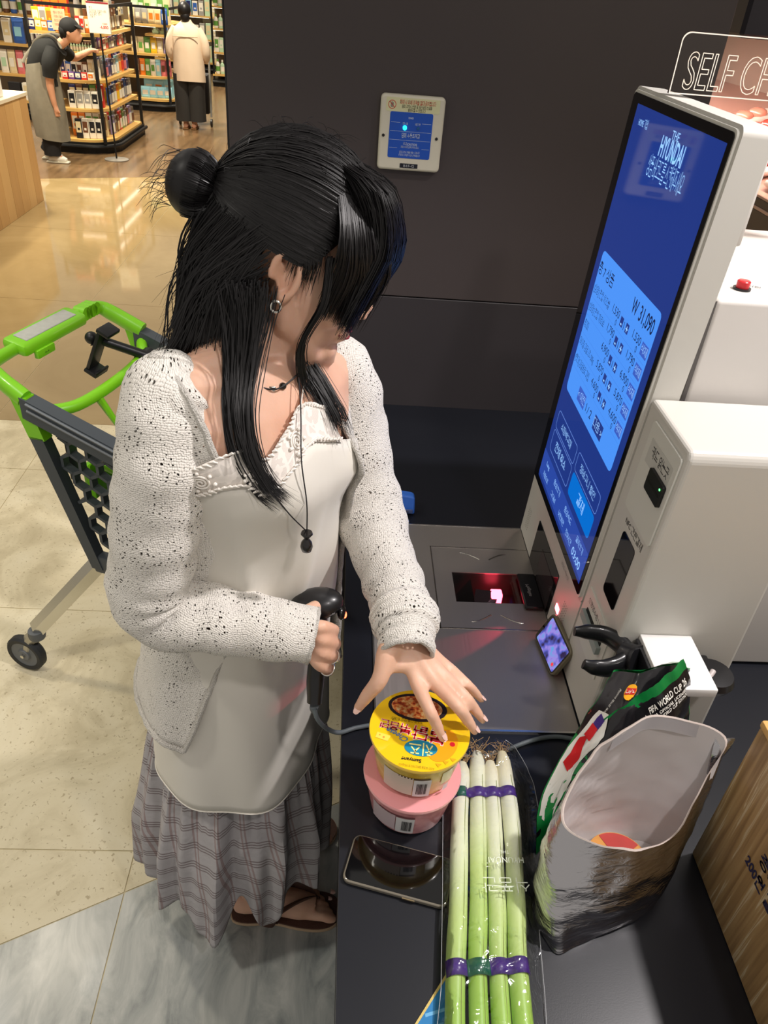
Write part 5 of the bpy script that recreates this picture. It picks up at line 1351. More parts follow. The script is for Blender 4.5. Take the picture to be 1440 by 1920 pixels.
for yb, lab, wd in ((.706, 'purple rubber band round the white ends of the leeks', .017), (.452, 'purple and green rubber band round the green ends of the leeks', .020)):
    xs = []
    for (a, b1, c1, d1, e1, rr, _) in LKS:
        P = [V((p[0], p[1])) for p in (a, b1, c1, d1, e1)]
        for p, q in zip(P, P[1:]):
            if q.y <= yb <= p.y: xs.append((p.x+(q.x-p.x)*(p.y-yb)/(p.y-q.y), rr))
    top = []
    for k in range(41):
        x = xs[0][0]-xs[0][1]*1.06+(xs[-1][0]+xs[-1][1]*1.06-xs[0][0]+xs[0][1]*1.06)*k/40
        z = max([(.8215+r_+math.sqrt(max(0, (r_*1.10)**2-(x-xc)**2)) if abs(x-xc) < r_*1.10 else .826) for xc, r_ in xs]+[.826]); top.append((x, z))
    sm_ = [top[0]]+[(top[k][0], max(top[k][1], (top[k-1][1]+top[k+1][1])/2)) for k in range(1, 40)]+[top[-1]]
    sl = .004
    t = thing('rubber_band', ((xs[0][0]+xs[-1][0])/2, yb, .822), lab, 'rubber band')
    for nm, k0, k1, m_ in (('band', 0, 41, M_purple),)+((('green_section', 10, 22, M_gtape),) if yb < .5 else (('green_section', 2, 9, M_gtape),)):
        rows = [[V((x, yb+dy+sl*(k/40), z+(.0012 if nm == 'band' else .0017))) for k, (x, z) in list(enumerate(sm_))[k0:k1]] for dy in (-wd/2, 0, wd/2)]
        g = Geo(); g.loft(rows, False, False); o = g.obj(nm, m_, t); o.modifiers.new('s', 'SOLIDIFY').thickness = .0006
# the bag
bgm, N, L, b = base_mat('clear_film')
N.remove(b); o_ = N['Material Output']
tr = N.new('ShaderNodeBsdfTransparent'); tr.inputs[0].default_value = (.95, .96, .97, 1)
gs = N.new('ShaderNodeBsdfGlossy'); gs.inputs['Roughness'].default_value = .09
tc = N.new('ShaderNodeTexCoord'); nz = N.new('ShaderNodeTexNoise'); nz.inputs['Scale'].default_value = 26; nz.inputs['Detail'].default_value = 2; nz.inputs['Distortion'].default_value = 1.2; L.new(tc.outputs['Object'], nz.inputs['Vector'])
bp = N.new('ShaderNodeBump'); bp.inputs['Strength'].default_value = .35; bp.inputs['Distance'].default_value = .02; L.new(nz.outputs[0], bp.inputs['Height']); L.new(bp.outputs[0], gs.inputs['Normal'])
fz = N.new('ShaderNodeFresnel'); fz.inputs[0].default_value = 1.32; L.new(bp.outputs[0], fz.inputs['Normal'])
mx2 = N.new('ShaderNodeMath'); mx2.operation = 'MULTIPLY_ADD'; mx2.inputs[1].default_value = 1.6; mx2.inputs[2].default_value = .025; L.new(fz.outputs[0], mx2.inputs[0])
mxs = N.new('ShaderNodeMixShader'); L.new(mx2.outputs[0], mxs.inputs[0]); L.new(tr.outputs[0], mxs.inputs[1]); L.new(gs.outputs[0], mxs.inputs[2]); L.new(mxs.outputs[0], o_.inputs[0])
bag = thing('plastic_bag', (.24, .6, .82), 'clear printed plastic bag wrapped around the leeks', 'bag')
rows = []
def bag_edges(y): return (pw(y, [(.28, .128), (.43, .158), (.56, .172), (.70, .186), (.765, .200), (.80, .226)]), pw(y, [(.28, .272), (.43, .292), (.56, .306), (.63, .335), (.74, .337), (.775, .330), (.80, .296)]))
for j in range(61):
    y = .17+.63*j/60; xl, xr = bag_edges(y); row = []
    for k in range(41):
        u = k/40; x = xl+(xr-xl)*u
        cl = pw(y, [(.28, .205), (.43, .218), (.66, .247), (.80, .262)]); hw = .054
        d = abs(x-cl)/hw
        z = .8535 if d < .85 else (.8535-(d-.85)/.45*.030 if d < 1.30 else .8235)
        w_ = noise.noise(V((x*38, y*20, 1)))*.0035+abs(noise.noise(V((x*70+y*40, y*26, 4))))*.0045
        edge = min(u, 1-u)*6; w_ *= min(1, edge+.15)
        if y > .74: w_ += abs(noise.noise(V((x*120, y*120, 2))))*.006*min(1, (y-.74)/.03)
        z = max(z+w_, .8225+.001) if d > .9 else z+max(w_, -.0006)
        row.append(V((x, y+noise.noise(V((x*30, 0, 7)))*.004*(1 if j > 55 else 0), z)))
    rows.append(row)
g = Geo(); g.loft(rows, False, False); g.obj('film', bgm, bag)
for e in (0, -1):
    Geo().tube([r_[e]+V((0, 0, .0004)) for r_ in rows], .0005, 5).obj('seal_edge', mat('film_edge', (190, 192, 196), .2, alpha=.55), bag)
bfr = lambda x, y, h: V((.262-x, .555-y, .8590+h))
M_pr = mat('bag_print', (236, 244, 226), .5, alpha=.75)
letter(bag, M_pr, 'THE', bfr, 0, -.046, .007); letter(bag, M_pr, 'HYUNDAI', bfr, 0, -.034, .012, width=.05); letter(bag, M_pr, '식품관', bfr, .006, 0, .020, width=.066)
# blue leaflet under the bag
g = Geo(); g.prism([(.189, .482), (.199, .470), (.150, .30), (.050, .30)], .8205, .8222); o = g.obj('leaflet', mat('leaflet_blue', (40, 128, 190), .35, noise_amt=.15, nscale=90))
tag(o, 'blue printed leaflet sticking out beneath the bagged leeks', 'leaflet')
g = Geo(); g.prism([(.1885, .4815), (.191, .4795), (.0530, .30), (.0500, .30)], .8222, .8227); g.obj('gold_edge', mat('leaflet_gold', (216, 190, 110), .4), o)
for k in range(5):
    q = .405-.019*k; x0 = .130-.0146*k*1.0
    g = Geo(); g.add([V((x0+.008, q, .8224)), V((x0+.045, q+.010, .8224)), V((x0+.045, q+.014, .8224)), V((x0+.008, q+.004, .8224))], [[0, 1, 2, 3]]); g.obj('print_line', mat('leaflet_print', (110, 180, 226), .4), o, smooth=False)

# ================================================================ foil insulated bag
M_foil, N, L, b = base_mat('silver_foil')
b.inputs['Base Color'].default_value = srgb(196, 194, 198); b.inputs['Metallic'].default_value = 1; b.inputs['Roughness'].default_value = .12
tc = N.new('ShaderNodeTexCoord'); mp = N.new('ShaderNodeMapping'); mp.inputs['Scale'].default_value = (9, 9, 40); L.new(tc.outputs['Object'], mp.inputs[0])
nz = N.new('ShaderNodeTexNoise'); nz.inputs['Scale'].default_value = 3.0; nz.inputs['Detail'].default_value = 8; nz.inputs['Distortion'].default_value = 1.6; L.new(mp.outputs[0], nz.inputs['Vector'])
bp = N.new('ShaderNodeBump'); bp.inputs['Strength'].default_value = .26; bp.inputs['Distance'].default_value = .006; L.new(nz.outputs[0], bp.inputs['Height']); L.new(bp.outputs[0], b.inputs['Normal'])
M_lin = mat('white_foam_liner', (206, 200, 200), .55, bump=.05, bscale=25)
rim = [V(p) for p in ((.318, .578, .965), (.352, .558, .955), (.400, .556, .943), (.448, .566, .935), (.490, .590, .935), (.526, .632, 1.000), (.545, .652, 1.050), (.500, .668, 1.068), (.445, .670, 1.079), (.405, .662, 1.062), (.365, .648, 1.028), (.325, .612, .978))]
bas = [V(p) for p in ((.314, .482, .8215), (.345, .490, .8215), (.380, .503, .8215), (.418, .516, .8215), (.450, .530, .8215), (.490, .572, .8215), (.500, .598, .8215), (.472, .625, .8215), (.43, .632, .8215), (.385, .622, .8215), (.335, .595, .8215), (.296, .540, .8215))]
def loop(P, n=6):
    m_ = len(P); out = []
    for i in range(m_):
        p0, p1, p2, p3 = P[i-1], P[i], P[(i+1) % m_], P[(i+2) % m_]
        for k in range(n):
            t = k/n; out.append(.5*((2*p1)+(p2-p0)*t+(2*p0-5*p1+4*p2-p3)*t*t+(3*p1-p0-3*p2+p3)*t**3))
    return out
RL, BL = loop(rim), loop(bas); rows = []
fcen = V((.41, .58, 0))
for j in range(21):
    t = j/20; row = []
    for a, c in zip(BL, RL):
        p = a.lerp(c, t); o2 = V((p.x-fcen.x, p.y-fcen.y, 0))
        p = p+o2.normalized()*(.012*math.sin(PI*t)+noise.noise(p*30)*.004+.0018*math.sin(p.z*190+noise.noise(p*16)*5)*(1-t)**.5)
        row.append(p)
    rows.append(row)
fb = thing('insulated_bag', (.41, .57, .82), 'open silver foil insulated bag with white lining on the counter', 'bag')
g = Geo(); g.loft(rows, True, False); g.add(rows[0], [list(range(len(rows[0])))[::-1]]); g.obj('foil_shell', M_foil, fb)
rin = []
for j in range(2, 21):
    rin.append([p+(V((fcen.x-p.x, fcen.y-p.y, 0)).normalized()*.0038) for p in rows[j]])
g = Geo(); g.loft([list(reversed(r_)) for r_ in rin], True, False); g.add([p for p in rin[0]], [list(range(len(rin[0])))]); g.obj('white_lining', M_lin, fb)
g = Geo(); g.loft([rows[-1], [p+V((0, 0, .0015)) for p in [(a+c)/2 for a, c in zip(rows[-1], rin[-1])]], rin[-1]], True, False); g.obj('rim_edge', mat('rim_cream', (206, 192, 184), .6), fb)
g = Geo(); g.loft([[p*1.0+V((0, 0, -.001)) for p in rin[-1][40:58]], [p+V((-.0015, -.003, -.022)) for p in rin[-1][40:58]]], False, False); g.obj('adhesive_tape', mat('tape_gloss', (196, 192, 196), .12, alpha=.8), fb)
g = Geo(); g.add([V((.526, .634, 1.000)), V((.553, .650, 1.036)), V((.556, .654, 1.052)), V((.530, .656, 1.048))], [[0, 1, 2, 3]]); o = g.obj('sealed_corner', M_foil, fb); o.modifiers.new('s', 'SOLIDIFY').thickness = .003
nb_, nl_, nc_, nh_ = bowl('food_cup', (.425, .590), .8260, 'round cup with orange and red lid inside the foil bag', mat('cup_side', (214, 150, 80), .4), mat('cup_lid_orange', (206, 142, 60), .4, noise_amt=.3, nscale=60), mat('cup_rim', (226, 214, 190), .4), rt=.046, rb=.038, h=.030)
nb_['category'] = 'cup'
g = Geo(); n_ = 14
g.add([V((.425, .590, .8585))]+[V((.425+.044*math.cos(a), .590+.044*math.sin(a), .8585)) for a in [math.radians(35+80*k/n_) for k in range(n_+1)]], [[0, k+1, k+2] for k in range(n_)]); g.obj('red_print', mat('cup_red', (176, 48, 40), .4, noise_amt=.2, nscale=50), nl_, smooth=False)

# ================================================================ snack bag
ch_ctrl = [[(.317, .617, .823), (.37, .662, .823), (.44, .690, .823), (.52, .705, .823)], [(.320, .664, .885), (.372, .668, .90), (.450, .695, .90), (.538, .722, .89)],
           [(.358, .712, .942), (.398, .684, .970), (.465, .706, .972), (.548, .738, .95)], [(.393, .747, 1.0), (.425, .716, 1.030), (.482, .728, 1.035), (.545, .752, 1.0)], [(.424, .778, 1.042), (.450, .758, 1.066), (.492, .758, 1.082), (.532, .768, 1.062)]]
cs = grid_surface([[V(p) for p in r_] for r_ in ch_ctrl], 10, 8)
for r_ in cs:
    for i, p in enumerate(r_): r_[i] = p+V((0, -1, .3))*(noise.noise(p*34)*.0055+abs(noise.noise(p*60+V((3, 1, 0))))*.004-.002)
NI, NJ = len(cs[0])-1, len(cs)-1
def bagpt(u, v, h=0):
    x, y = max(0, min(.9999, u))*NI, max(0, min(.9999, v))*NJ; i, j = int(x), int(y); fx, fy = x-i, y-j
    p = (cs[j][i]*(1-fx)+cs[j][i+1]*fx)*(1-fy)+(cs[j+1][i]*(1-fx)+cs[j+1][i+1]*fx)*fy
    n_ = (cs[j][i+1]-cs[j][i]).cross(cs[j+1][i]-cs[j][i]).normalized()
    if n_.y > 0: n_ = -n_
    return p+n_*h
chp = thing('snack_bag', (.43, .70, .82), 'black and green potato chip bag leaning behind the foil bag', 'snack bag')
M_cblk = mat('chip_black', (22, 20, 24), .22, coat=.4); M_cgrn = mat('chip_green', (14, 122, 56), .25, coat=.4); M_cwht = mat('chip_white', (222, 220, 212), .3, coat=.4)
g = Geo(); g.loft(cs, False, False); g.obj('front_film', M_cblk, chp)
bk = [[p+V((.035, .03, -.005))*math.sin(PI*i/NI)*(.6 if 0 < j < NJ else 0)+V((.002, .004, 0)) for i, p in enumerate(r_)] for j, r_ in enumerate(cs)]
g = Geo(); g.loft([list(reversed(r_)) for r_ in bk], False, False); g.obj('back_film', M_cgrn, chp)
def patch(name, m, poly, h, nsub=10):
    """polygon given in bag coordinates, laid on the film"""
    g = Geo(); c = V((sum(p[0] for p in poly)/len(poly), sum(p[1] for p in poly)/len(poly))); edge = []
    for a, b_ in zip(poly, poly[1:]+poly[:1]):
        for k in range(nsub): edge.append((a[0]+(b_[0]-a[0])*k/nsub, a[1]+(b_[1]-a[1])*k/nsub))
    rings = [[bagpt(c.x+(x-c.x)*s_, c.y+(y-c.y)*s_, h) for x, y in edge] for s_ in (.02, .3, .6, .85, 1)]
    g.loft(rings, True, False); return g.obj(name, m, chp)
patch('green_band', M_cgrn, [(0, 0), (1, 0), (1, .38), (.55, .46), (.30, .42), (.12, .56), (0, .60)], .0010)
patch('white_panel', M_cwht, [(0.02, .18), (.14, .10), (.22, .30), (.17, .46), (.28, .60), (.22, .72), (.10, .74), (0.01, .52)], .0018)
patch('red_print', mat('chip_red', (196, 26, 34), .3), [(.05, .44), (.13, .40), (.16, .48), (.13, .60), (.07, .58)], .0024)
patch('soccer_print', mat('chip_blue', (60, 40, 120), .3), [(.12, .64), (.20, .62), (.22, .68), (.15, .72)], .0024); patch('fruit_print', mat('chip_red', (196, 26, 34), .3), [(.09, .60), (.17, .57), (.20, .63), (.12, .66)], .0027)
lg = [(.33+.055*math.cos(a), .865+.055*math.sin(a)) for a in [2*PI*k/18 for k in range(18)]]
patch('logo_sun', mat('logo_yellow', (246, 176, 30), .3), lg, .0022, 2); patch('logo_ribbon', mat('logo_red', (206, 40, 36), .3), [(.285, .845), (.375, .84), (.38, .885), (.29, .89)], .0028, 4)
g = Geo(); text_on(g, "Lay's", lambda x, y, h: bagpt(.33+x, .866+y, .0033), 0, 0, .032, width=.075); g.obj('lettering', mat('logo_white', (246, 240, 226), .4), chp)
g = Geo(); text_on(g, '정통 감자칩 오리지널', lambda x, y, h: bagpt(.20+x, .80+y, .0024), 0, 0, .022, rot=1.2, width=.16); g.obj('lettering', M_wht, chp)
# folded-over top with crimped seal
fl_ctrl = [[(.405, .716, 1.002), (.440, .722, 1.040), (.472, .732, 1.068), (.507, .748, 1.096)], [(.418, .698, .985), (.452, .706, 1.015), (.486, .716, 1.045), (.522, .742, 1.062)], [(.432, .692, .960), (.468, .698, .985), (.500, .708, 1.010), (.530, .738, 1.020)], [(.448, .698, .92), (.482, .702, .945), (.512, .712, .965), (.530, .735, .972)]]
fs_ = grid_surface([[V(p) for p in r_] for r_ in fl_ctrl], 8, 6)
for r_ in fs_:
    for i, p in enumerate(r_): r_[i] = p+V((0, -1, .3))*(noise.noise(p*46)*.004+abs(noise.noise(p*90))*.003)
g = Geo(); g.loft(fs_, False, False); fo = g.obj('folded_top', M_cblk, chp); fo.modifiers.new('s', 'SOLIDIFY').thickness = .001
g = Geo(); e0 = fs_[0]; rws = [[p+V((-.004, .002, .007))+V((0, 0, .0012))*(i % 2) for i, p in enumerate(e0)], [p+V((.0, -.0015, .001)) for p in e0], [p+V((.001, -.002, -.001)) for p in fs_[1]]]
g.loft(rws, False, False); g.obj('crimped_seal', M_cgrn, chp)
def flpt(u, v, h=0):
    ni, nj = len(fs_[0])-1, len(fs_)-1; x, y = max(0, min(.999, u))*ni, max(0, min(.999, v))*nj; i, j = int(x), int(y); fx, fy = x-i, y-j
    p = (fs_[j][i]*(1-fx)+fs_[j][i+1]*fx)*(1-fy)+(fs_[j+1][i]*(1-fx)+fs_[j+1][i+1]*fx)*fy
    return p+V((-.15, -.9, .35)).normalized()*h
for s_, v_, sz, wd in (('FIFA WORLD CUP 26', .34, .15, .50), ('FIFA OFFICIAL LICENSED', .46, .07, .50), ('2026 WORLD CUP EDITION', .53, .07, .50)):
    g = Geo(); text_on(g, s_, lambda x, y, h: flpt(.70+x, v_-.13-y, .0022), 0, 0, sz, width=wd, bold=.02); g.obj('lettering', M_wht, chp)
g = Geo(); text_on(g, '26', lambda x, y, h: flpt(.36+x, .34-y, .0022), 0, 0, .26, width=.13, bold=.06); g.obj('emblem', M_wht, chp)
g = Geo(); g.loft([[flpt(.62+.1*t, .72+.2*t, .0016) for t in (0, .5, 1)], [flpt(.98, .60+.35*t, .0016) for t in (0, .5, 1)]], False, False); g.obj('green_corner', M_cgrn, chp)
g = Geo(); g.add([flpt(.20, .62, .0016), flpt(.34, .46, .0016), flpt(.40, .56, .0016), flpt(.32, .75, .0016)], [[0, 1, 2, 3]]); g.obj('tan_print', mat('chip_tan', (206, 164, 110), .4, noise_amt=.3, nscale=200), chp)

# ================================================================ wood-look box
def woodbox_mat():
    m, N, L, b = base_mat('wood_laminate')
    tc = N.new('ShaderNodeTexCoord'); mp = N.new('ShaderNodeMapping'); mp.inputs['Scale'].default_value = (40, 60, 2.2); L.new(tc.outputs['Object'], mp.inputs[0])
    nz = N.new('ShaderNodeTexNoise'); nz.inputs['Scale'].default_value = 1.6; nz.inputs['Detail'].default_value = 3; nz.inputs['Distortion'].default_value = .4; L.new(mp.outputs[0], nz.inputs['Vector'])
    r = ramp(N, [(.35, srgb(150, 116, 76)), (.5, srgb(176, 140, 94)), (.585, srgb(184, 150, 104)), (.62, srgb(214, 192, 156)), (.66, srgb(178, 142, 96))]); L.new(nz.outputs[0], r.inputs[0]); L.new(r.outputs[0], b.inputs['Base Color'])
    b.inputs['Roughness'].default_value = .35; return m
M_wbox = woodbox_mat()
wb = thing('wooden_box', (.68, .41, .82), 'wood-grain paper bag box with Korean print at the right edge', 'box')
Geo().box((.557, .18, .8203), (.80, .628, 1.110), .004, 2).obj('body', M_wbox, wb)
Geo().box((.556, .179, 1.110), (.801, .629, 1.122), .003, 2).obj('lid', mat('light_wood', (226, 178, 110), .4, noise_amt=.12, nscale=12, stretch=(1, 14, 1)), wb)
wfr = lambda x, y, h: V((.5565-h, -x, y))
M_navy = mat('print_navy', (36, 34, 72), .6)
letter(wb, M_navy, '종이쇼핑백', wfr, -.470, .988, .020, .0004, width=.105, bold=.02); letter(wb, M_navy, '200원 결제 후', wfr, -.482, .958, .020, .0004, width=.115, bold=.025)

# ================================================================ shelf bracket, cradle hook
shf = thing('small_shelf', (.52, .79, 1.05), 'small bright white shelf on the side of the kiosk', 'shelf')
Geo().box((.480, .733, 1.044), (.562, .8445, 1.060), .002, 2).obj('shelf_board', mat('shelf_white', (232, 230, 228), .35), shf)
for x_ in (.496, .546): Geo().lathe([(0, 0), (.004, 0), (.004, .008), (0, .008)], (x_, .745, 1.036), 12).obj('foot', M_white, shf)
hk = thing('scanner_cradle', (.45, .81, 1.03), 'black U-shaped scanner cradle hook beside the small white shelf', 'cradle')
g = Geo(); P1 = crom([V((.386, .866, 1.040)), V((.410, .866, 1.040)), V((.436, .862, 1.038)), V((.456, .848, 1.034)), V((.462, .832, 1.030)), V((.452, .816, 1.026)), V((.430, .806, 1.024)), V((.408, .803, 1.026)), V((.388, .806, 1.030))], 6)
g.tube(P1, lerpl([.009, .0145, .016, .018, .0195, .0195, .018, .0145, .009], 6), 16, flat=.62, up=(0, 0, 1)); g.obj('prongs', M_blk, hk)
g = Geo(); g.tube(crom([V((.454, .834, 1.030)), V((.466, .822, 1.032)), V((.474, .812, 1.036))], 4), lerpl([.018, .022, .024], 4), 16); g.obj('neck', M_blk, hk)
Geo().box((.4735, .772, 1.012), (.4795, .842, 1.054), .003, 2).obj('mount_plate', M_blk, hk)
hd2 = thing('scanner_cradle', (.59, .80, 1.0), 'round black cradle mounted behind the small white shelf', 'cradle')
g = Geo(); g.lathe([(.012, -.012), (.030, -.010), (.034, 0), (.030, .010), (.012, .012)], (.592, .800, 1.016), 24); g.obj('ring', M_blk, hd2)
g = Geo(); g.tube(crom([V((.560, .776, 1.006)), V((.572, .782, 1.020)), V((.590, .80, 1.03))], 4), .0045, 10); g.obj('stem', mat('pale_plastic', (196, 186, 184), .4), hd2)
Geo().box((.560, .80, .99), (.600, .8445, 1.02), .003, 2).obj('arm', M_blk, hd2)

# ================================================================ blue pouch
M_pouch = mat('blue_leather', (58, 116, 214), .42, bump=.06, bscale=160)
pz = thing('coin_pouch', (.15, 1.50, .82), 'small blue zipped leather pouch on the counter behind the sleeve', 'pouch')
g = Geo(); g.prism([(.085, .822), (.178, .822), (.1795, .826), (.1775, .862), (.168, .866), (.135, .869), (.131, .880), (.118, .883), (.085, .884)], -.012, .012, lambda x, z, h: V((x+.010, 1.505+h+(.884-z)*-.25, z))); o = g.obj('body', M_pouch, pz); bm_ = o.modifiers.new('b', 'BEVEL'); bm_.width = .004; bm_.segments = 3; bm_.limit_method = 'ANGLE'
g = Geo(); g.box((.098, 1.4735, .827), (.184, 1.4765, .838), .001); g.obj('zip_tape', mat('zip_grey', (90, 106, 150), .5), pz)
g = Geo(); g.box((.098, 1.472, .8325), (.174, 1.4745, .834)); g.obj('zip_teeth', mat('zip_silver', (180, 176, 170), .3, 1), pz)
g = Geo(); g.box((.160, 1.466, .829), (.168, 1.474, .838), .002); g.obj('zip_slider', mat('zip_gold', (206, 186, 160), .25, 1), pz)
g = Geo(); g.prism(rrect(-.0052, -.030, .0052, 0, .0045), 0, .0022, lambda x, y, h: V((.163+x*.95-y*.22, 1.466+y*.95+x*.2, .8265+h))); g.obj('zip_pull', M_pouch, pz)
# ================================================================ shopping cart
CO, CF, CL = V((-.795, 2.0, 0)), V((.947, -.320, 0)).normalized(), V((.320, .947, 0)).normalized()
def CP(a, b_, z): return CO+CF*a+CL*b_+V((0, 0, z))
M_lime = mat('lime_plastic', (122, 196, 26), .35, coat=.2); M_cgrey = mat('dark_grey_plastic', (66, 72, 78), .5); M_chrome = mat('cart_chrome', (206, 204, 196), .22, 1)
cart = thing('shopping_cart', CP(.35, 0, 0), 'lime green and grey plastic shopping cart behind the woman', 'shopping cart')
# handle
g = Geo(); g.tube(crom([CP(.10, -.252, .945), CP(.03, -.245, .985), CP(-.004, -.225, 1.004), CP(-.01, -.15, 1.008), CP(-.01, 0, 1.010), CP(-.01, .15, 1.008), CP(-.004, .225, 1.004), CP(.03, .245, .985), CP(.12, .252, .945)], 6), lerpl([.026, .024, .020, .017, .017, .017, .020, .024, .026], 6), 14, flat=.8, up=(0, 0, 1)); g.obj('handle', M_lime, cart)
def cbox(name, m, a0, b0, z0, a1, b1, z1, bev=.004, parent=cart, tilt=0):
    g = Geo(); g.box((a0, b0, z0), (a1, b1, z1), bev, 2); g.v = [CP(p.x, p.y, p.z+tilt*(p.x-(a0+a1)/2)) for p in g.v]; return g.obj(name, m, parent)
cbox('handle_panel', M_lime, -.045, -.135, .995, .025, .135, 1.028, .012, tilt=-.2)
cbox('advert_plate', mat('advert_silver', (176, 178, 170), .3, noise_amt=.2, nscale=80), -.030, -.105, 1.0265, .010, .105, 1.0305, .002, tilt=-.2)
for k in range(4): g = Geo(); g.tube([CP(-.028, .155+.016*k, 1.010), CP(.008, .155+.016*k, 1.010)], .0195, 10); g.obj('grip_ridge', M_lime, cart)
cbox('clip', M_lime, .020, -.10, .975, .034, -.03, .998, .003)
letter(cart, mat('cart_print', (20, 60, 20), .5), '+-+', lambda x, y, h: CP(.0345+h, -.065-x*-1, .986+y), 0, 0, .012, .0003)
for sd in (-1, 1):
    # rear corner posts: lime collar then grey down to the basket floor
    def post(z0, z1, w0, nm, m):
        g = Geo(); rows = []
        for k in range(7):
            t = k/6; z = z0+(z1-z0)*t; u = (.945-z)/(.945-.44); a = .085+.135*u; w_ = .030-.006*u+w0
            rows.append([CP(a+x, sd*(.252-.012*u)+y, z) for x, y in ((-w_*.4, -.016), (w_, -.016), (w_, .016), (-w_*.4, .016))])
        g.loft(rows); o = g.obj(nm, m, cart, smooth=False); return o
    post(.955, .84, .004, 'collar', M_lime); post(.845, .44, 0, 'corner_post', M_cgrey)
    # top rail
    g = Geo(); rows = []
    for k in range(9):
        t = k/8; a = .10+.53*t; z = .945-.175*t; rows.append([CP(a, sd*.252+y, z+q) for y, q in ((-.02, .012), (.02, .012), (.02, -.045), (-.02, -.045))])
    g.loft(rows); rl_ = g.obj('top_rail', M_cgrey, cart, smooth=False)
    for dz in (.004, -.014):
        g = Geo(); g.tube([CP(.12+.51*k/8, sd*.275, .945-.175*(.028+.972*k/8)+dz) for k in range(9)], .004, 6); g.obj('rail_rib', mat('grey_plastic_lt', (92, 98, 104), .45), rl_)
    # honeycomb side
    g = Geo(); R = .030; hx = R*math.sqrt(3)
    def inside(a, z): return z > .475 and z < .905-.335*(a-.10) and a > .118+.135*(.945-z)/.505 and a < .62
    seen = set()
    for i in range(-1, 18):
        for j in range(-1, 14):
            ca = .12+hx*(i+.5*(j % 2)); cz = .46+1.5*R*j
            for k in range(6):
                a0, a1 = math.radians(60*k+30), math.radians(60*k+90)
                p = (round(ca+R*math.cos(a0), 4), round(cz+R*math.sin(a0), 4)); q = (round(ca+R*math.cos(a1), 4), round(cz+R*math.sin(a1), 4))
                key = tuple(sorted((p, q)))
                if key in seen or not (inside(*p) and inside(*q)): continue
                seen.add(key)
                A, B_ = V((p[0], 0, p[1])), V((q[0], 0, q[1])); d = (B_-A).normalized(); n_ = V((-d.z, 0, d.x))*.0042
                bs = lambda P, y: CP(P.x, sd*(.236+y), P.z)
                g.add([bs(A+n_, .012), bs(A-n_, .012), bs(B_-n_, .012), bs(B_+n_, .012), bs(A+n_*.7, -.012), bs(A-n_*.7, -.012), bs(B_-n_*.7, -.012), bs(B_+n_*.7, -.012)], [[0, 1, 2, 3], [7, 6, 5, 4], [0, 3, 7, 4], [1, 5, 6, 2], [0, 4, 5, 1], [3, 2, 6, 7]])
    g.obj('honeycomb_side', M_cgrey, cart, smooth=False)
    cbox('lower_skirt', M_cgrey, .215, sd*.238-.016, .425, .62, sd*.238+.016, .485, .006)
    # legs and castors
    for a_top, a_bot, b_bot in ((.21, -.002, .300), (.56, .60, .26)):
        g = Geo(); p0, p1 = CP(a_top, sd*.236, .435), CP(a_bot, sd*b_bot, .165); g.tube([p0, p1], .027, 4, flat=.5, up=tuple(CF)); lg_ = g.obj('leg', M_chrome, cart, smooth=False)
        wc = CP(a_bot-.045, sd*(b_bot+.012), .064)
        g = Geo(); g.lathe([(.0, 0), (.024, 0), (.026, .010), (.024, .028), (0, .030)], p1+V((0, 0, -.030)), 16); g.obj('castor_cap', mat('castor_grey', (84, 88, 92), .4), cart)
        g = Geo(); g.tube([p1+V((0, 0, -.02)), (p1+wc)/2+V((0, 0, .012)), wc], [.024, .022, .016], 8, flat=.9); g.obj('castor_fork', mat('castor_steel', (176, 172, 160), .35, .7), cart)
        ax_ = Matrix((CF, V((0, 0, 1)), CL)).transposed()
        for nm, pf, m_ in (('tyre', [(.046, -.014), (.058, -.016), (.064, -.009), (.064, .009), (.058, .016), (.046, .014)], mat('tyre_black', (38, 40, 42), .6)), ('wheel_hub', [(.0, -.016), (.018, -.017), (.022, -.010), (.036, -.010), (.047, -.013), (.047, .013), (.036, .010), (.022, .010), (.018, .017), (0, .016)], mat('hub_grey', (104, 108, 112), .5))):
            g = Geo(); g.lathe(pf, wc, 32, ax_, cap=False); g.obj(nm, m_, cart)
        g = Geo(); g.tube([wc-CL*.024, wc+CL*.024], .006, 10); g.obj('axle_bolt', M_chrome, cart)
# basket floor, front
cbox('basket_floor', M_cgrey, .22, -.23, .432, .62, .23, .448, .004)
cbox('front_wall', M_cgrey, .615, -.23, .44, .632, .23, .76, .004)
# child seat
g = Geo(); g.tube(crom([CP(.125, -.235, .905), CP(.17, -.15, .895), CP(.185, 0, .90), CP(.17, .15, .905), CP(.125, .235, .915)], 6), .016, 12); g.obj('seat_bar', M_lime, cart)
g = Geo(); P = [(-.030, 0), (.030, 0), (.030, .10), (.036, .20), (.030, .235), (.010, .25), (-.012, .25), (-.030, .235), (-.036, .20), (-.030, .10)]
for b0, a0, z0, nm in ((.02, .32, .66, 'seat_flap'), (-.10, .33, .62, 'seat_flap')):
    g = Geo(); g.prism(P, -.012, .012, lambda x, y, h: CP(a0+h-.10*y, b0+x, z0+y)); g.obj(nm, M_lime, cart)
for b0 in (-.08, .09):
    g = Geo(); g.tube([CP(.18, b0, .895), CP(.225, b0*.8, .80), CP(.27, b0*.6, .73)], [.012, .008, .012], 8); g.obj('seat_strut', M_lime, cart)
cbox('seat_base', M_lime, .20, -.16, .700, .34, .16, .722, .006, tilt=-.25)
cbox('seat_back', M_lime, .165, -.17, .60, .180, .17, .72, .004)
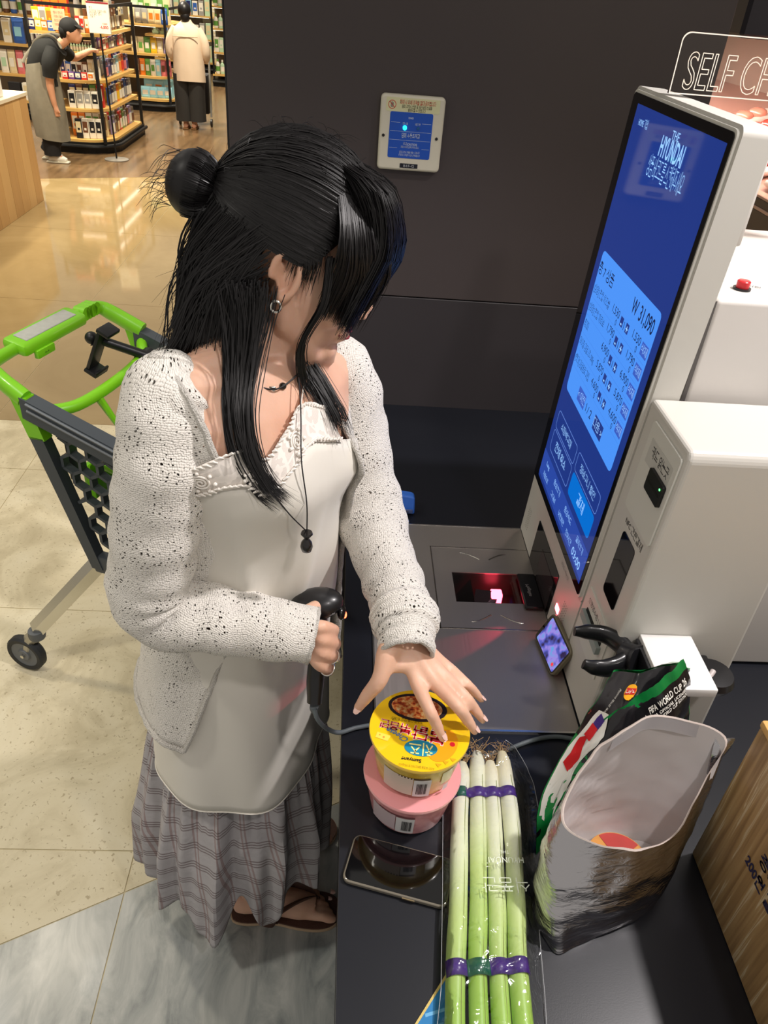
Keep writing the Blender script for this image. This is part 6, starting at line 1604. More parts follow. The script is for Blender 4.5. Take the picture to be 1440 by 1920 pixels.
# phone holder clamp
ph_ = thing('phone_holder', CP(.13, .08, .93), 'black phone clamp mounted on the green cart bar', 'phone holder')
hc = CP(.10, .065, .965); xa, za = CL, (V((0, 0, 1))*.9+CF*.42).normalized(); ya = za.cross(xa)
def hbox(nm, lo, hi, bev=.004):
    g = Geo(); g.box(lo, hi, bev, 2); g.v = [hc+xa*p.x+ya*p.y+za*p.z for p in g.v]; g.obj(nm, M_black, ph_)
hbox('back_plate', (-.026, -.006, -.075), (.026, .006, .060)); hbox('upper_jaw', (-.030, -.032, .055), (.030, .008, .068)); hbox('lower_jaw', (-.030, -.034, -.086), (.030, .008, -.074)); hbox('jaw_lip', (-.030, -.034, -.086), (.030, -.026, -.064))
g = Geo(); g.tube([hc-ya*-.0+ya*.01, hc+ya*.05+CF*.03, CP(.19, .15, .92)], [.016, .013, .014], 12); g.ell(hc+ya*.045+CF*.02, (.018, .018, .018)); g.obj('ball_joint', M_black, ph_)
g = Geo(); g.tube([CP(.185, .13, .905), CP(.185, .18, .91)], .024, 14); g.obj('bar_clamp', M_black, ph_)
# strap and small parts in the basket
cbox('buckle_strap', M_black, .16, -.215, .70, .17, -.18, .86, .002)
g = Geo(); g.lathe([(.0, 0), (.03, 0), (.034, .012), (0, .02)], CP(.30, -.12, .58), 16, Matrix.Rotation(PI/2, 3, 'X')); g.obj('coin_lock', M_black, cart)
# ================================================================ shop floor behind
struct(Geo().box((-9, 21.0, 0), (6, 21.2, 4)).obj('wall_far', mat('shop_wall', (196, 178, 140), .7), smooth=False))
struct(Geo().box((-9, 3.0, 0), (-8.8, 21, 4)).obj('wall_left', mat('shop_wall', (196, 178, 140), .7), smooth=False))
struct(Geo().box((5.8, -1.5, 0), (6, 21, 4)).obj('wall_right', mat('shop_wall', (196, 178, 140), .7), smooth=False))
M_frame = mat('shelf_black_metal', (26, 27, 28), .4, .3); M_shelf = mat('shelf_oak', (206, 164, 92), .45, noise_amt=.15, nscale=6, stretch=(1, 8, 8))
M_strip = mat('shelf_led', (255, 246, 224), .5, emit=5)
def plan(x0, x1, y0, y1, rad, side):
    """rounded front corner on the right"""
    P = [(x0, y1), (x0, y0)]
    if rad:
        for k in range(9): a = -PI/2+PI/2*k/8; P.append((x1-rad+rad*math.cos(a), y0+rad+rad*math.sin(a)))
    else: P.append((x1, y0))
    P.append((x1, y1)); return P
def gondola(label, x0, x1, y0, y1, levels, top, rad=.0, name='display_shelf'):
    t = thing(name, ((x0+x1)/2, (y0+y1)/2, 0), label, 'shelving')
    Geo().prism(plan(x0, x1, y0, y1, rad, 1), .0, .115).obj('base', M_frame, t, smooth=False)
    g = Geo(); P = plan(x0, x1, y0, y1, rad, 1)[1:]; g.tube([V((x, y, .075)) for x, y in [(p[0]+.02*(1 if i > 1 else 0), p[1]-.02*(1 if i < len(P)-1 else 0)) for i, p in enumerate(P)]], .022, 8); g.obj('bumper', M_frame, t)
    for i, z in enumerate(levels):
        dx = .05 if z > .2 else .02
        s_ = Geo().prism(plan(x0, x1-dx, y0+dx, y1, max(0, rad-.03), 1), z-.030, z).obj('shelf', M_shelf, t, smooth=False)
        if z > .2:
            g = Geo(); g.box((x0+.02, y0+.12, z-.036), (x1-.25, y0+.145, z-.031)); g.obj('shelf_light', M_strip, s_, smooth=False)
            g = Geo(); g.box((x1-.155, y0+.30, z-.036), (x1-.13, y1-.05, z-.031)); g.obj('shelf_light', M_strip, s_, smooth=False)
    for x, y in ((x1-.02, y1-.03), (x1-.10, y0+.06), (x0+.02, y0+.05)):
        Geo().box((x-.016, y-.016, .1), (x+.016, y+.016, top)).obj('post', M_frame, t, smooth=False)
    g = Geo(); g.box((x0, y0+.04, top-.03), (x1-.10, y0+.06, top)); g.obj('top_rail', M_frame, t, smooth=False)
    g = Geo(); g.box((x1-.03, y0+.06, top-.03), (x1-.01, y1, top)); g.obj('top_rail', M_frame, t, smooth=False)
    Geo().box((x0, (y0+y1)/2-.02, .115), (x1-.42, (y0+y1)/2+.02, top-.05)).obj('back_panel', mat('back_panel', (92, 82, 66), .6), t, smooth=False)
    return t
gondola('rounded oak and black display shelf beside the bending worker', -3.46, -2.68, 9.49, 11.02, [.14, .445, .725, .99, 1.16], 1.42, .34)
gondola('second oak display shelf behind, left of the shopper', -4.4, -2.62, 12.85, 14.2, [.16, .45, .74, 1.10], 1.32, .30)
gondola('tall oak shelf at the far right beside the black wall', -2.62, -1.0, 16.3, 17.6, [.20, .55, .92, 1.26, 1.6], 2.1, 0)
gondola('oak wall shelf at the far left behind the wooden counter', -6.4, -3.78, 11.35, 12.0, [.22, .52, .86, 1.18], 1.6, 0)
gondola('long oak shelf along the far end of the shop', -7.0, -2.72, 18.2, 19.0, [.2, .6, 1.0, 1.4, 1.8], 2.3, 0)
# ---------------------------------------------------------------- products
PM = {'white': (226, 220, 204), 'cream': (214, 196, 152), 'red': (196, 44, 34), 'orange': (226, 122, 34), 'yellow': (228, 186, 40), 'green': (96, 150, 66), 'teal': (30, 146, 150), 'blue': (48, 92, 168),
      'navy': (36, 40, 92), 'purple': (104, 60, 128), 'pink': (206, 110, 112), 'sky blue': (150, 206, 220), 'grey': (150, 148, 142), 'brown': (104, 66, 42), 'black': (30, 30, 32), 'lilac': (160, 150, 200), 'mint': (176, 206, 170)}
def pmat(c): return mat('pack_'+c.replace(' ', '_'), PM[c], .4, coat=.2)
PMESH = {}
def pack(kind, col, col2):
    key = (kind, col, col2)
    if key in PMESH: return PMESH[key]
    g = Geo()
    if kind == 'box':
        g.box((-.5, -.5, 0), (.5, .5, 1), .02); g.box((-.40, -.515, .30), (.40, -.49, .86), 0, mi=1); g.box((-.18, -.520, .42), (.18, -.50, .54), 0, mi=0)
    elif kind == 'pouch':
        rows = []
        for z, d in ((0, .42), (.12, .5), (.5, .42), (.85, .16), (.93, .04), (1.0, .04)): rows.append([V((x, y*d, z)) for x, y in ((-.5, -.6), (-.25, -1), (.25, -1), (.5, -.6), (.5, .6), (.25, 1), (-.25, 1), (-.5, .6))])
        g.loft(rows); g.box((-.30, -.50, .28), (.30, -.40, .66), 0, mi=1)
    elif kind == 'bottle':
        g.lathe([(0, 0), (.44, 0), (.48, .04), (.48, .62), (.40, .72), (.18, .80), (.18, .88)], (0, 0, 0), 12); g.lathe([(.20, .86), (.20, 1), (0, 1)], (0, 0, 0), 10, mi=1); g.lathe([(.49, .18), (.49, .52)], (0, 0, 0), 12, mi=1, cap=False)
    elif kind == 'tray':
        g.box((-.5, -.5, 0), (.5, .5, .5), .06); g.ell((0, 0, .5), (.46, .46, .45), 10, 6, mi=1)
    elif kind == 'card':
        g.box((-.5, -.12, 0), (.5, .12, 1), .02); g.box((-.42, -.16, .12), (.42, -.11, .60), 0, mi=1); g.box((-.12, -.17, .80), (.12, -.115, .88), 0, mi=1)
    me = g.mesh(kind, [pmat(col), pmat(col2)], False); PMESH[key] = me; return me
NAMES = {'box': 'product_box', 'pouch': 'product_pouch', 'bottle': 'product_bottle', 'tray': 'product_tray', 'card': 'product_pack'}
ORD = ['first', 'second', 'third', 'fourth', 'fifth', 'sixth', 'seventh', 'eighth', 'ninth', 'tenth']
def put(kind, col, col2, x, y, z, w_, d, h, rz, where, group, k=None, end='left'):
    o = bpy.data.objects.new(NAMES[kind], pack(kind, col, col2)); COL.objects.link(o)
    o.location = (x, y, z+.001); o.scale = (w_, d, h); o.rotation_euler = (0, 0, rz)
    kn = {'box': 'box', 'pouch': 'pouch', 'bottle': 'bottle', 'tray': 'tray', 'card': 'hanging pack'}[kind]
    tag(o, f'{col} {kn}, {ORD[k]} from the {end}, {where}' if k is not None else f'{col} {kn} with {col2} label, {where}', 'product', group)
    return o
def row(kind, cols, p0, p1, n, z, w_, d, h, rz, where, group, jit_=.0, end='left'):
    for k in range(n):
        t = (k+.5)/n; c = cols[k % len(cols)]; hh = h*random.uniform(1-jit_, 1+jit_*.4)
        put(kind, c[0], c[1], p0[0]+(p1[0]-p0[0])*t, p0[1]+(p1[1]-p0[1])*t, z, w_, d, hh, rz+random.uniform(-.06, .06), where, group, k, end)
random.seed(33)
W1 = 'row of rounded display'; G1 = 'products on the rounded display'
# front of the rounded display (left part is behind the worker)
row('box', [('black', 'cream'), ('white', 'brown'), ('white', 'black'), ('white', 'black')], (-3.10, 9.60), (-2.82, 9.66), 4, .14, .068, .07, .20, 0, 'bottom front '+W1, G1)
row('box', [('orange', 'white'), ('orange', 'white'), ('white', 'green'), ('white', 'green'), ('cream', 'brown')], (-3.18, 9.74), (-2.80, 9.80), 5, .14, .070, .06, .24, 0, 'bottom second '+W1, G1)
row('box', [('white', 'black'), ('white', 'grey'), ('white', 'grey'), ('white', 'black')], (-3.13, 9.60), (-2.82, 9.66), 4, .445, .074, .07, .17, 0, 'lower front '+W1, G1)
row('box', [('navy', 'cream'), ('brown', 'cream'), ('black', 'cream'), ('green', 'cream'), ('red', 'white')], (-3.15, 9.72), (-2.80, 9.78), 5, .445, .070, .06, .22, 0, 'lower second '+W1, G1)
row('box', [('red', 'white'), ('purple', 'white'), ('navy', 'white'), ('red', 'white'), ('white', 'orange')], (-3.16, 9.58), (-2.84, 9.64), 5, .725, .062, .05, .07, 0, 'middle front '+W1, G1)
row('box', [('white', 'navy'), ('blue', 'white'), ('white', 'black'), ('white', 'brown'), ('brown', 'white'), ('white', 'cream'), ('white', 'cream')], (-3.20, 9.68), (-2.80, 9.74), 7, .725, .056, .06, .19, 0, 'middle second '+W1, G1, .2)
row('bottle', [('mint', 'white')], (-3.05, 9.62), (-2.82, 9.66), 8, .99, .026, .026, .085, 0, 'upper front '+W1, G1)
row('box', [('red', 'white'), ('white', 'red'), ('orange', 'white'), ('white', 'red')], (-2.98, 9.70), (-2.80, 9.74), 4, 1.16, .044, .05, .15, 0, 'top front '+W1, G1)
row('box', [('navy', 'white'), ('yellow', 'white'), ('orange', 'white'), ('blue', 'white'), ('cream', 'black')], (-3.44, 9.62), (-3.18, 9.62), 4, 1.16, .066, .06, .10, 0, 'top second '+W1, G1, .2)
row('box', [('orange', 'yellow'), ('yellow', 'white'), ('orange', 'white')], (-3.22, 9.66), (-3.02, 9.68), 3, 1.16, .055, .06, .17, 0, 'top third '+W1, G1, .2)
row('box', [('yellow', 'white'), ('white', 'grey'), ('yellow', 'orange')], (-3.44, 9.76), (-3.22, 9.76), 3, 1.16, .072, .06, .20, 0, 'top fourth '+W1, G1)
row('box', [('red', 'orange')], (-3.45, 9.9), (-3.10, 9.9), 4, 1.16, .10, .05, .42, 0, 'rear top back '+W1, G1)
row('bottle', [('grey', 'cream'), ('cream', 'brown'), ('brown', 'orange')], (-3.05, 9.9), (-2.88, 9.92), 2, 1.16, .07, .07, .40, 0, 'rear top far back '+W1, G1)
# right-hand side of the display, facing the aisle
RS_ = -PI/2*-1
sidec = {.14: ('card', [('lilac', 'white'), ('grey', 'brown'), ('brown', 'cream'), ('red', 'white'), ('green', 'white'), ('grey', 'white'), ('brown', 'pink')], .20),
         .445: ('card', [('blue', 'grey'), ('navy', 'white'), ('grey', 'white'), ('orange', 'yellow'), ('yellow', 'white'), ('brown', 'white')], .20),
         .725: ('card', [('navy', 'pink'), ('lilac', 'navy'), ('navy', 'white'), ('grey', 'white'), ('sky blue', 'white'), ('cream', 'orange'), ('orange', 'red')], .18),
         .99: ('card', [('red', 'white'), ('cream', 'red'), ('black', 'grey'), ('purple', 'white'), ('grey', 'black'), ('navy', 'red')], .115),
         1.16: ('card', [('brown', 'cream'), ('black', 'white'), ('cream', 'brown'), ('grey', 'cream'), ('brown', 'white')], .24)}
for z, (kd, cols, h) in sidec.items():
    nm = {.14: 'bottom', .445: 'lower', .725: 'middle', .99: 'upper', 1.16: 'top'}[z]
    for q, (dx, n_) in enumerate(((-.10, 9), (-.19, 8))):
        row(kd, cols[q*2:]+cols[:q*2], (-2.68+dx-.02, 9.92), (-2.68+dx-.02, 10.95), n_, z, .10, .11, h*(1 if q == 0 else 1.12), PI/2, f'{nm} aisle-side {["outer", "inner"][q]} row of rounded display', G1, .12, 'near end')
# second display
W2 = 'row of second display'; G2 = 'products on the second display'
row('pouch', [('sky blue', 'white')], (-3.15, 13.0), (-2.72, 13.05), 4, .16, .13, .07, .15, 0, 'bottom front '+W2, G2); row('pouch', [('sky blue', 'white'), ('sky blue', 'orange')], (-3.15, 13.2), (-2.72, 13.2), 3, .16, .15, .07, .24, 0, 'bottom second '+W2, G2)
row('pouch', [('brown', 'cream'), ('orange', 'white'), ('green', 'white'), ('white', 'green'), ('sky blue', 'white'), ('pink', 'brown'), ('pink', 'brown')], (-3.22, 13.0), (-2.70, 13.05), 7, .45, .072, .05, .21, 0, 'lower front '+W2, G2)
row('pouch', [('cream', 'white'), ('cream', 'green'), ('green', 'white'), ('yellow', 'white'), ('cream', 'white'), ('lilac', 'white')], (-3.24, 13.0), (-2.70, 13.05), 6, .74, .085, .06, .195, 0, 'middle front '+W2, G2)
row('tray', [('mint', 'mint')], (-2.95, 13.1), (-2.72, 13.1), 2, .98, .09, .09, .09, 0, 'small upper front '+W2, G2)
o_shelf = Geo().box((-3.02, 12.95, .955), (-2.67, 13.3, .98)).obj('shelf', M_shelf, bpy.data.objects['display_shelf.001'], smooth=False)
row('pouch', [('cream', 'white'), ('grey', 'white'), ('grey', 'cream'), ('cream', 'orange'), ('cream', 'orange'), ('blue', 'white')], (-3.24, 13.0), (-2.70, 13.05), 6, 1.10, .088, .06, .20, 0, 'top front '+W2, G2)
row('pouch', [('mint', 'white'), ('green', 'white'), ('cream', 'green')], (-3.24, 13.25), (-2.70, 13.25), 6, 1.10, .10, .06, .36, 0, 'rear top back '+W2, G2)
# far right tall shelf and far wall
G3 = 'products on the far shelves'
for z in (.20, .55, .92, 1.26, 1.6):
    row(random.choice(['pouch', 'box', 'bottle']), [('white', 'green'), ('mint', 'white'), ('sky blue', 'orange'), ('cream', 'lilac'), ('white', 'red')], (-2.58, 16.42), (-1.9, 16.42), 8, z, .080, .06, .23, 0, {.20: 'lowest', .55: 'second-lowest', .92: 'middle', 1.26: 'second-highest', 1.6: 'highest'}[z]+' row by the black wall', G3, .15)
for z in (.2, .6, 1.0, 1.4):
    row('box', [('white', 'blue'), ('grey', 'white'), ('mint', 'cream'), ('cream', 'white'), ('sky blue', 'navy')], (-3.9, 18.32), (-2.8, 18.32), 9, z, .10, .08, .27, 0, {.2: 'lowest', .6: 'second', 1.0: 'third', 1.4: 'highest'}[z]+' row of the farthest shelf', G3, .15)
# left wall shelf
W4 = 'row of the far-left shelf'; G4 = 'products on the far left shelf'
for a in (('pouch', 'blue', 'sky blue', -4.26, .86, .14, .27), ('bottle', 'grey', 'white', -4.12, .86, .08, .27), ('box', 'purple', 'white', -4.02, .86, .06, .27), ('box', 'teal', 'orange', -3.94, .86, .07, .27), ('box', 'white', 'cream', -4.40, .86, .10, .26)):
    put(a[0], a[1], a[2], a[3], 11.5, a[4], a[5], .08, a[6], 0, 'standing in the upper '+W4, G4)
row('pouch', [('white', 'mint'), ('cream', 'white'), ('pink', 'white'), ('white', 'cream')], (-4.55, 11.48), (-3.94, 11.48), 6, .52, .09, .06, .26, 0, 'lower front '+W4, G4); row('bottle', [('white', 'green'), ('brown', 'white'), ('blue', 'white')], (-4.5, 11.48), (-3.94, 11.48), 6, 1.18, .08, .08, .24, 0, 'top front '+W4, G4)
row('box', [('black', 'black'), ('white', 'cream'), ('red', 'white')], (-4.5, 11.46), (-3.97, 11.46), 3, .22, .15, .08, .20, 0, 'bottom front '+W4, G4)
# ---------------------------------------------------------------- price sign on a stand
sn = thing('sign_stand', (-2.61, 9.28, 0), 'white price sign on a thin metal stand by the rounded display', 'sign')
Geo().lathe([(0, 0), (.13, 0), (.13, .008), (.02, .014), (0, .014)], (-2.60, 9.28, .001), 20).obj('base', mat('stand_grey', (150, 146, 138), .4, .6), sn)
Geo().tube([V((-2.60, 9.28, .01)), V((-2.615, 9.28, 1.2))], .009, 8).obj('pole', M_frame, sn)
Geo().box((-2.72, 9.262, 1.195), (-2.50, 9.285, 1.47), .004).obj('panel', mat('sign_white', (240, 234, 216), .4), sn)
sgn = lambda x, y, h: V((-2.61+x, 9.2615-h, 1.33+y))
Geo().box((-2.72, 9.260, 1.455), (-2.50, 9.262, 1.47)).obj('top_band', mat('sign_maroon', (150, 40, 50), .5), sn, smooth=False)
for k, (s_, y_, sz, wd) in enumerate((('특가', .085, .024, .03), ('프리미엄 과일차 세트', .058, .024, .17), ('한정 할인 행사', .034, .022, .12), ('균일가', .012, .020, .05))): letter(sn, mat('sign_ink', (120, 110, 96), .6), s_, sgn, -.085+wd/2, y_, sz, .0005, width=wd)
letter(sn, mat('sign_red', (206, 66, 60), .6), '13,800', sgn, .055, -.045, .024, .0005, width=.05); letter(sn, mat('sign_red', (206, 66, 60), .6), '-6,800', sgn, .045, -.075, .036, .0005, width=.085, bold=.02)
o = Geo().box((-3.16, 9.50, 1.18), (-3.02, 9.505, 1.37)).obj('price_card', mat('card_peach', (240, 190, 150), .5), smooth=False); tag(o, 'peach paper price card above the worker\'s back', 'sign')
for k in range(4): letter(o, mat('sign_red', (206, 66, 60), .6), ('행사 안내', '구매시 할인', '최대 적용', '매장 문의')[k], lambda x, y, h: V((-3.09+x, 9.4995-h, 1.275+y)), 0, .06-.035*k, .022, .0005, width=.09)

# ---------------------------------------------------------------- wooden service counter at the left
wc_ = thing('wooden_counter', (-3.5, 6.4, 0), 'pale wooden service counter with white top at the left edge', 'counter')
Geo().box((-4.3, 5.4, 0), (-2.775, 7.35, .84)).obj('carcass', mat('carcass_wood', (150, 112, 66), .6), wc_, smooth=False)
for k in range(12):
    m_ = mat('oak_plank_%d' % (k % 3), [(200, 158, 102), (208, 168, 112), (192, 150, 96)][k % 3], .5, noise_amt=.12, nscale=5, stretch=(6, 6, .6))
    Geo().box((-2.775, 5.4+k*.163+.001, .0), (-2.757, 5.4+(k+1)*.163-.001, .84), .002).obj('plank', m_, wc_, smooth=False)
Geo().box((-4.3, 5.38, .84), (-2.75, 7.37, .87), .003).obj('top', mat('counter_white', (226, 214, 190), .4), wc_, smooth=False)
o = Geo().box((-4.1, 6.5, .871), (-2.80, 7.0, 1.30), .006).obj('display_screen_back', mat('screen_back_white', (222, 218, 210), .4)); o.name = 'white_panel'
tag(o, 'white upright panel standing on the wooden counter at the left', 'panel')

# ---------------------------------------------------------------- people in the shop
def person(label, geo, skin, loc):
    t = thing('person', loc, label, 'person'); link('body', remeshed(geo, 'body', .008, 3, skin), t); return t
sk2 = mat('skin_b', (216, 160, 128), .5)
# bending shop worker
g = Geo(); Yw = 9.0
P = lambda x, z, dy=0: V((x, Yw+dy, z))
g.tube(crom([P(-3.17, .74), P(-3.16, .88), P(-3.08, 1.0), P(-2.98, 1.08)], 5), lerpl([.135, .125, .13, .10], 5), 18)
g.tube([P(-2.97, 1.08), P(-2.90, 1.13), P(-2.86, 1.17)], .048, 12); g.ell(P(-2.815, 1.215), (.085, .075, .10), 18, 12); g.ell(P(-2.775, 1.165), (.05, .05, .055), 12, 8); g.ell(P(-2.725, 1.175), (.014, .012, .014), 8, 6)
g.ell(P(-2.83, 1.205, -.075), (.018, .012, .028), 8, 6)
g.tube(crom([P(-3.0, 1.04, -.13), P(-3.03, .90, -.165), P(-3.055, .745, -.16), P(-3.05, .62, -.15), P(-3.045, .56, -.14)], 4), lerpl([.055, .048, .038, .03, .026], 4), 12); g.ell(P(-3.04, .53, -.135), (.026, .03, .05), 10, 8)
for k in range(4): g.tube([P(-3.055+.012*k, .50, -.15+.008*k), P(-3.05+.012*k, .455, -.14+.008*k)], .008, 6)
g.tube([P(-3.02, .53, -.145), P(-3.0, .49, -.15)], .009, 6)
g.tube(crom([P(-2.96, 1.04, .12), P(-2.90, .97, .20), P(-2.82, 1.0, .27), P(-2.75, 1.035, .31)], 4), lerpl([.05, .04, .032, .026], 4), 12); g.ell(P(-2.73, 1.04, .32), (.04, .024, .02), 10, 8)
for k in range(4): g.tube([P(-2.71, 1.05-.01*k, .33), P(-2.67, 1.045-.012*k, .34)], .008, 6)
for dy, xa in ((-.07, -3.13), (.09, -3.23)): g.tube(crom([P(-3.17, .72, dy), P(-3.16, .42, dy), P(xa-.03, .09, dy)], 5), lerpl([.085, .065, .04], 5), 12); g.tube([P(xa-.04, .05, dy), P(xa+.06, .04, dy)], .035, 8)
wk = person('shop worker in black cap and grey apron bending towards the shelf', g, sk2, (-3.15, 9.0, 0))
M_btee = mat('black_tee', (26, 27, 26), .85, bump=.2, bscale=30); M_apron = mat('grey_apron', (126, 120, 104), .85, noise_amt=.18, nscale=18, bump=.25, bscale=16); M_btr = mat('black_trousers', (28, 27, 28), .85)
g = Geo(); g.tube(crom([P(-3.17, .72), P(-3.165, .88), P(-3.085, 1.005), P(-2.975, 1.085), P(-2.95, 1.10)], 5), lerpl([.15, .142, .148, .115, .07], 5), 20); g.tube(crom([P(-2.995, 1.055, -.11), P(-3.02, .95, -.17), P(-3.04, .82, -.17)], 5), lerpl([.065, .075, .068], 5), 14); g.tube(crom([P(-2.97, 1.05, .10), P(-2.92, .98, .18)], 5), lerpl([.065, .06], 5), 14)
g.obj('tee_shirt', M_btee, wk)
g = Geo(); rows = []
for z, cx, a, b_ in ((.93, -3.165, .150, .150), (.84, -3.18, .155, .165), (.65, -3.18, .165, .185), (.45, -3.175, .17, .19), (.235, -3.165, .165, .185)):
    rows.append([V((cx+a*math.cos(q)*(1+.05*math.sin(5*q)), Yw+b_*math.sin(q)*(1+.05*math.sin(7*q)), z+.03*math.cos(q)*(-1 if z < .3 else 1))) for q in [2*PI*k/40 for k in range(40)]])
g.loft(rows, True, False); g.obj('apron', M_apron, wk)
for dy0, dy1 in ((-.10, .07), (.10, -.07)):
    g = Geo(); g.tube(crom([P(-3.315, .92, dy0), P(-3.275, .99, dy0*.5), P(-3.18, 1.105, dy1*.6), P(-3.06, 1.17, dy1*1.1), P(-2.955, 1.155, dy1*1.5), P(-2.90, 1.07, dy1*1.7)], 5), .014, 6, flat=.3, up=(-.5, 0, .8)); g.obj('apron_strap', M_apron, wk)
for dy, xa in ((-.07, -3.13), (.09, -3.23)):
    g = Geo(); g.tube(crom([P(-3.17, .45, dy), P(-3.165, .25, dy), P(xa-.04, .075, dy)], 4), lerpl([.09, .085, .085], 4), 14); g.obj('trouser_leg', M_btr, wk)
    g = Geo(); g.tube(crom([P(xa-.075, .035, dy), P(xa-.02, .045, dy), P(xa+.05, .035, dy), P(xa+.10, .025, dy)], 4), lerpl([.032, .042, .036, .024], 4), 12); sh = g.obj('sneaker', mat('white_sneaker', (226, 222, 208), .5), wk)
    g = Geo(); g.box((xa-.11, Yw+dy-.042, .0), (xa+.125, Yw+dy+.042, .018), .008, 2); g.obj('sneaker_sole', mat('sole_cream', (206, 200, 180), .6), sh)
g = Geo(); g.ell(P(-2.835, 1.245), (.098, .088, .09), 20, 12); g.ell(P(-2.88, 1.215), (.06, .08, .07), 16, 10); cpo = g.obj('cap', mat('black_cap', (20, 20, 20), .8), wk)
g = Geo(); g.ell(P(-2.745, 1.262), (.05, .065, .012), 14, 8, Matrix.Rotation(.5, 3, 'Y')); g.obj('cap_brim', mat('black_cap', (20, 20, 20), .8), cpo)
g = Geo(); g.ell(P(-2.905, 1.17), (.03, .05, .05), 12, 8); g.obj('tied_hair', M_hair, wk)
# shopper seen from behind
g = Geo(); Yw = 11.6
g.tube(crom([P(-2.18, .62), P(-2.17, .85), P(-2.165, 1.05), P(-2.165, 1.15), P(-2.17, 1.20)], 5), lerpl([.12, .115, .115, .09, .045], 5), 18); g.tube([P(-2.17, 1.2), P(-2.175, 1.28)], .045, 12); g.ell(P(-2.18, 1.345), (.07, .085, .095), 16, 12)
g.ell(P(-2.21, 1.325, .06), (.03, .03, .05), 10, 8); g.ell(P(-2.255, 1.335), (.012, .018, .025), 8, 6); g.ell(P(-2.105, 1.335), (.012, .018, .025), 8, 6); g.ell(P(-2.18, 1.325, .09), (.014, .014, .018), 8, 6)
for sd in (-1, 1):
    g.tube(crom([P(-2.17+sd*.15, 1.15), P(-2.17+sd*.21, 1.0), P(-2.17+sd*.22, .86, .04), P(-2.17+sd*.19, .80, .16), P(-2.17+sd*.17, .80, .24)], 4), lerpl([.05, .04, .032, .026, .022], 4), 12); g.ell(P(-2.17+sd*.165, .80, .27), (.026, .04, .022), 10, 8)
    for k in range(4): g.tube([P(-2.17+sd*.165-.016+.011*k, .80, .29), P(-2.17+sd*.165-.016+.011*k, .785, .325)], .007, 6)
    g.tube([P(-2.17+sd*.145, .80, .27), P(-2.17+sd*.135, .79, .30)], .008, 6)
    g.tube(crom([P(-2.18+sd*.08, .62), P(-2.19+sd*.07, .35), P(-2.20+sd*.055, .06)], 4), lerpl([.085, .06, .036], 4), 12); g.tube([P(-2.20+sd*.055, .045, -.05), P(-2.20+sd*.055, .03, .11)], .034, 8)
sp2 = person('shopper with short dark hair in cream blouse seen from behind', g, sk2, (-2.18, 11.6, 0))
M_bl = mat('cream_blouse', (228, 206, 180), .75, bump=.3, bscale=12, sss=0)
g = Geo(); rows = []
for z, a, b_ in ((.57, .205, .15), (.75, .200, .155), (.95, .190, .15), (1.08, .195, .145), (1.165, .170, .125), (1.205, .115, .095), (1.235, .075, .072), (1.265, .058, .060)):
    rows.append([V((-2.168+a*math.cos(q)*(1+.025*math.sin(6*q)*(1.2-z)), Yw+b_*math.sin(q)*(1+.04*math.sin(8*q)*(1.2-z)), z-.012*math.sin(q)*(1 if z < .6 else 0))) for q in [2*PI*k/40 for k in range(40)]])
g.loft(rows, True, False)
for sd in (-1, 1): g.tube(crom([P(-2.17+sd*.13, 1.16), P(-2.17+sd*.205, 1.03), P(-2.17+sd*.225, .88, .02), P(-2.17+sd*.20, .81, .14)], 5), lerpl([.065, .066, .058, .042], 5), 16)
bl_ = g.obj('blouse', M_bl, sp2)
g = Geo(); g.tube([P(-2.33, 1.085, -.135), P(-2.17, 1.08, -.152), P(-2.01, 1.085, -.135)], .005, 6); g.obj('yoke_seam', mat('cream_seam', (206, 180, 152), .8), bl_)
for sd in (-1, 1):
    g = Geo(); rows = []
    for z, a in ((.66, .115), (.45, .112), (.25, .110), (.10, .112)): rows.append([V((-2.185+sd*.088+a*math.cos(q)*(1+.06*math.sin(5*q)), Yw+a*.95*math.sin(q), z)) for q in [2*PI*k/24 for k in range(24)]])
    g.loft(rows, True, False); g.obj('trouser_leg', mat('charcoal_trousers', (44, 42, 40), .85, bump=.2, bscale=14), sp2)
    g = Geo(); g.box((-2.20+sd*.055-.038, Yw-.09, .0), (-2.20+sd*.055+.038, Yw+.15, .018), .01, 2); so = g.obj('sandal', mat('tan_sandal', (120, 82, 46), .6), sp2)
    g = Geo(); g.tube([P(-2.20+sd*.055-.036, .02, .05), P(-2.20+sd*.055, .075, .05), P(-2.20+sd*.055+.036, .02, .05)], .010, 6); g.obj('strap', mat('tan_sandal', (120, 82, 46), .6), so)
g = Geo(); g.ell(P(-2.18, 1.365, -.012), (.082, .092, .092), 20, 14); g.ell(P(-2.17, 1.29, -.045), (.058, .05, .07), 16, 10); g.obj('hair', M_hair, sp2)
# her shopping trolley
tr_ = thing('shopping_trolley', (-2.17, 11.95, 0), 'slim grey shopping trolley with black bag in front of the shopper', 'trolley')
for sd in (-1, 1):
    g = Geo(); g.tube([V((-2.17+sd*.20, 12.0, .86)), V((-2.17+sd*.215, 11.88, .12))], .014, 8); g.obj('frame_leg', mat('trolley_grey', (166, 164, 156), .35, .6), tr_)
    g = Geo(); g.lathe([(.0, -.012), (.05, -.012), (.05, .012), (0, .012)], (-2.17+sd*.215, 11.87, .051), 16, Matrix.Rotation(PI/2, 3, 'Y')); g.obj('wheel', M_black, tr_)
Geo().tube([V((-2.37, 12.0, .86)), V((-1.97, 12.0, .86))], .014, 8).obj('handle', M_black, tr_)
Geo().box((-2.345, 11.96, .14), (-1.995, 12.25, .62), .02, 2).obj('bag', mat('trolley_bag', (30, 30, 32), .7), tr_)
Geo().tube([V((-2.36, 12.02, .20)), V((-1.98, 12.02, .20))], .010, 8).obj('axle', M_black, tr_)
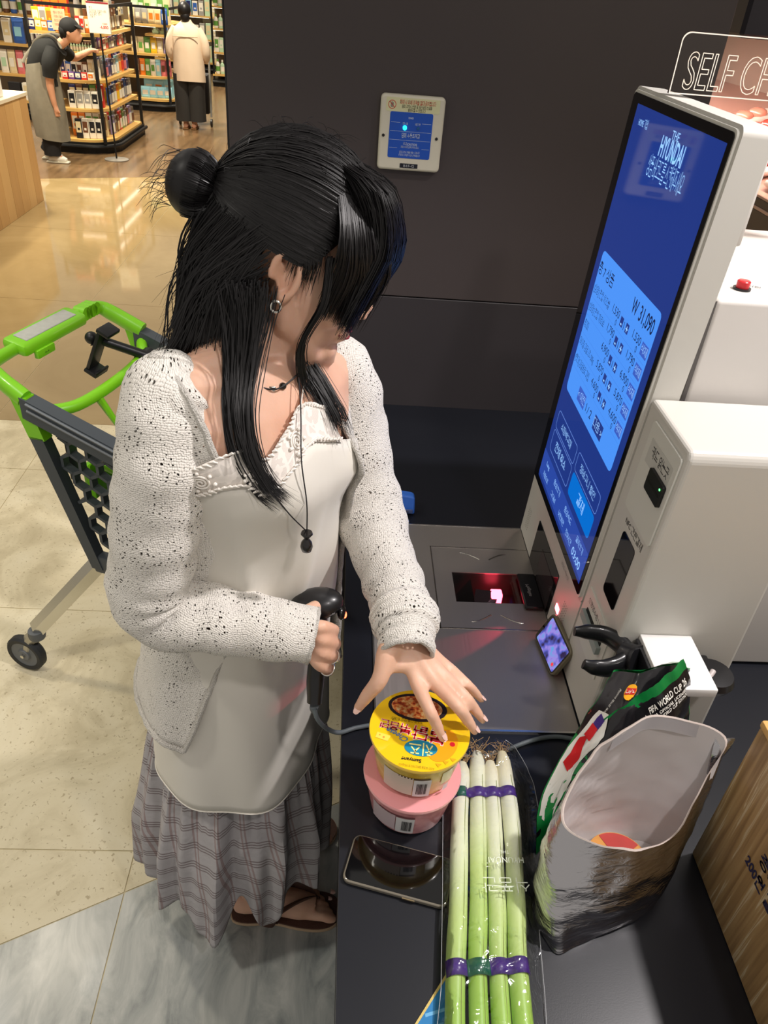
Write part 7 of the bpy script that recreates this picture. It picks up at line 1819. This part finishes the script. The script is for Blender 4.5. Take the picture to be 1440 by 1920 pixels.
# ================================================================ food counter to the right of the partition
M_pinkshelf = mat('pink_steel', (196, 150, 138), .35)
dc = thing('display_case', (1.75, 2.9, 0), 'brightly lit refrigerated meat display case behind the kiosk', 'display case')
Geo().box((1.30, 1.9, 0), (2.6, 4.6, 1.28)).obj('cabinet', mat('case_dark', (64, 56, 56), .5), dc, smooth=False)
Geo().box((1.285, 1.9, 1.285), (1.30, 4.6, 1.352), .002).obj('front_rail', mat('case_rail', (80, 70, 70), .4), dc, smooth=False)
Geo().box((1.283, 1.9, 1.352), (1.31, 4.6, 1.362), .002).obj('trim_strip', mat('case_trim', (214, 176, 160), .3), dc, smooth=False)
Geo().box((1.285, 1.9, 1.362), (1.30, 4.6, 1.386), .002).obj('front_rail', mat('case_rail', (80, 70, 70), .4), dc, smooth=False)
Geo().box((1.283, 1.9, 1.386), (1.36, 4.6, 1.396), .002).obj('trim_strip', mat('case_trim', (214, 176, 160), .3), dc, smooth=False)
g = Geo(); g.add([(1.31, 1.9, 1.394), (1.31, 4.6, 1.394), (1.9, 4.6, 1.56), (1.9, 1.9, 1.56), (1.31, 1.9, 1.30), (1.31, 4.6, 1.30), (1.9, 4.6, 1.30), (1.9, 1.9, 1.30)], [[3, 2, 1, 0], [4, 5, 6, 7], [0, 1, 5, 4], [2, 3, 7, 6], [1, 2, 6, 5], [3, 0, 4, 7]]); g.obj('deck', M_pinkshelf, dc, smooth=False)
Geo().box((1.9, 1.9, 1.3), (2.0, 4.6, 2.3)).obj('back_panel', mat('case_back', (196, 176, 168), .4), dc, smooth=False)
Geo().box((1.06, 2.45, 1.80), (2.0, 4.6, 1.93), .01).obj('canopy', mat('case_canopy', (44, 42, 50), .4), dc, smooth=False)
Geo().box((1.33, 2.35, 1.797), (1.40, 4.55, 1.7995)).obj('canopy_light', mat('canopy_led', (255, 226, 206), .5, emit=34), dc, smooth=False)
Geo().box((1.055, 2.445, 1.93), (2.0, 4.6, 1.945)).obj('canopy_trim', mat('case_trim2', (206, 196, 186), .4), dc, smooth=False)
random.seed(9)
MT = [(226, 104, 90), (236, 132, 112), (212, 84, 74), (240, 160, 140)]
gm_ = Geo(); gm_.box((-.10, -.075, 0), (.10, .075, .022), .008); 
for k in range(3):
    gm_.ell((-.055+.055*k, .0, .026), (.034, .062, .022), 10, 6, mi=1)
mts = [gm_.mesh('meat_tray', [mat('tray_white', (236, 226, 220), .3), mat('meat_%d' % k, MT[k], .25, coat=.8, noise_amt=.25, nscale=30)]) for k in range(4)]
for i in range(3):
    for j in range(6):
        x = 1.42+.19*i; y = 2.25+.24*j; o = bpy.data.objects.new('meat_tray', mts[(i*2+j) % 4]); COL.objects.link(o)
        o.location = (x, y, 1.394+(x-1.31)*.2814+.006); o.rotation_euler = (0, -math.atan(.2814), random.uniform(-.1, .1)); o.rotation_euler[1] = -math.atan(.2814)
        tag(o, f'pink packed meat tray, {ORD[j]} from the near end, {["front", "middle", "rear"][i]} row of the lit case', 'meat tray', 'meat trays in the display case')
# side counter with wrapped goods between kiosk and case
sc_ = thing('side_counter', (1.1, 1.9, 0), 'white service counter with wooden board behind the kiosk', 'counter')
Geo().box((1.03, 1.2, 0), (1.27, 2.02, 1.16), .004).obj('cabinet', M_white2, sc_)
Geo().box((1.025, 1.19, 1.16), (1.275, 2.03, 1.185), .003).obj('wooden_top', mat('board_wood', (226, 178, 118), .4, noise_amt=.15, nscale=6, stretch=(10, 1, 1)), sc_)
g = Geo(); rows = []
for j in range(13):
    row_ = []
    for k in range(20):
        u, v = k/19, j/12; x = 1.04+.22*u; y = 1.56+.40*v
        z = 1.187+.13*math.sin(PI*u)**.6*math.sin(PI*v)**.6*(.8+.5*noise.noise(V((x*16, y*12, 2))))
        row_.append(V((x+.02*noise.noise(V((x*20, y*20, 5))), y, max(1.1865, z))))
    rows.append(row_)
g.loft(rows, False, False); o = g.obj('wrapped_bundle', mat('white_wrap', (240, 236, 232), .4)); tag(o, 'crumpled white wrapped bundle with greens on the counter behind the kiosk', 'bundle')
for k in range(4):
    a = V((1.12+.02*k, 1.66+.02*k, 1.318)); g = Geo(); g.tube(crom([a, a+V((-.015, .01, .016)), a+V((-.03, .03, .012)), a+V((-.035, .05, .0))], 3), lerpl([.004, .010, .009, .003], 3), 8, flat=.3); g.obj('leaf', mat('wrap_leaf_%d' % (k % 2), [(190, 206, 90), (206, 170, 110)][k % 2], .5), o)
